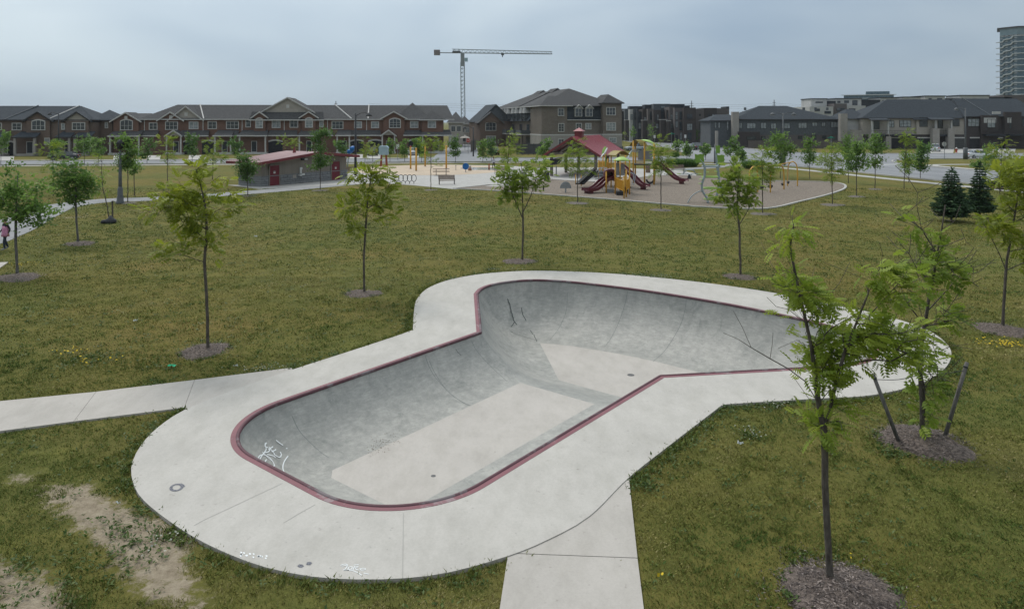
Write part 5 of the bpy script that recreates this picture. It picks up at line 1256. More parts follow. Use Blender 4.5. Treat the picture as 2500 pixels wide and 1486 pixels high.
for r, c_, r_, dy in (((720,555,800,650),2,2,0), ((905,548,972,628),2,2,0), ((1030,542,1170,625),3,2,0), ((1265,510,1362,622),2,3,-.5), ((1480,505,1540,640),2,2,0), ((1640,532,1735,615),2,2,0), ((1828,525,1968,618),3,2,-.25), ((2055,530,2155,632),2,1,-1.0), ((2310,520,2345,640),1,2,-1.0), ((2460,520,2600,620),3,2,-.25)):
    W2(B, k8, r, dy-.002, cols=c_, rows=r_, fr='dark_trim', gl='curtain' if r[0] in (1030,1828,905,2055) else 'glass', sur=.09)
B.box('bay', 'siding', B.x(k8(1220,0)[0]), B.x(k8(1400,0)[0]), -.5, 0, 3.4, 7.15); B.lean(B.x(k8(1170,0)[0]), B.x(k8(1420,0)[0]), 1.0, -1.0, 7.9, 7.0, 'roof_dark', 'dark_trim')
for q0, q1, zt in ((1990,2190,8.0), (2265,2460,8.8)):
    a, b = B.x(k8(q0,0)[0], -1), B.x(k8(q1,0)[0], -1); B.box('front_bay', 'dark_brick', a, b, -1.0, -.252, 0, zt)
    B.box('bay_panel', 'white_panel', a+.6, b-.6 if q0 < 2100 else a+1.6, -1.06, -1.002, 6.2, 7.4); B.box('balcony', 'black_panel', a+.3, b+.8, -2.4, -1.002, 3.1, 3.5)
    mb = MB(); mb.box(a+.3, b+.8, -2.4, -2.35, 4.4, 4.46)
    for i in range(22): x = a+.3+(b+.5-a)*i/21; mb.box(x-.015, x+.015, -2.39, -2.36, 3.5, 4.42)
    B.part('railing', mb, 'dark_trim')
B.box('white_panel', 'white_panel', B.x(k8(2085,0)[0]), B.x(k8(2178,0)[0]), -1.2, -.9, 8.3, 8.9)
for q0, q1, m in ((935,1035,'garage'), (1240,1420,'garage'), (1660,1795,'garage_grey'), (1855,2020,'garage'), (2150,2250,'garage')):
    B.garage(B.x(k8(q0,0)[0],-.3), B.x(k8(q1,0)[0],-.3), -.34, 2.5, False, m)
mb = MB(); mb.bar((B.x(k8(1950,0)[0]), 6, 12.3), (B.x(k8(2095,0)[0]), -.3, 7.9), .35, .2); B.part('party_wall_cap', mb, 'grey_siding')
# pale modern stacked houses behind
B = Bld('modern_townhouse_block', 'pale flat-roofed modern houses rising behind the dark townhouses', (90.0, 232.0), 0.0)
for r, dy, m, nm in (((-15,385,260,620),0,'white_panel','wall'), ((270,350,420,620),1,'taupe','wall'), ((420,375,640,620),3,'white_panel','wall'), ((640,390,900,620),5,'taupe','wall'), ((900,330,2600,620),8,'taupe','wall')):
    a, zt = B.sz(*k8(r[0], r[1]), dy); b = B.x(k8(r[2],0)[0], dy); B.box(nm, m, a, b-.02, dy, dy+14, 0, zt)
for r, m in (((0,298,185,345),'white_panel'), ((290,295,588,372),'white_panel'), ((590,305,810,360),'black_panel'), ((810,285,1010,335),'white_panel'), ((1075,277,1280,325),'white_panel'), ((1335,265,1565,320),'white_panel'), ((1745,258,2080,300),'white_panel'), ((2080,275,2350,300),'black_panel'), ((2255,250,2500,300),'taupe'), ((185,318,290,380),'black_panel'), ((1580,288,1745,310),'black_panel'), ((1010,305,1075,330),'black_panel')):
    a, zt = B.sz(*k8(r[0], r[1]), 6); b, zb = B.sz(*k8(r[2], r[3]), 6)
    p_ = B.box('penthouse', m, a, b, 6, 14, min(zb-3, 10), zt)
    if m == 'white_panel': B.box('parapet', 'black_panel', a-.2, b+.2, 5.8, 14.2, zt, zt+.25, p_)
for r, dy in (((50,325,140,345),6), ((305,318,345,345),6), ((385,312,445,345),6), ((480,310,545,372),6), ((830,310,880,330),6), ((1185,298,1250,312),6), ((1370,285,1410,305),6), ((1470,285,1535,305),6), ((40,408,105,440),0), ((295,402,395,435),1), ((440,405,520,440),3), ((155,435,235,470),0), ((305,440,395,480),1)):
    W2(B, k8, r, dy-.003, cols=2, rows=1, fr='dark_trim', gl='glass', sur=.05)
# distant houses seen up the side street
B = Bld('house', 'blue-grey sided house with brick gable beside the side street', (-8.5, 190.0), 15.0)
B.box('wall', 'brown_brick', 0, 9, 0, 14, 0, 6.6); B.gable(-.3, 6.2, 6.3, 9.0, -.3, 4, 'roof_grey', 'brown_brick', 'grey_siding'); B.gable(0, 9.4, 6.6, 11.0, 1.5, 14, 'roof_dark', 'grey_siding', 'grey_siding')
B.win(1.6, 4.2, 4.3, 6.0, -.003, cols=3, rows=2, arch=.3); B.win(1.8, .6, 4.2, 2.6, -.003, cols=3, rows=2)
for i, (px0, px1, pyr, pye, d_, wl, rf, lb) in enumerate(((1095,1130,272,300,185,'siding','roof_grey','grey-roofed house just past the end of the brick row'), (1118,1150,283,304,205,'siding','roof_grey','tan house with low roof up the side street'), (1146,1176,280,298,255,'red_brick','roof_grey','small red house at the end of the side street'), (1160,1200,293,305,235,'siding','roof_grey','low beige house at the end of the side street'))):
    B = Bld('house', lb, ((px0-CX)/F*d_, d_), 4.0); w = (px1-px0)/F*d_; ze = H-(pye-CY)/F*d_; zr = H-(pyr-CY)/F*d_
    B.box('wall', wl, 0, w, 0, 9, 0, ze); B.hip(0, w, 0, 9, ze, zr, rf, 3, 3)
    B.win(w*.2, ze-2.2, w*.45, ze-.9, -.003, cols=2, rows=1); B.win(w*.6, ze-2.2, w*.85, ze-.9, -.003, cols=2, rows=1); B.win(w*.35, .8, w*.6, 2.6, -.003, cols=1, rows=1, gl='door', name='door')
# condominium tower and low glass block far away
d_ = 620.0; p = at(2441, 300, d_)
B = Bld('condominium_tower', 'tall glass condominium tower with wavy white balcony bands at the right edge', (p.x, d_), -34.0)
z = lambda py: H-(py-CY)/F*d_
fl = 14.1*d_/F
wl = 33/F*d_; x1_ = 40.0
mb = MB(); mb.prism([(0, 0), (wl, -6), (x1_, 4), (x1_, 24), (0, 24)], 0, z(92)); B.part('wall', mb, 'condo_glass')
mb = MB(); mb.prism([(0, -.3), (wl+.4, -6.4), (x1_, 3.4), (x1_, 22), (0, 22)], z(88), z(72)); B.part('top_storey', mb, 'condo_top')
mb = MB(); mb.prism([(-2, -1), (wl+.6, -8), (x1_+2, 3), (x1_+2, 24), (-2, 24)], z(72), z(69)); B.part('roof', mb, 'dark_trim')
for k in range(24):
    zz_ = z(100)-k*fl
    if zz_ < 4: break
    y_ = lambda x: -6*x/wl-.9 if x < wl else -6+10*(x-wl)/(x1_-wl)-.9
    mb = MB()
    for (xa_, za), (xb_, zb_) in zip([(-2.4, -1.6), (2.0, -1.5), (3.0, .3), (wl*.68, .9), (wl*.8, 2.9), (wl*1.12+2, 3.2)], [(2.0, -1.5), (3.0, .3), (wl*.68, .9), (wl*.8, 2.9), (wl*1.12+2, 3.2), (wl*1.25+2, 3.2)]):
        mb.bar((xa_, y_(xa_), zz_+za), (xb_, y_(xb_), zz_+zb_), 1.6, .7)
    mb.bar((wl*1.25+5, y_(wl*1.25+5), zz_-.9), (x1_, y_(x1_), zz_-.9), 1.4, .6)
    bd = B.part('balcony_band', mb, 'condo_slab')
    for fx in (.12, .42, .72, .95):
        for zo in (.9, 3.3): x = wl*fx; mb = MB(); mb.box(x-1.0, x+1.0, -6*fx-.28, -6*fx+.2, zz_+zo, zz_+zo+1.1); B.part('pane', mb, 'curtain', bd)
d_ = 700.0; p = at(2060, 300, d_); z = lambda py: H-(py-CY)/F*d_
B = Bld('condominium_block', 'low blue glass block on the skyline behind the modern houses', (p.x, d_), -25.0)
w = 108/F*d_; B.box('wall', 'condo_glass', 0, w, 0, 20, 0, z(232)); B.box('upper_floor', 'condo_glass', w*.45, w*.92, 2, 18, z(232)+.3, z(224.5))
for k in range(4): B.box('floor_slab', 'condo_slab', -2, w+2, -1.2, -.003, z(232)-k*3.2-.6, z(232)-k*3.2)
# ------------------------------------------------------------------ park buildings and equipment
M['roof_red'] = mat('red_metal_roof', (.27, .050, .062), (.31, .062, .075), .6, .38, spec=.5)
M['roof_pink'] = mat('pink_sheen_roof', (.50, .355, .35), (.56, .41, .40), .5, .45, spec=.5)  # washroom's red roof: pale sky sheen is put into this base colour
M['fascia_red'] = mat('red_fascia', (.145, .030, .034), (.175, .038, .042), 1.5, .6)
M['door_red'] = mat('red_door', (.135, .016, .026), (.165, .022, .032), 1.5, .5)
M['wash_siding'] = mat('grey_board_siding', (.205, .180, .150), (.245, .215, .182), 1.2, .85, .2, 14, stretch=(6, 6, .2))
M['ashlar'] = brick('ashlar_stone', (.165, .170, .175), (.235, .24, .245), (.30, .305, .305))
M['mortar'] = mat('mortar', (.085, .085, .085), (.11, .11, .11), 6)
M['steel'] = mat('galvanised_steel', (.24, .25, .26), (.31, .32, .33), 5, .45, metal=.3)
M['lamp_black'] = mat('lamp_black', (.028, .030, .034), (.045, .047, .05), 3, .5)
M['lamp_grey'] = mat('lamp_grey', (.085, .092, .098), (.115, .12, .125), 3, .5)
M['white_fix'] = mat('white_enamel', (.55, .55, .53), (.62, .62, .60), 4, .4)
M['wood_grey'] = mat('weathered_wood', (.115, .098, .084), (.185, .160, .138), 5, .85, stretch=(1, 1, .2))
M['wood_brown'] = mat('brown_slat', (.145, .100, .076), (.20, .145, .11), 5, .7)
M['yellow'] = mat('yellow_post', (.52, .275, .030), (.58, .315, .045), 2, .45)
M['olive'] = mat('olive_panel', (.205, .150, .012), (.25, .185, .018), 2, .5)
M['lime'] = mat('lime_plastic', (.29, .45, .11), (.35, .52, .14), 1.5, .5)
M['green_panel'] = mat('green_panel', (.16, .29, .045), (.20, .34, .06), 1.5, .5)
M['maroon'] = mat('maroon_plastic', (.085, .012, .020), (.115, .018, .028), 1.5, .28, spec=.5)
M['silver'] = mat('pale_blue_tube', (.26, .31, .33), (.33, .38, .40), 3, .4)
M['panel_grey'] = mat('grey_play_panel', (.215, .225, .235), (.27, .28, .29), 2, .5)
M['rubber'] = mat('black_rubber', (.018, .019, .022), (.03, .031, .034), 4, .6)
M['blue'] = mat('blue_plastic', (.010, .10, .32), (.018, .13, .38), 2, .35)
M['sky_blue'] = mat('pale_blue_panel', (.25, .36, .42), (.30, .41, .47), 2, .5)
M['red_paint'] = mat('red_paint', (.30, .035, .022), (.36, .05, .03), 3, .5)
M['orange_brown'] = mat('rust_post', (.22, .055, .025), (.28, .075, .035), 3, .6)
M['skin'] = mat('skin', (.33, .20, .145)); M['dark_cloth'] = mat('dark_cloth', (.016, .017, .020), (.028, .028, .032), 8); M['denim'] = mat('dark_denim', (.022, .030, .045), (.04, .05, .07), 12)
M['pink'] = mat('pink_pattern', (.42, .15, .27), (.60, .30, .42), 22, detail=2); M['white_cloth'] = mat('pale_shirt', (.38, .40, .43), (.46, .47, .5), 9); M['hair'] = mat('dark_hair', (.020, .016, .014), (.035, .028, .024), 20)
M['shoe'] = mat('shoe', (.30, .31, .33), (.12, .13, .15), 12); M['sandal'] = mat('brown_shoe', (.22, .12, .08), (.28, .16, .11), 12)

# washroom
B = Bld('washroom_building', 'grey park washroom with red roof, two red doors and stone base', (-25.0, 71.5), math.degrees(math.atan2(9.75, 6.2)), 'building')
LW, DW = 11.6, 3.4; ke = lambda x, y: (560+x*.12815, 350+y*.12815)
mb = MB(); mb.xz([(0, .02), (LW, .02), (LW, 2.45), (6.7, 3.05), (0, 2.35)], 0, DW); wall = B.part('wall', mb, 'wash_siding')
mb = MB(); mb.box(-.06, LW+.06, -.06, DW+.06, 0, .98); base = B.part('stone_base', mb, 'mortar')
mb = MB(); mb.box(-.12, LW+.12, -.12, DW+.12, .98, 1.05); B.part('stone_cap', mb, 'ashlar')
doors = [(B.x(ke(757,0)[0]), B.x(ke(937,0)[0])), (B.x(ke(1937,0)[0]), B.x(ke(2090,0)[0]))]
sm = MB(); c_ = .04; sm.add([(-.5,-.5,-.5),(.5,-.5,-.5),(.5,.5,-.5),(-.5,.5,-.5),(-.5,-.5,.5),(.5,-.5,.5),(.5,.5,.5),(-.5,.5,.5),(-.44,-.75,-.40),(.44,-.75,-.40),(.44,-.75,.40),(-.44,-.75,.40)], [(0,3,2,1),(4,5,6,7),(1,2,6,5),(2,3,7,6),(3,0,4,7),(8,9,10,11),(0,1,9,8),(1,5,10,9),(5,4,11,10),(4,0,8,11)])
stone_me = sm.mesh('stone'); stone_me.materials.append(M['ashlar']); rs = random.Random(17)
def stones(x0, x1, flank):
    x = x0; course = []
    for z0, z1 in ((.03, .27), (.29, .45), (.47, .72), (.74, .96)):
        x = x0-rs.random()*.2
        while x < x1:
            w = rs.uniform(.32, .78); a, b = max(x, x0), min(x+w, x1); x += w+.03
            if b-a < .1: continue
            if not flank and any(b > d0-.16 and a < d1+.16 for d0, d1 in doors):
                for d0, d1 in doors:
                    if b > d0-.16 and a < d1+.16:
                        if a < d0-.16 and d0-.16-a > .1: b = d0-.16
                        elif b > d1+.16 and b-d1-.16 > .1: a = d1+.16
                        else: a = b
                if b-a < .1: continue
            o = bpy.data.objects.new('stone', stone_me); C.objects.link(o); o.parent = base
            zz0, zz1 = z0+rs.uniform(-.0, .015), z1-rs.uniform(0, .02); k = rs.uniform(.05, .10)
            if flank: o.location = (-.065, (a+b)/2, (zz0+zz1)/2); o.rotation_euler = (0, 0, -math.pi/2); o.scale = (b-a, k, zz1-zz0)
            else: o.location = ((a+b)/2, -.065, (zz0+zz1)/2); o.scale = (b-a, k, zz1-zz0)
stones(-.06, LW+.06, False); stones(-.06, DW+.06, True)
zr = lambda x: 2.42+(x+.9)*(3.18-2.42)/7.6 if x < 6.7 else 3.18-(x-6.7)*(3.18-2.60)/5.9
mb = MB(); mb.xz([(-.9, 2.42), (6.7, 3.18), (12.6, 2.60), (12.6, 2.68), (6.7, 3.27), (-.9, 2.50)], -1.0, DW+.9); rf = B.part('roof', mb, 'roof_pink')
mb = MB(); mb.xz([(-.95, 2.25), (6.7, 3.00), (12.65, 2.42), (12.65, 2.69), (6.7, 3.28), (-.95, 2.51)], -1.06, -1.002); mb.box(-.96, -.902, -1.0, DW+.9, 2.25, 2.50); mb.box(12.602, 12.66, -1, DW+.9, 2.42, 2.67); B.part('fascia', mb, 'fascia_red', rf)
mb = MB()
for i in range(17):
    for (xa_, xb_) in ((-.9, 6.7), (6.7, 12.6)): y = -.9+i*.32; mb.bar((xa_, y, zr(xa_)+.10), (xb_, y, zr(xb_)+.10), .03, .03)
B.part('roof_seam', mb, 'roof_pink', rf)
mb = MB(); x = B.x(ke(1215,0)[0], 1.8); mb.lathe([(.22, 0), (.10, .42), (.10, .6), (.12, .62)], 10, (x, 1.6, zr(x)+.05)); B.part('roof_vent', mb, 'fascia_red', rf)
for a, b in doors:
    mb = MB(); mb.box(a, b, -.09, -.04, .02, 2.05); d_ = B.part('door', mb, 'door_red'); d_['label'] = 'plain red steel door'
    mb = MB(); mb.box(a-.1, a-.002, -.14, -.02, .02, 2.15); mb.box(b+.002, b+.1, -.14, -.02, .02, 2.15); mb.box(a-.1, b+.1, -.14, -.02, 2.052, 2.15); B.part('door_frame', mb, 'wash_siding', d_)
    m_ = (a+b)/2; mb = MB(); mb.box(m_-.12, m_+.12, -.10, -.092, 1.24, 1.40); B.part('notice', mb, 'white_fix', d_); mb = MB(); mb.box(m_-.12, m_+.12, -.101, -.092, 1.41, 1.50); B.part('notice', mb, 'steel', d_)
    mb = MB(); mb.tube([(b-.14, -.12, 1.0), (b-.05, -.12, 1.0)], .025, 6); B.part('handle', mb, 'steel', d_)
x = B.x(ke(1410,0)[0]); mb = MB(); mb.box(x-.35, x+.30, -.28, -.002, 2.42, 2.62); l_ = B.part('wall_lamp', mb, 'lamp_black'); mb = MB(); mb.box(x-.1, x+.28, -.32, -.282, 2.44, 2.60); B.part('lens', mb, 'white_fix', l_)
x = B.x(ke(1222,0)[0]); mb = MB(); mb.box(x-.22, x+.22, -.16, -.12, .62, .96); B.part('access_panel', mb, 'siding')
x = B.x(ke(1350,0)[0]); mb = MB(); mb.box(x-.16, x+.16, -.16, -.002, 1.45, 1.68); mb.box(x-.13, x+.10, -.14, -.002, 1.05, 1.45); mb.box(x-.10, x+.26, -.42, -.121, .86, 1.04); mb.box(x-.42, x-.11, -.42, -.121, .80, .93); mb.lathe([(.02, 0), (.15, .06), (.17, .08)], 10, (x-.25, -.3, .93)); B.part('drinking_fountain', mb, 'white_fix')

# picnic pavilion
P0 = G(1352, 432); pv = thing('picnic_pavilion', 'open picnic pavilion with red gabled roof and cupola on wooden posts', 'pavilion', (7.06, 84.0, 0), -.365)
def pc(name, mb, m, parent=None, smooth=False): return mb.build(name, M[m], parent or pv, smooth)
zR, zE, LPV = 4.62, 2.45, 13.2
for sg in (-1, 1):
    mb = MB(); mb.xz([(0, zR), (sg*3.5, zE), (sg*3.5, zE+.1), (0, zR+.12)], -.3, LPV); r_ = pc('roof_slope', mb, 'roof_red'); recalc(r_)
    mb = MB()
    for i in range(28): y = -.25+i*.49; mb.bar((0.03*sg, y, zR+.13), (sg*3.48, y, zE+.115), .04, .035)
    pc('roof_seam', mb, 'roof_red', r_)
    mb = MB(); mb.xz([(0, zR-.16), (sg*3.55, zE-.16), (sg*3.55, zE+.12), (0, zR+.14)], -.36, -.302); pc('fascia', mb, 'fascia_red', r_)
    mb = MB(); mb.box(min(sg*3.5, sg*3.56), max(sg*3.5, sg*3.56), -.3, LPV, zE-.10, zE+.09); pc('fascia', mb, 'fascia_red', r_)
    for y in (.5, 6.5, 12.5):
        mb = MB(); mb.box(sg*2.7-.15, sg*2.7+.15, y-.15, y+.15, .02, 2.85); pc('post', mb, 'wood_grey')
    mb = MB(); mb.box(sg*2.7-.1, sg*2.7+.1, 0, LPV-.3, 2.62, 2.88); pc('beam', mb, 'wood_grey')
for y in (.2, 3.4, 6.5, 9.6, 12.6):
    mb = MB(); mb.box(-2.8, 2.8, y-.07, y+.07, 2.62, 2.86); mb.box(-.09, .09, y-.07, y+.07, 2.86, 4.4); mb.bar((-1.6, y, 2.8), (-.1, y, 3.9), .13, .16); mb.bar((1.6, y, 2.8), (.1, y, 3.9), .13, .16)
    for sg in (-1, 1): mb.bar((0, y, zR-.12), (sg*3.2, y, zE+.06), .14, .2)
    pc('truss', mb, 'wood_grey')
yc = 3.0; mb = MB(); mb.box(-.45, .45, yc-.45, yc+.45, zR-.5, zR+.72); cu = pc('cupola', mb, 'fascia_red'); mb = MB(); mb.add([(-.62,yc-.62,zR+.72),(.62,yc-.62,zR+.72),(.62,yc+.62,zR+.72),(-.62,yc+.62,zR+.72),(0,yc,zR+1.15)], [(3,2,1,0),(0,1,4),(1,2,4),(2,3,4),(3,0,4)]); pc('cupola_roof', mb, 'roof_red', cu)

# helper for things laid out in place: children keep world placement
def wthing(name, label, cat, loc, group=None):
    t = thing(name, label, cat, loc, 0, group); t_l = Vector(loc)
    def part(nm, mb, m, parent=None, smooth=False, lab=None):
        o = mb.build(nm, M[m], parent or t, smooth, label=lab); o.data.transform(Matrix.Translation(-t_l)); return o
    return t, part
def post(part, px, pyb, pyt, r=.07, m='yellow', z0=None, name='post'):
    p = G(px, pyb); z1 = H-(pyt-CY)*p.y/F; mb = MB(); mb.tube([(p.x, p.y, 0 if z0 is None else z0), (p.x, p.y, z1)], r, 10); mb.lathe([(r*1.1, -.02), (r*.8, .05), (.01, .07)], 10, (p.x, p.y, z1)); part(name, mb, m, None, True); return p, z1
def slide(part, path, w=.5, dbl=False, foot=True, h=.24):
    P = [Vector(p) for p in catmull(path, .12)]; lanes = [-w*.52, w*.52] if dbl else [0]
    body = None
    for ln in lanes:
        sec = [(-w/2-.035, h), (-w/2+.015, h), (-w/2+.05, .07), (-w/4, .0), (w/4, .0), (w/2-.05, .07), (w/2-.015, h), (w/2+.035, h), (w/2+.04, -.04), (-w/2-.04, -.04)]
        vs = []; fs = []; n = len(sec)
        for i, p in enumerate(P):
            t = (P[min(i+1, len(P)-1)]-P[max(i-1, 0)]).normalized(); s = t.cross(Vector((0, 0, 1))).normalized(); u = s.cross(t)
            vs += [p+s*(x+ln)+u*z for x, z in sec]
        for i in range(len(P)-1):
            for j in range(n): fs.append((i*n+j, i*n+(j+1) % n, (i+1)*n+(j+1) % n, (i+1)*n+j))
        fs.append(tuple(range(n))); fs.append(tuple(range((len(P)-1)*n+n-1, (len(P)-1)*n-1, -1)))
        o = part('slide', MB().add(vs, fs), 'maroon'); recalc(o); body = body or o
    if foot:
        e = P[int(len(P)*.86)]; k = .9 if dbl else .42; mb = MB(); t = (P[-1]-P[-4]); a = math.atan2(t.y, t.x)
        mb.obox((e.x, e.y, e.z/2), (.32, k, max(.1, e.z-.04)), Matrix.Rotation(a, 3, 'Z')); part('slide_foot', mb, 'maroon', body)
    return body
def leafroof(part, c, L_, Wd, rz, tilt, m='lime', arch=.22, parent=None):
    vs = []; fs = []; n, k = 17, 9
    R_ = Matrix.Rotation(rz, 3, 'Z') @ Matrix.Rotation(tilt, 3, 'Y')
    for lay in (0, -.05):
        for i in range(n):
            u = -1+2*i/(n-1); w = Wd/2*max(0.02, (1-abs(u)**2.0))**.65
            for j in range(k):
                v = -1+2*j/(k-1); vs.append(Vector(c)+R_ @ Vector((u*L_/2, v*w, arch*(1-u*u)*(1-.75*v*v)-arch*.4+lay)))
    N_ = n*k
    for i in range(n-1):
        for j in range(k-1):
            a = i*k+j; fs += [(a, a+k, a+k+1, a+1), (N_+a+1, N_+a+k+1, N_+a+k, N_+a)]
        fs += [(i*k, N_+i*k, N_+(i+1)*k, (i+1)*k), ((i+1)*k+k-1, N_+(i+1)*k+k-1, N_+i*k+k-1, i*k+k-1)]
    return part('leaf_roof', MB().add(vs, fs), m, parent, True)
def archroof(part, a, b, dep, z0, rise, m='olive'):
    """barrel panel between two points"""
    a, b = Vector(a), Vector(b); d_ = (b-a); s = Vector((-d_.y, d_.x, 0)).normalized()*dep; n = 12; mb = MB(); vs = []; fs = []
    for sg in (0, 1):
        for i in range(n+1):
            t = i/n; p = a+d_*t+Vector((0, 0, z0+rise*math.sin(math.pi*t)-a.z-d_.z*t)); vs += [p+s*(sg-.5), p+s*(sg-.5)+Vector((0, 0, .05))]
    m2 = 2*(n+1)
    for i in range(n): q = 2*i; fs += [(q, q+2, m2+q+2, m2+q), (q+1, m2+q+1, m2+q+3, q+3), (q, q+1, q+3, q+2), (m2+q, m2+q+2, m2+q+3, m2+q+1)]
    return part('arch_roof', MB().add(vs, fs), m)

pl, pp = wthing('play_structure', 'yellow-posted play structure with maroon slides and lime leaf roofs', 'play structure', G(1500, 470))
A = {}
for px, pb, pt in ((1502,474.5,392), (1514,468,391), (1537,472.5,392), (1480,472,420), (1492,459,374), (1523.5,485,431), (1529,482.5,415), (1537,476,430), (1472,456,376), (1478,458,374), (1462,452,392), (1484,452,388), (1527,455,376),
                   (1546,448,345), (1551,445,352), (1573.5,448,349), (1596.6,452,350), (1598,444,352)):
    A[(px, pb)] = post(pp, px, pb, pt, .085 if px > 1540 else .065)
for px, pb, pt in ((1405.5,451,427), (1419,455,429), (1428,450,438)): post(pp, px, pb, pt, .05, name='rail_post')
def deckbox(px0, px1, pyb, z, dep, th=.1, m='rubber'):
    p, q = G(px0, pyb), G(px1, pyb); mb = MB(); mb.box(p.x, q.x, p.y-dep/2, p.y+dep/2, z-th, z); return pp('platform', mb, m)
deckbox(1502, 1538, 471, .62, 1.4); deckbox(1480, 1516, 466, 1.28, 1.4); deckbox(1470, 1528, 456, 1.55, 2.2); deckbox(1546, 1597, 447, 2.05, 1.8)
def barrier(px0, pb0, px1, pb1, z0, z1, m='yellow', bars=True, gap=.12):
    a, b = G(px0, pb0), G(px1, pb1); mb = MB(); mb.bar((a.x, a.y, z0), (b.x, b.y, z0), .05, .05); mb.bar((a.x, a.y, z1), (b.x, b.y, z1), .05, .05); n = max(2, int((b-a).length/gap))
    for i in range(n+1): p = a.lerp(b, i/n); mb.bar((p.x, p.y, z0), (p.x, p.y, z1), .028, .028)
    pp('barrier', mb, m)
barrier(1503,474,1523,484,.62,1.45); barrier(1529,482,1537,474,.62,1.45); barrier(1504,473,1536,472,.62,1.45); barrier(1462,452,1490,459,1.55,2.45); barrier(1462,452,1484,452,1.55,2.45); barrier(1492,459,1527,455,1.55,2.4); barrier(1551,445,1573,448,2.05,2.75)
def panel(px0, py0, px1, py1, d_, m, name='play_panel', th=.05):
    a, b = at(px0, py1, d_), at(px1, py0, d_); mb = MB(); mb.box(a.x, b.x, d_-th/2, d_+th/2, a.z, b.z); return pp(name, mb, m)
panel(1515.5,401,1525,428,65.5,'panel_grey'); panel(1504,398,1512,428,66,'panel_grey'); panel(1558,367,1571,391,75.5,'panel_grey'); panel(1575,369,1592,393,75.6,'panel_grey'); panel(1482,461,1498,471,65.5,'panel_grey'); panel(1514,457,1534,469,65,'rubber')
leafroof(pp, at(1518.5, 389, 65.2), 1.62, 1.5, .1, .05, 'lime', .38); leafroof(pp, at(1584, 345, 75.2), 1.55, 1.35, -.3, .32, 'lime', .20)
leafroof(pp, at(1474, 369, 70), 1.0, .55, .5, -1.25, 'green_panel', .06); leafroof(pp, at(1478, 369, 69.6), .80, .34, .3, -1.1, 'white_fix', .05); leafroof(pp, at(1470, 379, 69.4), .6, .28, .3, -.9, 'white_fix', .05); leafroof(pp, at(1478, 391, 69.8), 1.2, .3, 0, -1.5, 'green_panel', .05)
a, b = at(1493, 380, 69.5), at(1527, 378, 70.5); archroof(pp, a, b, 1.2, a.z, .42); a, b = at(1545, 356, 77), at(1573, 352, 76); archroof(pp, a, b, 1.3, a.z, .62)
slide(pp, [(9.35, 66.8, 1.30), (9.0, 66.5, 1.27), (8.4, 66.0, .95), (7.8, 65.4, .50), (7.35, 65.0, .30), (6.85, 64.6, .27), (6.55, 64.4, .31)], .46, True)
slide(pp, [(10.55, 71.9, 2.15), (10.8, 71.4, 2.10), (11.3, 70.5, 1.65), (11.9, 69.5, .95), (12.3, 68.8, .48), (12.65, 68.2, .32), (12.85, 67.8, .38)], .55)
slide(pp, [(15.2, 77.0, 2.08), (15.6, 76.7, 2.0), (16.2, 76.1, 1.45), (16.9, 75.3, .75), (17.3, 74.8, .45), (17.8, 74.3, .34), (18.05, 74.0, .40)], .55)
hd = at(1487, 441, 66.5); mb = MB(); poly = [(-.5, 0), (-.5, .75), (-.4, .98), (-.15, 1.08), (.35, 1.08), (.5, .98), (.5, 0)]
mb.xz([(hd.x+x, hd.z+z) for x, z in poly], 66.9, 67.05); mb.xz([(hd.x+x, hd.z+z) for x, z in [(-.5, 0), (-.5, .75), (-.4, .98), (-.15, 1.08), (.35, 1.08), (.5, .98), (.5, 0), (.32, 0), (.32, .7), (.2, .86), (-.25, .86), (-.34, .7), (-.34, 0)]], 66.0, 66.9); pp('slide_hood', mb, 'maroon')
p = at(1415, 449, 70); q = at(1452, 416, 72.5); mb = MB(); mb.bar(p, q, .9, .12); mb.bar(p+Vector((0, -.5, .12)), q+Vector((0, -.5, .12)), .06, .26); mb.bar(p+Vector((0, .5, .12)), q+Vector((0, .5, .12)), .06, .26)
for i in range(7): c_ = p.lerp(q, (i+.5)/7); mb.box(c_.x-.14, c_.x+.14, c_.y-.45, c_.y+.45, c_.z+.02, c_.z+.16)
pp('stair', mb, 'rubber')
for k, (dx, yy) in enumerate(((0, 0), (.3, .5), (.55, -.3))):
    q0 = at(1456, 450, 68.5+yy); pts = [(q0.x+dx, q0.y, .0), (q0.x+dx+.1, q0.y, .7), (q0.x+dx+.3, q0.y+.05, 1.3), (q0.x+dx+.2, q0.y+.1, 1.95), (q0.x+dx+.5, q0.y+.2, 2.1)]; mb = MB(); mb.tube(catmull(pts, .1), .04, 6); pp('climbing_pole', mb, 'silver', None, True)
    for j in range(4): mb = MB(); c_ = Vector(pts[1])+Vector((.08*j, 0, .28*j)); mb.tube([c_+Vector((-.35, 0, 0)), c_+Vector((0, -.12, .05)), c_+Vector((.35, 0, 0))], .03, 6); pp('foothold', mb, 'rubber')
for k in range(3):
    mb = MB(); a = at(1530+k*1.5, 396-k*4, 72); b = at(1556+k*3, 372-k*1.5, 75.5); c_ = (a+b)/2+Vector((-.2, 0, .5)); mb.tube(catmull([a, c_, b], .12), .035, 6); pp('arched_tube', mb, 'silver', None, True)
for k in range(2):
    mb = MB(); a = at(1533+k*3, 420, 69.5); b = at(1543+k*4, 452, 68.5); mb.tube(catmull([a, (a+b)/2+Vector((.35, 0, .35)), b], .12), .03, 6); pp('arched_tube', mb, 'silver', None, True)
for sg, px in ((-1, 1582), (1, 1593)):
    mb = MB(); a = at(1578 if sg < 0 else 1597, 438, 74); b = at(1587, 447, 74); vs = [a, (a*2+b)/3-Vector((0,0,.12)), b]; mb.tube(catmull(vs, .1), [.10]*len(catmull(vs, .1)), 6); pp('belt_seat', mb, 'rubber', None, True)
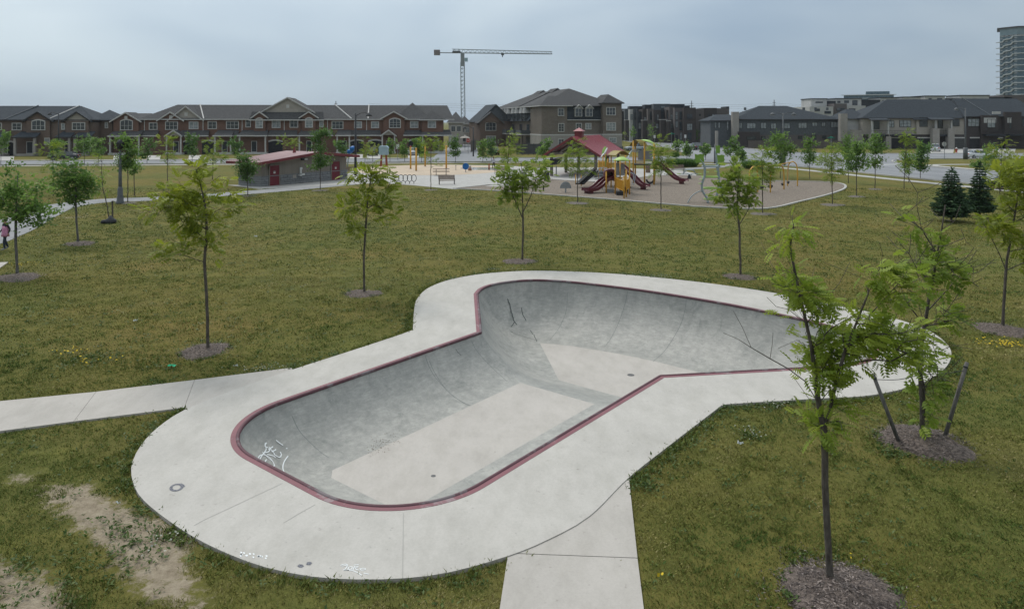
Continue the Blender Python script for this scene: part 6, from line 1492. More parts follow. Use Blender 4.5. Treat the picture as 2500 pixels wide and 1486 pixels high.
# transfer step below slide hood
mb = MB(); p = G(1510, 477); mb.box(p.x-.2, p.x+.4, p.y-.3, p.y+.3, .02, .35); pp('step', mb, 'rubber')

# free-standing climber
cl, cp = wthing('net_climber', 'tall grey-tubed climber with curved poles and green leaf panels', 'climber', G(1745, 496)); dC = 57.3
k4 = lambda x, y: (1300+x*.32038, 300+y*.32038)
def cpt(x, y, dd=0): return at(*k4(x, y), dC+dd)
for pts, dd in (([(1275,275),(1308,325),(1312,400),(1292,465),(1296,520),(1330,575),(1336,612)], -.35), ([(1440,285),(1415,340),(1422,430),(1414,500),(1402,560),(1398,612)], -.35), ([(1400,205),(1402,260),(1408,340),(1420,430),(1440,520),(1450,580),(1460,625)], .5)):
    mb = MB(); P = catmull([tuple(cpt(x, y, dd)) for x, y in pts], .12); mb.tube(P, .09, 8); cp('curved_pole', mb, 'silver', None, True)
    for x, y in pts[2:5]: mb = MB(); c_ = cpt(x, y, dd); mb.lathe([(.085, -.06), (.085, .06)], 8, tuple(c_)); cp('clamp', mb, 'rubber')
for y, m in ((332, 'silver'), (412, 'lime'), (497, 'lime'), (580, 'lime')):
    c_ = (cpt(1310 if y < 560 else 1340, y)+cpt(1415, y))/2; rx = abs(cpt(1415, y).x-cpt(1310, y).x)/2+.15; mb = MB()
    P = [(c_.x+rx*math.cos(2*math.pi*i/24), c_.y+.05+.55*math.sin(2*math.pi*i/24), c_.z) for i in range(25)]; mb.tube(P, .055, 6, cap=False); cp('ring', mb, m, None, True)
for x, y in ((1280,462),(1330,375),(1400,370),(1285,430),(1430,400),(1360,512)):
    mb = MB(); c_ = cpt(x, y, -.3); mb.lathe([(.02, -.03), (.17, -.02), (.17, .02), (.02, .03)], 10, tuple(c_)); cp('foot_disc', mb, 'lime')
for (x0_, y0_, x1_, y1_), dd in (((1236,236,1310,308), -.4), ((1406,242,1464,302), -.45), ((1396,170,1430,236), .4)):
    mb = MB(); a, b = cpt(x0_, y1_, dd), cpt(x1_, y0_, dd); w, h = b.x-a.x, b.z-a.z
    mb.xz([(a.x+w*u, a.z+h*v) for u, v in ((.15, .0), (.45, .1), (.85, .0), (1, .3), (.92, .62), (1, .9), (.6, 1), (.3, .9), (.0, 1), (.05, .5))], a.y-.03, a.y+.03); cp('leaf_panel', mb, 'green_panel')
for dd in (-.3, .3):
    mb = MB(); P = catmull([tuple(cpt(x, y, dd)) for x, y in ((1182,610),(1212,560),(1258,527),(1300,516))], .1); mb.tube(P, .04, 6); cp('arch_rail', mb, 'silver', None, True)
for i, (x, y) in enumerate(((1190,590),(1205,568),(1228,545),(1255,529),(1280,520))): mb = MB(); mb.tube([cpt(x, y, -.3), cpt(x, y, .3)], .025, 6); cp('rung', mb, 'silver')

# swing set
SWp = [(G(1923, 454.5), G(1947, 455)), (G(1881, 471), G(1914, 463)), (G(1829, 478.5), G(1850, 470))]
sw, sp = wthing('swing_set', 'yellow arch-framed swing set at the right of the playground', 'swing set', (SWp[1][0]+SWp[1][1])/2)
tops = []
for a, b in SWp:
    m_ = (a+b)/2; zt = 2.45; tops.append(m_+Vector((0, 0, zt))); mb = MB()
    P = [a, a+Vector((0, 0, 1.2)), a.lerp(b, .08)+Vector((0, 0, 2.1)), a.lerp(b, .3)+Vector((0, 0, 2.4)), m_+Vector((0, 0, 2.48)), a.lerp(b, .7)+Vector((0, 0, 2.4)), a.lerp(b, .92)+Vector((0, 0, 2.1)), b+Vector((0, 0, 1.2)), b]
    mb.tube(catmull([tuple(p) for p in P], .15), .06, 8); sp('arch_frame', mb, 'yellow', None, True)
mb = MB(); mb.tube(tops, .05, 8); sp('top_bar', mb, 'yellow', None, True)
for i in range(2):
    for t in (.3, .68):
        c_ = tops[i].lerp(tops[i+1], t); ax = (tops[i+1]-tops[i]).normalized(); e, f = c_+ax*.22, c_-ax*.22; zs = .55
        mb = MB(); mb.tube([e, Vector((e.x, e.y, zs))], .012, 4); mb2 = MB(); mb2.tube([f, Vector((f.x, f.y, zs))], .012, 4); s_ = MB()
        s_.tube([Vector((e.x, e.y, zs+.02)), Vector((c_.x, c_.y, zs-.10)), Vector((f.x, f.y, zs+.02))], .09 if i == 0 else .14, 6); so = sp('swing_seat', s_, 'rubber'); sp('chain', mb, 'steel', so); sp('chain', mb2, 'steel', so)
# little playground pieces
t, q = wthing('fan_spring_panel', 'grey fan-shaped play panel on a short stem in the wood fibre', 'play panel', G(1381, 471)); c_ = G(1381, 471)
mb = MB(); mb.tube([c_, c_+Vector((0, 0, .5))], .07, 8); q('stem', mb, 'steel'); mb = MB(); mb.xz([(c_.x-.1, .42)]+[(c_.x+.75*math.cos(math.radians(a))*.7, .42+.62*math.sin(math.radians(a))) for a in range(0, 181, 20)], c_.y-.05, c_.y+.05); q('fan_panel', mb, 'panel_grey')
t, q = wthing('spring_post', 'small dark spring toy beside the fan panel', 'play toy', G(1327, 467)); c_ = G(1327, 467)
mb = MB(); mb.tube([c_, c_+Vector((0, 0, .36))], .06, 8); q('spring', mb, 'rubber'); mb = MB(); mb.lathe([(.05, .32), (.11, .36), (.11, .42), (.05, .44), (.06, .52), (.02, .6)], 10, tuple(c_)); q('seat', mb, 'rubber')
t, q = wthing('spinner', 'low grey four-seat rocker behind the far slide', 'seesaw', G(1683, 437)); c_ = G(1683, 437)
mb = MB(); mb.lathe([(.25, 0), (.18, .3), (.1, .5)], 10, tuple(c_)); q('spring', mb, 'rubber')
mb = MB(); mb.tube([c_+Vector((-1.2, 0, .55)), c_+Vector((1.2, 0, .55))], .05, 6); mb.tube([c_+Vector((0, -1.0, .55)), c_+Vector((0, 1.0, .55))], .05, 6); q('beam', mb, 'silver')
for k in (-.6, .0, .6): mb = MB(); mb.tube([c_+Vector((-.75+k*.3, k, .55)), c_+Vector((-.4, k, 1.05)), c_+Vector((.4, k, 1.05)), c_+Vector((.75+k*.3, k, .55))], .035, 6); q('hoop', mb, 'silver', None, True)
for k in (-1.2, 1.2): mb = MB(); mb.box(c_.x+k-.2, c_.x+k+.2, c_.y-.18, c_.y+.18, .56, .62); q('seat', mb, 'lime')
# splash pad equipment
def wpost(name, label, px, pb, pt, r, m, cat='water feature', grp=None, nozzle=True):
    p = G(px, pb); z1 = H-(pt-CY)*p.y/F; t, q = wthing(name, label, cat, p, grp); mb = MB(); mb.tube([p, p+Vector((0, 0, z1))], r, 10); q('pole', mb, m, None, True)
    mb = MB(); mb.lathe([(r*1.6, 0), (r*1.4, .06)], 10, tuple(p)); q('base_plate', mb, 'steel')
    if nozzle: mb = MB(); mb.lathe([(r*.9, 0), (r*1.3, .08), (r*.5, .16)], 10, (p.x, p.y, z1)); q('nozzle', mb, 'red_paint' if px < 1010 else m)
for px, pb, pt, lb in ((1002.5,413,359,'yellow water post with orange tip, leftmost of four'), (1016,418,364,'yellow water post standing nearest the plaza'), (1038,407,357,'thin yellow water post third from the left'), (1089.5,412,358,'yellow water post farthest to the right')):
    wpost('water_post', lb, px, pb, pt, .11, 'yellow', 'water post', 'yellow water posts on the splash pad')
wpost('red_post', 'short rust-red post beside the walking adult', 1194, 415.5, 400, .10, 'orange_brown', 'post', None, False)
t, q = wthing('spray_disc', 'round blue spray disc on a short stem', 'water feature', G(1137, 421)); c_ = G(1137, 421)
mb = MB(); mb.tube([c_, c_+Vector((0, 0, .4))], .05, 8); q('stem', mb, 'steel'); mb = MB(); n = 20; mb.xz([(c_.x+.42*math.cos(2*math.pi*i/n), .78+.42*math.sin(2*math.pi*i/n)) for i in range(n)], c_.y-.09, c_.y+.09); q('disc', mb, 'blue')
t, q = wthing('spray_post', 'thin dark spray nozzle standing in the wet patch', 'water feature', G(1113, 416)); c_ = G(1113, 416); mb = MB(); mb.tube([c_, c_+Vector((0, 0, .62))], .04, 6); q('pole', mb, 'steel'); mb = MB(); mb.lathe([(.07, .6), (.03, .7)], 8, tuple(c_)); q('nozzle', mb, 'rubber')
t, q = wthing('dump_bucket', 'dark tilted half-round dump bucket beside the pavilion post', 'water feature', G(1358, 430)); c_ = G(1358, 430)
mb = MB(); mb.tube([c_, c_+Vector((0, 0, 1.2))], .07, 8); q('pole', mb, 'steel'); mb = MB(); mb.xz([(c_.x+.75*math.cos(math.radians(a))-.05, 2.1+.72*math.sin(math.radians(a))+.12*math.cos(math.radians(a))) for a in range(180, 361, 18)], c_.y-.3, c_.y+.3); q('bucket', mb, 'rubber')
t, q = wthing('splash_house', 'pale blue box house on red legs at the far side of the splash pad', 'water feature', G(937, 407)); c_ = G(937, 407)
z0, z1 = H-(378-CY)*c_.y/F, H-(361-CY)*c_.y/F
for dx in (-.42, .42):
    for dy in (-.4, .4): mb = MB(); mb.bar((c_.x+dx, c_.y+dy, 0), (c_.x+dx*.8, c_.y+dy*.8, z0), .12, .12); q('leg', mb, 'orange_brown')
mb = MB(); mb.box(c_.x-.62, c_.x+.62, c_.y-.55, c_.y+.55, z0, z1); bx_ = q('tank', mb, 'sky_blue'); mb = MB(); mb.xz([(c_.x-.7, z1), (c_.x+.7, z1), (c_.x+.45, z1+.28), (c_.x-.5, z1+.28)], c_.y-.6, c_.y+.6); q('lid', mb, 'sky_blue', bx_)
t, q = wthing('blue_sprayer', 'tall slanting pale tube with blue spray heads behind the washroom', 'water feature', G(848, 414)); c_ = G(848, 414); dS = c_.y
mb = MB(); mb.tube([tuple(c_), tuple(at(850, 390, dS)), tuple(at(857, 372, dS)), tuple(at(862, 362, dS))], [.09, .09, .08, .08], 8); q('tube', mb, 'silver', None, True)
for px, py, r in ((855,368,.45), (862,361,.5), (853,371,.35)):
    mb = MB(); p = at(px, py, dS); mb.lathe([(r*.3, -r*.8), (r, -r*.4), (r*.9, .1), (r*.3, r*.5)], 10, tuple(p)); q('spray_head', mb, 'blue', None, True)
t, q = wthing('low_spray_toy', 'small animal-shaped spray toy right of the blue disc', 'water feature', G(1147, 417)); c_ = G(1147, 417)
mb = MB(); mb.lathe([(.22, 0), (.26, .18), (.2, .36), (.08, .42)], 10, tuple(c_)); q('body', mb, 'sandal', None, True); mb = MB(); mb.lathe([(.04, .38), (.15, .5), (.14, .62), (.04, .7)], 10, tuple(c_+Vector((.05, -.05, 0)))); q('head', mb, 'siding', None, True)
# benches, picnic table, bicycle rings, bins
def bench(label, px, py, rz, m='wood_brown'):
    b = thing('park_bench', label, 'bench', G(px, py), rz, 'park benches')
    for i in range(4): MB().box(-.85, .85, -.22+i*.12, -.12+i*.12, .42, .46).build('seat_slat', M[m], b)
    for i in range(4): mb = MB(); mb.obox((0, .27+i*.035, .56+i*.115), (1.7, .03, .095), Matrix.Rotation(-.28, 3, 'X')); mb.build('back_slat', M[m], b)
    for sx in (-.78, .78): mb = MB(); mb.tube([(sx, -.25, 0), (sx, -.22, .42), (sx, .24, .42), (sx, .40, .98)], .025, 6); mb.tube([(sx, .30, 0), (sx, .24, .42)], .025, 6); mb.tube([(sx, -.24, .42), (sx, -.24, .64), (sx, .28, .66)], .022, 6); mb.build('end_frame', M['lamp_black'], b, True)
bench('slatted bench on the plaza right of the slim tree, its back to the splash pad', 1091, 451, .2+math.pi*0); bench('bench at the far right of the splash pad by the walking adult', 1224, 425, -.3); bench('bench on the grass edge behind the far slide', 1656, 421, .1); bench('bench half hidden behind the park lamp at the washroom', 856, 427, .6)
pt = thing('picnic_table', 'brown picnic table on the edge of the splash pad', 'picnic table', G(1077, 428), .12)
for i in range(5): MB().box(-1.0, 1.0, -.40+i*.16, -.26+i*.16, .74, .79).build('table_plank', M['wood_brown'], pt)
for sy in (-.75, .75): MB().box(-1.0, 1.0, sy-.14, sy+.14, .44, .48).build('seat_plank', M['wood_brown'], pt)
for sx in (-.6, .6): mb = MB(); mb.tube([(sx, -.75, .44), (sx, .75, .44)], .03, 6); mb.tube([(sx, -.3, .74), (sx, -.5, 0)], .03, 6); mb.tube([(sx, .3, .74), (sx, .5, 0)], .03, 6); mb.build('table_frame', M['lamp_black'], pt)
for i, px in enumerate((968.5, 979, 989.5, 1000, 1010.5)):
    b = G(px, 449.5); r_ = thing('bicycle_ring', ('leftmost', 'second from left', 'middle', 'second from right', 'rightmost')[i]+' of the black bicycle rings at the plaza edge', 'bike rack', b, .25, 'row of bicycle rings')
    mb = MB(); mb.tube([(0, 0, 0), (0, 0, .28)], .03, 8); mb.build('stem', M['lamp_black'], r_); mb = MB(); mb.tube([(.25*math.cos(2*math.pi*k/24), 0, .62+.36*math.sin(2*math.pi*k/24)) for k in range(25)], .03, 6, cap=False); mb.build('hoop', M['lamp_black'], r_, True)
def bin_(label, px, py, m): t = thing('litter_bin', label, 'bin', G(px, py)); mb = MB(); mb.lathe([(.26, 0), (.30, .05), (.30, .92), (.27, .98)], 14); mb.build('barrel', M[m], t); mb = MB(); mb.lathe([(.31, .98), (.31, 1.04), (.15, 1.1)], 14); mb.build('lid', M['lamp_black'], t)
bin_('brown litter bin behind the tall play tower', 1582, 422, 'wood_brown'); bin_('dark litter bin beside the pavilion', 1335, 441, 'lamp_black'); bin_('grey litter bin near the bench right of the splash pad', 1279, 445, 'panel_grey')
# lamps
def lamp(label, px, pb, pt, arms, m='lamp_black', fat=0.0, name='street_lamp', rz=0, r=.09, style='arm', grp='lamp posts'):
    b = G(px, pb); h = H-(pt-CY)*b.y/F; t = thing(name, label, 'lamp post', b, rz, grp); mb = MB()
    mb.tube([(0, 0, 0), (0, 0, h*.5), (0, 0, h)], [r*1.15, r, r*.7], 10); mb.build('pole', M[m], t, True)
    if fat: mb = MB(); mb.lathe([(fat*1.5, 0), (fat*1.5, .10), (fat*1.15, .2), (fat*1.1, .5), (fat*.9, .62), (fat*.85, 1.2), (r, 1.35)] if fat < .3 else [(fat, 0), (fat, 2.0), (r, 2.05)], 12); mb.build('pole_base', M[m], t, True)
    for sg in arms:
        L_ = 1.5 if style == 'arm' else 0; mb = MB(); mb.tube(catmull([(0, 0, h-.35), (sg*L_*.35, 0, h-.02), (sg*L_*.75, 0, h+.10), (sg*L_, 0, h-.05)], .15), .045, 6); mb.build('arm', M[m], t, True)
        mb = MB(); mb.lathe([(.38, -.30), (.30, -.10), (.12, .06), (.06, .14)], 12, (sg*(L_+.1), 0, h-.05)); hd_ = mb.build('lamp_head', M[m], t, True); mb = MB(); mb.lathe([(.30, -.31), (.30, -.335)], 12, (sg*(L_+.1), 0, h-.05)); mb.build('lens', M['white_fix'], hd_)
    return t
lamp('tall black park lamp with one head right of the washroom', 868, 429, 277, (1,), fat=.0, r=.14, name='park_lamp')
t = lamp('grey park lamp with heavy base on the left beside the asphalt path', 293.5, 497, 366, (), 'lamp_grey', fat=.22, r=.13, name='park_lamp'); h = 4.3
mb = MB(); mb.lathe([(.12, h), (.22, h+.1), (.27, h+.45), (.30, h+.5), (.16, h+.7), (.03, h+.8)], 12); mb.build('lantern', M['lamp_black'], t, True)
lamp('dark street lamp before the brown row at the far left', 143, 386, 276, (-1,), r=.11); lamp('street lamp with one arm and thick base on the far corner lawn', 2357, 389, 264, (-1,), 'lamp_grey', fat=.36, r=.12); lamp('double-armed street lamp before the hip-roofed houses', 1912, 403, 276, (-1, 1), 'lamp_grey', fat=.36, r=.12); lamp('dark street lamp at the side-street corner', 1155.5, 382, 310, (-1,), r=.12); lamp('grey pole lamp right of the climber panels', 1745, 400, 352, (), 'lamp_grey', r=.12)
# street signs
t, q = wthing('stop_sign', 'red stop sign at the mouth of the side street', 'sign', G(1143, 376)); c_ = G(1143, 376); zc = H-(343-CY)*c_.y/F
mb = MB(); mb.tube([c_, c_+Vector((0, 0, zc+.4))], .05, 6); q('pole', mb, 'steel'); oc = [(c_.x+.45*math.cos(math.radians(a)), zc+.45*math.sin(math.radians(a))) for a in range(22, 382, 45)]
mb = MB(); mb.xz([(c_.x+(x-c_.x)*1.08, zc+(z-zc)*1.08) for x, z in oc], c_.y-.08, c_.y-.062); q('border', mb, 'white_fix'); mb = MB(); mb.xz(oc, c_.y-.10, c_.y-.081); q('plate', mb, 'red_paint')
def text(body, size, loc, rot, m, parent, ext=.006):
    cu = bpy.data.curves.new('lettering', 'FONT'); cu.body = body; cu.size = size; cu.align_x = 'CENTER'; cu.align_y = 'CENTER'; cu.extrude = ext
    o = bpy.data.objects.new('lettering', cu); C.objects.link(o); dg = bpy.context.evaluated_depsgraph_get(); me = bpy.data.meshes.new_from_object(o.evaluated_get(dg)); bpy.data.objects.remove(o); bpy.data.curves.remove(cu)
    n = bpy.data.objects.new('lettering', me); C.objects.link(n); me.materials.append(M[m]); n.parent = parent; n.location = loc; n.rotation_euler = rot; return n
text('STOP', .30, (0, -.108, zc), (math.pi/2, 0, 0), 'white_fix', t)
t, q = wthing('stop_sign', 'stop sign seen from its grey back on the far corner lawn', 'sign', G(2306, 388.5)); c_ = G(2306, 388.5); zc = H-(352-CY)*c_.y/F
mb = MB(); mb.tube([c_, c_+Vector((0, 0, zc+.35))], .05, 6); q('pole', mb, 'steel'); mb = MB(); mb.xz([(c_.x+.42*math.cos(math.radians(a)), zc+.42*math.sin(math.radians(a))) for a in range(22, 382, 45)], c_.y+.05, c_.y+.07); q('plate', mb, 'white_panel')
M['sign_green'] = mat('street_sign_green', (.02, .16, .11), (.03, .19, .13), 3)
for px, pb, pt, lb in ((2029, 372, 338, 'green street-name sign over the fence of the hip-roofed houses'), (1640, 358, 328, 'green street-name sign before the black townhouses')):
    b = G(px, pb); h = H-(pt-CY)*b.y/F; t, q = wthing('street_name_sign', lb, 'sign', b); mb = MB(); mb.tube([b, b+Vector((0, 0, h))], .05, 6); q('pole', mb, 'steel'); mb = MB(); mb.box(b.x-.75, b.x+.75, b.y-.02, b.y+.02, h, h+.22); q('blade', mb, 'sign_green'); mb = MB(); mb.box(b.x-.02, b.x+.02, b.y-.6, b.y+.6, h+.24, h+.44); q('blade', mb, 'sign_green')
for px, pb, pt, lb in ((1598, 358, 330, 'white notice sign on a pole left of the black townhouse doors'), (1673, 360, 329, 'white notice sign on a pole right of the black townhouse doors'), (971, 392, 352, 'small white sign on a post in front of the brick row')):
    b = G(px, pb); h = H-(pt-CY)*b.y/F; t, q = wthing('notice_sign', lb, 'sign', b); mb = MB(); mb.tube([b, b+Vector((0, 0, h))], .04, 6); q('pole', mb, 'steel'); mb = MB(); mb.box(b.x-.25, b.x+.25, b.y-.07, b.y-.045, h-.8, h); q('plate', mb, 'white_fix')
# hydrant, umbrella, fences
t, q = wthing('fire_hydrant', 'red fire hydrant with white cap on the far boulevard', 'hydrant', G(2335, 373)); c_ = G(2335, 373)
mb = MB(); mb.lathe([(.24, 0), (.24, .08), (.16, .12), (.16, .75), (.2, .78), (.2, .84)], 12, tuple(c_)); q('barrel', mb, 'red_paint', None, True); mb = MB(); mb.lathe([(.2, .84), (.18, .98), (.06, 1.08), (.05, 1.16)], 12, tuple(c_)); q('bonnet', mb, 'white_fix', None, True)
for sg in (-1, 1): mb = MB(); mb.tube([c_+Vector((sg*.12, 0, .6)), c_+Vector((sg*.3, 0, .6))], .08, 8); q('outlet', mb, 'red_paint')
t, q = wthing('patio_umbrella', 'open cream patio umbrella in the side street yard', 'umbrella', G(1135, 367)); c_ = G(1135, 367); zt = H-(331-CY)*c_.y/F
mb = MB(); mb.tube([c_, c_+Vector((0, 0, zt))], .04, 6); q('pole', mb, 'wood_grey'); mb = MB(); mb.lathe([(1.25, zt-.55), (.7, zt-.25), (.3, zt-.12), (.28, zt-.05), (.02, zt+.1)], 8, tuple(c_)); q('canopy', mb, 'siding')
def fence(label, a, b, h, m, n):
    a, b = Vector((*a, 0)), Vector((*b, 0)); t, q = wthing('fence', label, 'fence', (a+b)/2); d_ = (b-a)/n; L_ = d_.length; ang = math.atan2(d_.y, d_.x)
    pm = MB().box(-L_/2+.03, L_/2-.03, -.03, .03, .08, h).mesh('board_panel'); pm.materials.append(M[m]); qm = MB().box(-.07, .07, -.07, .07, 0, h+.12).mesh('post'); qm.materials.append(M[m])
    for i in range(n):
        o = bpy.data.objects.new('board_panel', pm); C.objects.link(o); o.parent = t; o.location = a+d_*(i+.5)-(a+b)/2; o.rotation_euler = (0, 0, ang)
    for i in range(n+1):
        o = bpy.data.objects.new('post', qm); C.objects.link(o); o.parent = t; o.location = a+d_*i-(a+b)/2; o.rotation_euler = (0, 0, ang)
M['fence_brown'] = mat('brown_fence', (.095, .082, .074), (.125, .108, .098), 3, stretch=(4, 4, .3)); M['fence_dark'] = mat('dark_fence', (.060, .060, .064), (.078, .078, .082), 3, stretch=(4, 4, .3))
pf = lambda px, py: tuple(G(px, py)[:2])
fence('long brown board fence in front of the hip-roofed houses', pf(1828, 363), pf(2060, 364), 1.9, 'fence_brown', 14); fence('grey board fence round the yard of the stone building', pf(1262, 378), pf(1330, 377), 2.1, 'fence_dark', 5); fence('brown fence at the side-street corner beside the lamp', pf(1150, 372), pf(1162, 366), 2.4, 'fence_brown', 3); fence('low white fence right of the stone building', pf(1420, 378), pf(1520, 372), 1.2, 'grey_siding', 8)
# tree stakes, wire, litter
for a, b, lb in (((2199, 1084), (2131, 912), 'left leaning grey stake beside the sparse locust'), ((2303, 1073), (2361, 884), 'right leaning grey stake beside the sparse locust')):
    p = G(*a); q_ = at(b[0], b[1], p.y); t = thing('tree_stake', lb, 'stake', p, 0, 'stakes of the sparse locust'); mb = MB(); mb.tube([(0, 0, -.05), tuple(q_-p)], [.040, .038], 8); mb.build('stake', M['bark_pale'], t, True); mb = MB(); e = (q_-p); mb.tube([tuple(e*.93), tuple(e*.95)], .045, 8); mb.build('wire_wrap', M['lamp_black'], t)
p1, p2, p3 = at(2136, 926, G(2199, 1084).y), at(2252, 914, 14.5), at(2356, 904, G(2303, 1073).y); mb = MB(); mb.tube(catmull([tuple(p1), tuple((p1+p2)/2-Vector((0, 0, .05))), tuple(p2), tuple((p2+p3)/2-Vector((0, 0, .02))), tuple(p3)], .1), .007, 4); o = mb.build('tie_wire', M['lamp_black']); tag(o, 'thin guy wire strung between the stakes and the sparse locust', 'wire')
p = G(275, 541); t = thing('tree_stake', 'short dark stake beside the leaning leafless sapling', 'stake', p); mb = MB(); mb.tube([(0, 0, 0), (-.02, 0, 1.35)], .05, 8); mb.build('stake', M['bark'], t); mb = MB(); mb.tube([(-.02, 0, 1.2), (-.02, 0, 1.26)], .056, 8); mb.build('wire_wrap', M['lamp_black'], t)
p = G(270, 545); t = thing('watering_bag', 'black tree watering bag slumped at the foot of the leaning sapling', 'bag', p)
mb = MB(); mb.lathe([(.30, .0), (.36, .10), (.30, .24), (.14, .34), (.05, .5)], 12); o = mb.build('bag', M['rubber'], t, True); mb = MB(); mb.lathe([(.16, .0), (.22, .08), (.16, .2), (.04, .25)], 10, (-.35, -.1, 0)); mb.build('bag_fold', M['rubber'], t, True)
M['teal'] = mat('green_plastic_litter', (.03, .34, .17), (.05, .42, .22), 9); M['paper'] = mat('paper_litter', (.36, .39, .38), (.46, .48, .46), 9)
for px, py, m, s_, lb in ((420, 898, 'teal', .13, 'crumpled green plastic wrapper on the left lawn'), (1808, 1089, 'paper', .075, 'pale crumpled paper on the lawn right of the bowl'), (625, 580, 'paper', .11, 'white scrap of paper on the lawn behind the yellow locust'), (330, 787, 'paper', .08, 'small white scrap on the left lawn'), (575, 898, 'paper', .06, 'tiny beige scrap near the left footpath'), (288, 1236, 'paper', .04, 'white scrap beside the bare soil')):
    p = G(px, py); r_ = random.Random(int(px)); mb = MB(); k = 6; vs = [(p.x+(i-2.5)*s_*.35+r_.gauss(0, s_*.1), p.y+(j-1)*s_*.4+r_.gauss(0, s_*.1), .05+abs(r_.gauss(0, .03))) for i in range(k) for j in range(3)]
    mb.add(vs, [(i*3+j, (i+1)*3+j, (i+1)*3+j+1, i*3+j+1) for i in range(k-1) for j in range(2)]); o = mb.build('litter', M[m]); tag(o, lb, 'litter')
# tower crane
dK = 390.0; b = at(1131, 300, dK); cr, q = wthing('tower_crane', 'tall lattice tower crane with long jib above the houses', 'crane', (b.x, dK, 0))
zt = H-(152-CY)*dK/F; hw = 1.0; M['crane'] = mat('crane_paint', (.20, .225, .24), (.25, .27, .28), .3, .6); M['crane_red'] = mat('crane_red', (.17, .15, .15), (.21, .18, .18), .3, .6)
lx = lambda z: b.x-(z-6)*.012
for sx in (-hw, hw):
    for sy in (-hw, hw): mb = MB(); mb.bar((lx(0)+sx, dK+sy, 0), (lx(zt)+sx, dK+sy, zt), .30, .30); q('mast_leg', mb, 'crane')
z = 0.0; k = 0; mb = MB()
while z < zt-2:
    for sy in (-hw, hw):
        mb.bar((lx(z)-hw, dK+sy, z), (lx(z)+hw, dK+sy, z), .12, .12); mb.bar((lx(z)-hw, dK+sy, z), (lx(z+1.1)+hw, dK+sy, z+1.1), .10, .10); mb.bar((lx(z)+hw, dK+sy, z+1.1), (lx(z)-hw, dK+sy, z+2.2), .10, .10)
    for sx in (-hw, hw): mb.bar((lx(z)+sx, dK-hw, z), (lx(z)+sx, dK+hw, z+2.2 if k % 2 else z), .10, .10)
    z += 2.2; k += 1
o = q('mast_bracing', mb, 'crane'); o['kind'] = 'stuff'
mb = MB(); mb.box(lx(zt)-1.1, lx(zt)+1.1, dK-1.1, dK+1.1, zt-2.2, zt-1.4); mb.box(lx(zt)-1.0, lx(zt)+1.0, dK-1, dK+1, zt-1.4, zt+4.6); q('slewing_unit', mb, 'crane'); mb = MB(); mb.box(lx(zt)+1.2, lx(zt)+2.9, dK-1.6, dK-.1, zt+.2, zt+2.2); q('cab', mb, 'sky_blue')
zj = lambda px, py: (at(px, py, dK).x, at(px, py, dK).z)
bot = [zj(1080, 129), zj(1348, 132.3)]; top = [zj(1104, 120.5), zj(1270, 124.5), zj(1348, 126.5)]
for sy in (-.8, .8): mb = MB(); mb.bar((zj(1060,128.5)[0], dK+sy, zj(0,129)[1]), (bot[1][0], dK+sy, bot[1][1]), .32, .32); q('jib_chord', mb, 'crane')
mb = MB(); mb.bar((top[0][0], dK, top[0][1]), (top[1][0], dK, top[1][1]), .34, .34); mb.bar((top[1][0], dK, top[1][1]), (top[2][0], dK, top[2][1]), .30, .30); q('jib_chord', mb, 'crane'); mb = MB(); n = 22
for i in range(n):
    t0 = i/n; x0_ = bot[0][0]+5.3+(bot[1][0]-bot[0][0]-5.3)*t0; x1_ = x0_+(bot[1][0]-bot[0][0]-5.3)/n
    zb0 = bot[0][1]+(bot[1][1]-bot[0][1])*t0; xm_ = (x0_+x1_)/2; zt_ = top[0][1]+(top[2][1]-top[0][1])*((xm_-top[0][0])/(top[2][0]-top[0][0]))
    for sy in (-.8, .8): mb.bar((x0_, dK+sy, zb0), (xm_, dK, zt_), .17, .17); mb.bar((xm_, dK, zt_), (x1_, dK+sy, zb0), .17, .17)
o = q('jib_bracing', mb, 'crane'); o['kind'] = 'stuff'
a = zj(1060, 122.5); e = zj(1074, 135); mb = MB(); mb.box(a[0], e[0], dK-1.5, dK+1.5, e[1], a[1]); q('counterweight', mb, 'crane_red'); a = zj(1227, 131); mb = MB(); mb.box(a[0]-.8, a[0]+.8, dK-1, dK+1, a[1]-.9, a[1]); mb.bar((a[0], dK, a[1]-.9), (a[0], dK, a[1]-2.0), .5, .5); q('trolley', mb, 'lamp_grey'); a = zj(1104, 123); mb = MB(); mb.box(a[0]+.2, a[0]+4.5, dK-1, dK+1, a[1]-1.6, a[1]-.4); q('winch', mb, 'lamp_grey')
# power poles with wires on the skyline
for px, pt, d_, lb in ((1688.5, 246, 330, 'slim power pole on the skyline above the black townhouses'), (1890, 244, 330, 'slim power pole on the skyline above the hip-roofed houses'), (820, 247, 330, 'slim pole top above the brick row roof')):
    x = (px-CX)/F*d_; h = H-(pt-CY)*d_/F; t = thing('power_pole', lb, 'pole', (x, d_, 0), 0, 'power poles'); mb = MB(); mb.tube([(0, 0, 0), (0, 0, h)], [.3, .16], 8); mb.build('pole', M['lamp_grey'], t)
    mb = MB(); mb.box(-.9, .9, -.1, .1, h-2.6, h-2.4); mb.box(-.7, .7, -.1, .1, h-1.4, h-1.2); mb.build('crossarm', M['lamp_grey'], t)
for i, py in enumerate((252, 256.5, 262, 268)):
    mb = MB(); P = []
    for k in range(41): px = 900+k*40; s_ = ((px-1690) % 200)/200; P.append(((px-CX)/F*330, 330, H-(py-CY)*330/F-1.6*4*s_*(1-s_)*.5))
    mb.tube(P, .035, 4); o = mb.build('power_line', M['lamp_grey']); tag(o, ('topmost', 'second', 'third', 'lowest')[i]+' power line sagging across the skyline behind the houses', 'power line')

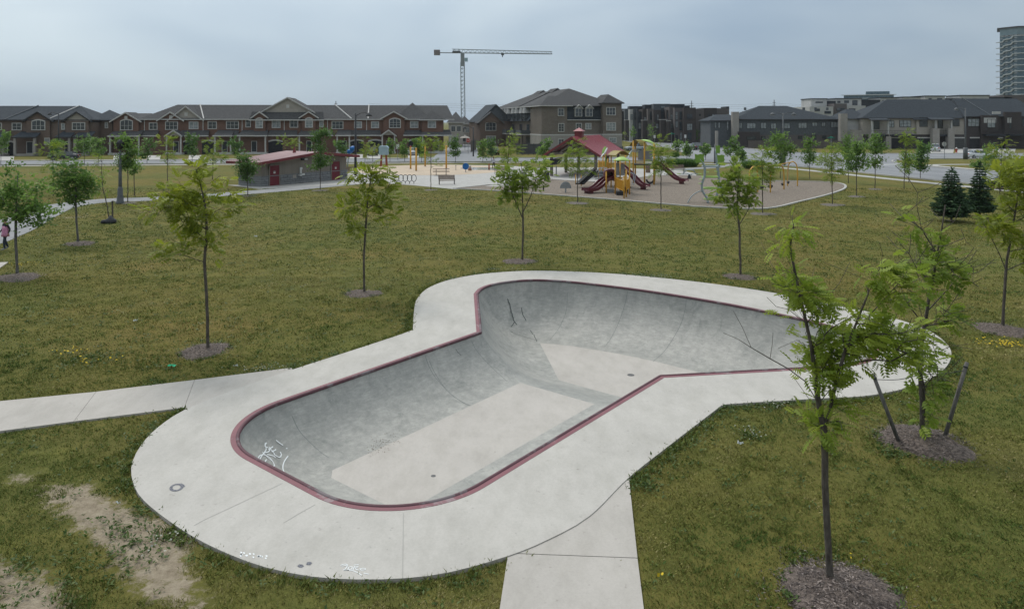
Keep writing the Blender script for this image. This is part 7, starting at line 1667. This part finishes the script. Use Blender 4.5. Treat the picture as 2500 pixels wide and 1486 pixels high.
# ------------------------------------------------------------------ vehicles
def car(label, loc, rz, paint, kind='suv', name='parked_car', col=None):
    t = thing(name, label, 'car', loc, rz, 'vehicles on the streets'); m = mat(name+'_paint', paint, tuple(min(1, x*1.1) for x in paint), 1, .25, spec=.6)
    suv = kind == 'suv'; hgt = 1.66 if suv else 1.45; L_ = 4.6
    # sections: x, bottom, belt, half width
    sec = [(-2.28,.42,.62,.70),(-2.20,.28,.80,.80),(-1.7,.22,.88,.90),(-.6,.20,.95,.93),(.8,.20,.98,.93),(1.8,.22,1.02,.91),(2.15,.28,1.0,.84),(2.28,.40,.80,.74)]
    vs = []; fs = []
    for x, zb, zt_, w in sec: vs += [(x,-w*.92,zb),(x,-w,zb+.2),(x,-w,zt_-.12),(x,-w*.86,zt_),(x,w*.86,zt_),(x,w,zt_-.12),(x,w,zb+.2),(x,w*.92,zb)]
    for i in range(len(sec)-1):
        for j in range(8): fs.append((i*8+j, i*8+(j+1) % 8, (i+1)*8+(j+1) % 8, (i+1)*8+j))
    fs.append(tuple(range(8))); fs.append(tuple(range(len(sec)*8-1, len(sec)*8-9, -1))); o = MB().add(vs, fs).build('body', m, t, True); recalc(o)
    cab = [(-1.15,.90,.78), (-.35,hgt-.06,.62), (.6,hgt,.62), (1.55 if suv else 1.2,hgt-.06,.60), (2.1 if suv else 2.0,.98,.74)]
    vs = []; fs = []
    for x, z, w in cab: vs += [(x,-w,z),(x,w,z)]
    low = [(-1.15,.88,.80), (-.35,.93,.82), (.6,.96,.82), (1.55,.98,.81), (2.1,.96,.76)]
    for x, z, w in low: vs += [(x,-w,z),(x,w,z)]
    for i in range(4): fs += [(2*i, 2*i+1, 2*i+3, 2*i+2), (2*i, 2*i+2, 10+2*i+2, 10+2*i), (2*i+1, 10+2*i+1, 10+2*i+3, 2*i+3)]
    o = MB().add(vs, fs).build('windows', M['glass'], t); recalc(o)
    mb = MB(); x0_, x1_ = -.42, cab[3][0]+.04; mb.add([(x0_,-.60,hgt-.06),(x0_,.60,hgt-.06),(.6,.62,hgt+.03),(.6,-.62,hgt+.03),(x1_,-.60,hgt-.03),(x1_,.60,hgt-.03)], [(0,3,2,1),(3,4,5,2)]); mb.box(-.36, -.26, -.66, -.60, .95, hgt-.08)
    for x in (.35, 1.35): 
        for sg in (-1, 1): mb.bar((x, sg*.80, .96), (x+.02, sg*.62, hgt-.02), .10, .04)
    mb.build('roof', m, t)
    for x in (-1.42, 1.40):
        for sg in (-1, 1):
            mb = MB(); mb.tube([(x, sg*.70, .34), (x, sg*.92, .34)], .34, 16); w = mb.build('tyre', M['rubber'], t); mb = MB(); mb.tube([(x, sg*.90, .34), (x, sg*.935, .34)], .21, 10); mb.build('rim', M['steel'], w)
    for sg in (-1, 1):
        mb = MB(); mb.box(2.16, 2.30, sg*.62-.16, sg*.62+.16, .72, .92); mb.build('tail_light', M['red_paint'], t); mb = MB(); mb.box(-2.28, -2.16, sg*.58-.18, sg*.58+.18, .60, .74); mb.build('headlight', M['white_fix'], t)
    mb = MB(); mb.box(2.27, 2.295, -.26, .26, .55, .68); mb.build('number_plate', M['white_fix'], t)
    return t
gz = lambda px, py: (G(px, py).x, G(px, py).y, .02)
car('black sport utility vehicle driving away on the side road', gz(1697, 366), -math.pi/2+.12, (.012, .012, .014), name='black_vehicle'); car('white sport utility vehicle in the driveway of the dark townhouses', gz(2283, 370), -math.pi/2-.5, (.55, .57, .60), name='white_vehicle')
car('white car passing behind the street lamp on the right', gz(2390, 387), math.pi, (.58, .60, .62), 'sedan', 'white_car'); car('dark car parked at the far left by the driveway', (G(157, 391).x, G(157, 391).y, .02), .3, (.018, .02, .026), 'sedan', 'dark_car')
car('black car in the driveway before the brick garages', gz(908, 380), -math.pi/2+.3, (.012, .012, .013), name='black_car'); car('silver car in the driveway behind the yellow water posts', gz(1008, 379), math.pi/2+.2, (.36, .38, .40), 'sedan', 'silver_car'); car('dark car behind the yellow-green tree at the right edge', gz(2462, 463), -1.2, (.02, .02, .024), 'sedan', 'dark_car'); car('grey car behind the tall play tower on the far road', gz(1550, 368), .1, (.30, .33, .35), name='grey_car'); car('dark van by the trees at the side-street corner', gz(1205, 378), -1.4, (.02, .022, .025), name='dark_van')

# ------------------------------------------------------------------ people
def person(label, loc, rz, hgt, cloth, bend=0.0, stride=.18, arms=None, bag=False):
    t = thing('person', label, 'person', loc, rz); k = hgt/1.75
    J = {'pel': (0,0,.95), 'spi': (0,.01,1.12), 'che': (0,0,1.32), 'nec': (0,-.01,1.47), 'hed': (0,-.02,1.56), 'top': (0,-.02,1.69), 'nos': (0,-.115,1.58)}
    Rr = {'pel': (.155,.12), 'spi': (.14,.105), 'che': (.17,.115), 'nec': (.055,.055), 'hed': (.075,.085), 'top': (.07,.08), 'nos': (.012,.012)}
    E = [('pel','spi','top_'), ('spi','che','top_'), ('che','nec','skin'), ('nec','hed','skin'), ('hed','top','skin'), ('hed','nos','skin')]
    for s_, sg in (('l', -1), ('r', 1)):
        st = stride*sg
        J.update({s_+'hip': (sg*.09,0,.90), s_+'kne': (sg*.095,-.04-st*.55,.50), s_+'ank': (sg*.09,st*-1.0+.05,.09+(.04 if sg < 0 else 0)), s_+'toe': (sg*.10,-st-.14,.045), s_+'sho': (sg*.18,.0,1.40), s_+'elb': (sg*.245,.05+st*.5,1.13), s_+'wri': (sg*.25,-.08+st*.9,.92), s_+'pal': (sg*.25,-.11+st,.85)})
        Rr.update({s_+'hip': (.09,.09), s_+'kne': (.068,.068), s_+'ank': (.055,.058), s_+'toe': (.04,.032), s_+'sho': (.06,.06), s_+'elb': (.045,.045), s_+'wri': (.03,.028), s_+'pal': (.035,.018)})
        E += [('pel', s_+'hip', 'leg_'), (s_+'hip', s_+'kne', 'leg_'), (s_+'kne', s_+'ank', 'leg_'), (s_+'ank', s_+'toe', 'shoe_'), ('che', s_+'sho', 'top_'), (s_+'sho', s_+'elb', 'top_'), (s_+'elb', s_+'wri', 'top_'), (s_+'wri', s_+'pal', 'skin')]
        for f in range(5):
            a = Vector(J[s_+'pal']); l = (.05, .075, .085, .078, .06)[f]; dx = (-.03+.015*f) if f else -.045
            J['%sf%d' % (s_, f)] = (a.x+sg*-.01, a.y+dx, a.z-l*.55); J['%sg%d' % (s_, f)] = (a.x-sg*.02, a.y+dx*1.1-.012, a.z-l); Rr['%sf%d' % (s_, f)] = Rr['%sg%d' % (s_, f)] = (.009, .009)
            E += [(s_+'pal', '%sf%d' % (s_, f), 'skin'), ('%sf%d' % (s_, f), '%sg%d' % (s_, f), 'skin')]
    if arms:
        for kk, v in arms.items(): J[kk] = v
    names = list(J); me = bpy.data.meshes.new('body'); me.from_pydata([tuple(c*k for c in J[n]) for n in names], [(names.index(a), names.index(b_)) for a, b_, _ in E], [])
    o = bpy.data.objects.new('body', me); C.objects.link(o); md = o.modifiers.new('skin', 'SKIN'); md.use_smooth_shade = True
    for i, n in enumerate(names): me.skin_vertices[0].data[i].radius = tuple(r*k for r in Rr[n]); me.skin_vertices[0].data[i].use_root = (n == 'pel')
    s2 = o.modifiers.new('sub', 'SUBSURF'); s2.levels = s2.render_levels = 2
    dg = bpy.context.evaluated_depsgraph_get(); ev = bpy.data.meshes.new_from_object(o.evaluated_get(dg)); bpy.data.objects.remove(o)
    o = bpy.data.objects.new('body', ev); C.objects.link(o); o.parent = t; ev.materials.clear(); order_ = ['skin', 'top_', 'leg_', 'shoe_']
    for c in order_: ev.materials.append(M['skin'] if c == 'skin' else M[cloth[c]])
    seg = [(Vector(J[a])*k, Vector(J[b_])*k, order_.index(c)) for a, b_, c in E]
    for p in ev.polygons:
        p.use_smooth = True; c = p.center; best = (9, 0)
        for a, b_, m in seg:
            d_ = b_-a; u = max(0, min(1, (c-a).dot(d_)/max(1e-9, d_.length_squared))); e = (c-(a+d_*u)).length
            if e < best[0]: best = (e, m)
        p.material_index = best[1]
        if best[1] == 0 and c.z < 1.44*k and abs(c.x) < .2*k: p.material_index = 1
    mb = MB(); prof = [(.02, .115), (.07, .10), (.098, .05), (.102, 0), (.095, -.06), (.06, -.10)]; mb.lathe([(r*k, z*k) for r, z in prof][::-1], 12, (0, .012*k, 1.645*k)); mb.build('hair', M['hair'], t, True)
    if bag: mb = MB(); mb.lathe([(.255*k, .74*k), (.235*k, .88*k), (.21*k, 1.05*k), (.195*k, 1.2*k), (.17*k, 1.3*k)], 16); mb.v = [(x, y*.72, z) for x, y, z in mb.v]; mb.build('tunic', M['pink'], t, True)
    return t
person('adult in pale top and dark trousers walking on the splash pad', (G(1205, 414).x, G(1205, 414).y, .035), .5, 1.68, {'top_': 'white_cloth', 'leg_': 'dark_cloth', 'shoe_': 'sandal'}, stride=.14)
person('person in pink tunic, dark jacket and jeans walking on the path at the left edge', (G(13, 611).x, G(13, 611).y, .022), -.5, 1.62, {'top_': 'dark_cloth', 'leg_': 'denim', 'shoe_': 'shoe'}, stride=.13, bag=True)
# ------------------------------------------------------------------ grass, weeds and flowers
rng = np.random.default_rng(5)
def free(Q, pad=0.0):
    ok = np.ones(len(Q), bool)
    for P in BLOCK:
        lo, hi = P.min(0)-.1, P.max(0)+.1; m_ = ok & (Q[:,0] > lo[0]) & (Q[:,0] < hi[0]) & (Q[:,1] > lo[1]) & (Q[:,1] < hi[1])
        ii = np.nonzero(m_)[0]
        if len(ii): ok[ii[inside(Q[ii], P)]] = False
    for x, y, r in BLOCKC: ok &= ((Q[:,0]-x)**2+(Q[:,1]-y)**2 > (r*(.86+.2*rng.random(len(Q))))**2)
    return ok
def vnoise(Q, s, seed):
    """smooth value noise"""
    g = np.random.default_rng(seed).random((256, 256)); x, y = Q[:,0]*s+200, Q[:,1]*s+200; i, j = np.floor(x).astype(int), np.floor(y).astype(int); u, v = x-i, y-j; u = u*u*(3-2*u); v = v*v*(3-2*v)
    a = g[i % 256, j % 256]; b = g[(i+1) % 256, j % 256]; c = g[i % 256, (j+1) % 256]; d_ = g[(i+1) % 256, (j+1) % 256]
    return (a*(1-u)+b*u)*(1-v)+(c*(1-u)+d_*u)*v
def fbm(Q, s, seed): return (vnoise(Q, s, seed)+.5*vnoise(Q, s*2.1, seed+1)+.25*vnoise(Q, s*4.3, seed+2)+.12*vnoise(Q, s*9, seed+3))/1.87
def scatter(n, y0, y1, wid=.80, marg=2.0):
    y = np.sqrt(rng.random(n)*(y1**2-y0**2)+y0**2); x = (rng.random(n)*2-1)*(wid*y+marg); return np.c_[x, y]
def blades(P, per, h, w, tone, lean=1.3):
    """each tuft: per blades, every blade one bent triangle pair"""
    n = len(P); N_ = n*per; B_ = np.repeat(P, per, 0)+rng.normal(0, 1, (N_, 2))*np.repeat(w*6+.012, per)[:,None]
    a = rng.random(N_)*6.283; hh = np.repeat(h, per)*(.5+.8*rng.random(N_)); ww = np.repeat(w, per)*(.7+.6*rng.random(N_)); ln = hh*lean*(.2+rng.random(N_))
    d_ = np.c_[np.cos(a), np.sin(a)]; s_ = np.c_[-np.sin(a), np.cos(a)]*ww[:,None]
    z0 = np.full(N_, -.01)
    V_ = np.stack([np.c_[B_-s_, z0], np.c_[B_+s_, z0], np.c_[B_+d_*(ln*.45)[:,None]+s_*.7, hh*.62], np.c_[B_+d_*ln[:,None], hh*.95]], 1).reshape(-1, 3)
    F_ = (np.arange(N_)*4)[:,None]+np.array([0, 1, 2, 3])[None]
    return V_, F_, np.repeat(np.clip(np.repeat(tone, per)+rng.normal(0, .09, N_), 0, 1), 4)
Vs, Fs, Ts = [], [], []; off = 0
for y0, y1, dens, per, hb, wb in ((8.6, 14, 340, 6, .032, .0045), (14, 20, 190, 6, .034, .006), (20, 30, 75, 6, .036, .010), (30, 44, 26, 6, .040, .016), (44, 70, 9, 6, .045, .026)):
    ar = .80*(y1*y1-y0*y0)+4*(y1-y0); Q = scatter(int(ar*dens), y0, y1); Q = Q[free(Q)]
    so = soil_at(Q)+(fbm(Q, 2.4, 40)-.5)*1.3; Q = Q[so < .42+rng.random(len(Q))*.12]
    t1 = fbm(Q, .55, 11); t2 = fbm(Q, 2.6, 21)
    keep = rng.random(len(Q)) < np.clip(.35+1.3*t2, .25, 1); Q, t1, t2 = Q[keep], t1[keep], t2[keep]
    tone = np.clip(.47+.10*np.clip((19-Q[:,1])/8, 0, 1)+(fbm(Q, .13, 31)-.5)*.7+(t1-.5)*1.0+(t2-.5)*.55+(rng.random(len(Q)) < .07)*.32, 0, 1); clump = np.clip((t2-.57)*7, 0, 1)
    tone = tone-.34*clump; h = hb*(.65+.7*rng.random(len(Q)))*(1+.5*clump); V_, F_, T_ = blades(Q, per, h, np.full(len(Q), wb), tone); Vs.append(V_); Fs.append(F_+off); Ts.append(T_); off += len(V_)
Q = np.concatenate([PAD-normals_in(PAD)*(.02+.16*rng.random(len(PAD)))[:,None]+rng.normal(0, .06, PAD.shape) for _ in range(14)]); ed = fbm(Q, .6, 90); Q = Q[(ed > .44) & free(Q)]; nq = len(Q)
V_, F_, T_ = blades(Q, 6, .055+.05*rng.random(nq), np.full(nq, .006), np.clip(.22+.25*rng.random(nq), 0, 1), .9); Vs.append(V_); Fs.append(F_+off); Ts.append(T_); off += len(V_)
o = npmesh('lawn_grass', np.concatenate(Vs), np.concatenate(Fs), M['grass'], None, np.concatenate(Ts)); tag(o, 'short olive and straw-coloured grass blades of the lawn', 'grass', kind='stuff')
# darker weed rosettes: along the deck edge, round mulch, scattered through the lawn
W_ = [scatter(2600, 8.6, 26), scatter(5200, 26, 62)]
e = PAD-normals_in(PAD)*(.05+.22*rng.random(len(PAD)))[:,None]; pick = fbm(e, .5, 70) > .47
for _ in range(5): W_.append((e+rng.normal(0, .09, e.shape))[pick])
for x, y, r in BLOCKC[:10]:
    a = rng.random(26)*6.28; W_.append(np.c_[x+r*1.08*np.cos(a), y+r*1.08*np.sin(a)])
for x, y, n_, s_ in [(*G(1212, 662)[:2], 30, .35), (*G(1580, 680)[:2], 60, .5), (*G(1885, 992)[:2], 30, .22), (*G(1566, 1178)[:2], 45, .25), (*G(1830, 1065)[:2], 24, .2), (*G(225, 880)[:2], 60, .5), (*G(395, 1325)[:2], 60, .28), (*G(355, 1275)[:2], 40, .25), (*G(2175, 1105)[:2], 30, .16), (*G(640, 910)[:2], 50, .35), (*G(440, 1298)[:2], 50, .3), (*G(560, 1360)[:2], 40, .25)]:
    W_.append(np.array([x, y])+rng.normal(0, s_, (n_, 2)))
small_soil = np.concatenate([p.mean(0)+rng.normal(0, .62, (70, 2)) for p in SOILG[:2]]); W_.append(small_soil)
Q = np.concatenate(W_); Q = Q[free(Q)]; cl_ = fbm(Q, .7, 55); Q = Q[(cl_ > .46) | (rng.random(len(Q)) < .25)]
d_ = Q[:,1]; rep = 7; P = np.repeat(Q, rep, 0)+rng.normal(0, 1, (len(Q)*rep, 2))*(.05+.0012*np.repeat(d_, rep))[:,None]
D = np.c_[rng.normal(0, 1, len(P)), rng.normal(0, 1, len(P)), .25+.3*rng.random(len(P))]
tp = (np.array([(0,0,0),(.45,.22,.10),(1,0,.02),(.45,-.22,.10)])*.10, np.array([(0,1,2,3)]))
V_, F_, T_ = stamp(tp, np.c_[P, .015+.03*rng.random(len(P))], D, (.45+.5*rng.random(len(P)))*(.8+.012*np.repeat(d_, rep)), rng, tone=np.clip(.35+.3*rng.normal(0, 1, len(P)), 0, 1))
o = npmesh('weeds', V_, F_, M['weed'], None, T_); tag(o, 'dark green clover and plantain weeds dotted through the lawn', 'weeds', kind='stuff')
M['yellow_flower'] = mat('yellow_flower', (.55, .38, .015), (.62, .45, .03), 9); M['white_flower'] = mat('white_clover', (.26, .27, .21), (.34, .34, .29), 9)
def flowers(name, label, spots, m, size):
    P = np.concatenate([np.array(G(px, py)[:2])+rng.normal(0, 1, (n_, 2))*np.array(s_) for px, py, n_, s_ in spots]); P = P[free(P)]; k = len(P)
    tp = (np.array([(-.5,-.5,0),(.5,-.5,.1),(.5,.5,0),(-.5,.5,.1)])*size, np.array([(0,1,2,3)])); D = rng.normal(0, 1, (k, 3))*np.array([1, 1, .4])
    V_, F_, T_ = stamp(tp, np.c_[P, .06+.05*rng.random(k)], D, .6+.8*rng.random(k), rng); o = npmesh(name, V_, F_, M[m], None, T_); tag(o, label, 'flowers', kind='stuff')
flowers('yellow_flowers', 'small yellow flowers in patches on the lawn', [(183,860,26,(.30,.18)), (240,882,22,(.35,.2)), (2455,840,70,(.45,.2)), (2475,845,50,(.4,.15)), (68,646,40,(.35,.35)), (1602,1415,3,(.05,.05)), (2078,1364,2,(.03,.03))], 'yellow_flower', .036)
flowers('white_clover', 'white clover heads in the grass', [(1580,680,260,(.7,.4)), (1240,661,90,(.7,.2)), (650,908,80,(.4,.15)), (1885,990,60,(.2,.15)), (160,640,140,(2.0,1.2)), (300,600,120,(2.5,1.5)), (560,650,160,(4,2)), (800,690,60,(3,2)), (395,1325,25,(.2,.15)), (2180,980,20,(.4,.3)), (1830,1065,25,(.2,.15))], 'white_flower', .024)
# tall ornamental grass clump behind the playground
rg = np.random.default_rng(77)
for px, py, w, lb in ((1655, 407, 1.3, 'mound of tall dark ornamental grass behind the far slide'), (1682, 407, 1.1, 'second mound of ornamental grass towards the path'), (1838, 412, 1.2, 'dark grassy shrub behind the swing set')):
    b = G(px, py); n_ = 1500; a = rg.random(n_)*6.28; r_ = np.sqrt(rg.random(n_))*w; P = np.c_[r_*np.cos(a), r_*np.sin(a), np.zeros(n_)]
    D = np.c_[np.cos(a)*.5*r_/w+rg.normal(0, .15, n_), np.sin(a)*.5*r_/w+rg.normal(0, .15, n_), np.ones(n_)]; tp = (np.array([(0,-.02,0),(.7,-.03,0),(1.25,0,-.15),(.7,.03,0)]), np.array([(0,1,2,3)]))
    t = thing('ornamental_grass', lb, 'shrub', b, 0, 'clumps of tall grass'); V_, F_, T_ = stamp(tp, P, D, (.6+.5*rg.random(n_)), rg, tone=np.clip(.4+.25*rg.normal(0, 1, n_), 0, 1)); npmesh('blades', V_, F_, M['dark_leaf'], t, T_)['kind'] = 'stuff'

# ------------------------------------------------------------------ thin summer haze
hz = MB().box(-5600, 5600, -5600, 5600, -2.9, 100).build('haze', None or bpy.data.materials.new('haze')); tag(hz, 'thin pale summer haze', kind='stuff')
hm = hz.data.materials[0]; hm.use_nodes = True; ht = hm.node_tree; ht.nodes.clear(); ho = ht.nodes.new('ShaderNodeOutputMaterial'); hv = ht.nodes.new('ShaderNodeVolumePrincipled')
hv.inputs['Color'].default_value = (.80, .88, .95, 1); hv.inputs['Density'].default_value = .00011; hv.inputs['Anisotropy'].default_value = .2
ht.links.new(hv.outputs['Volume'], ho.inputs['Volume'])
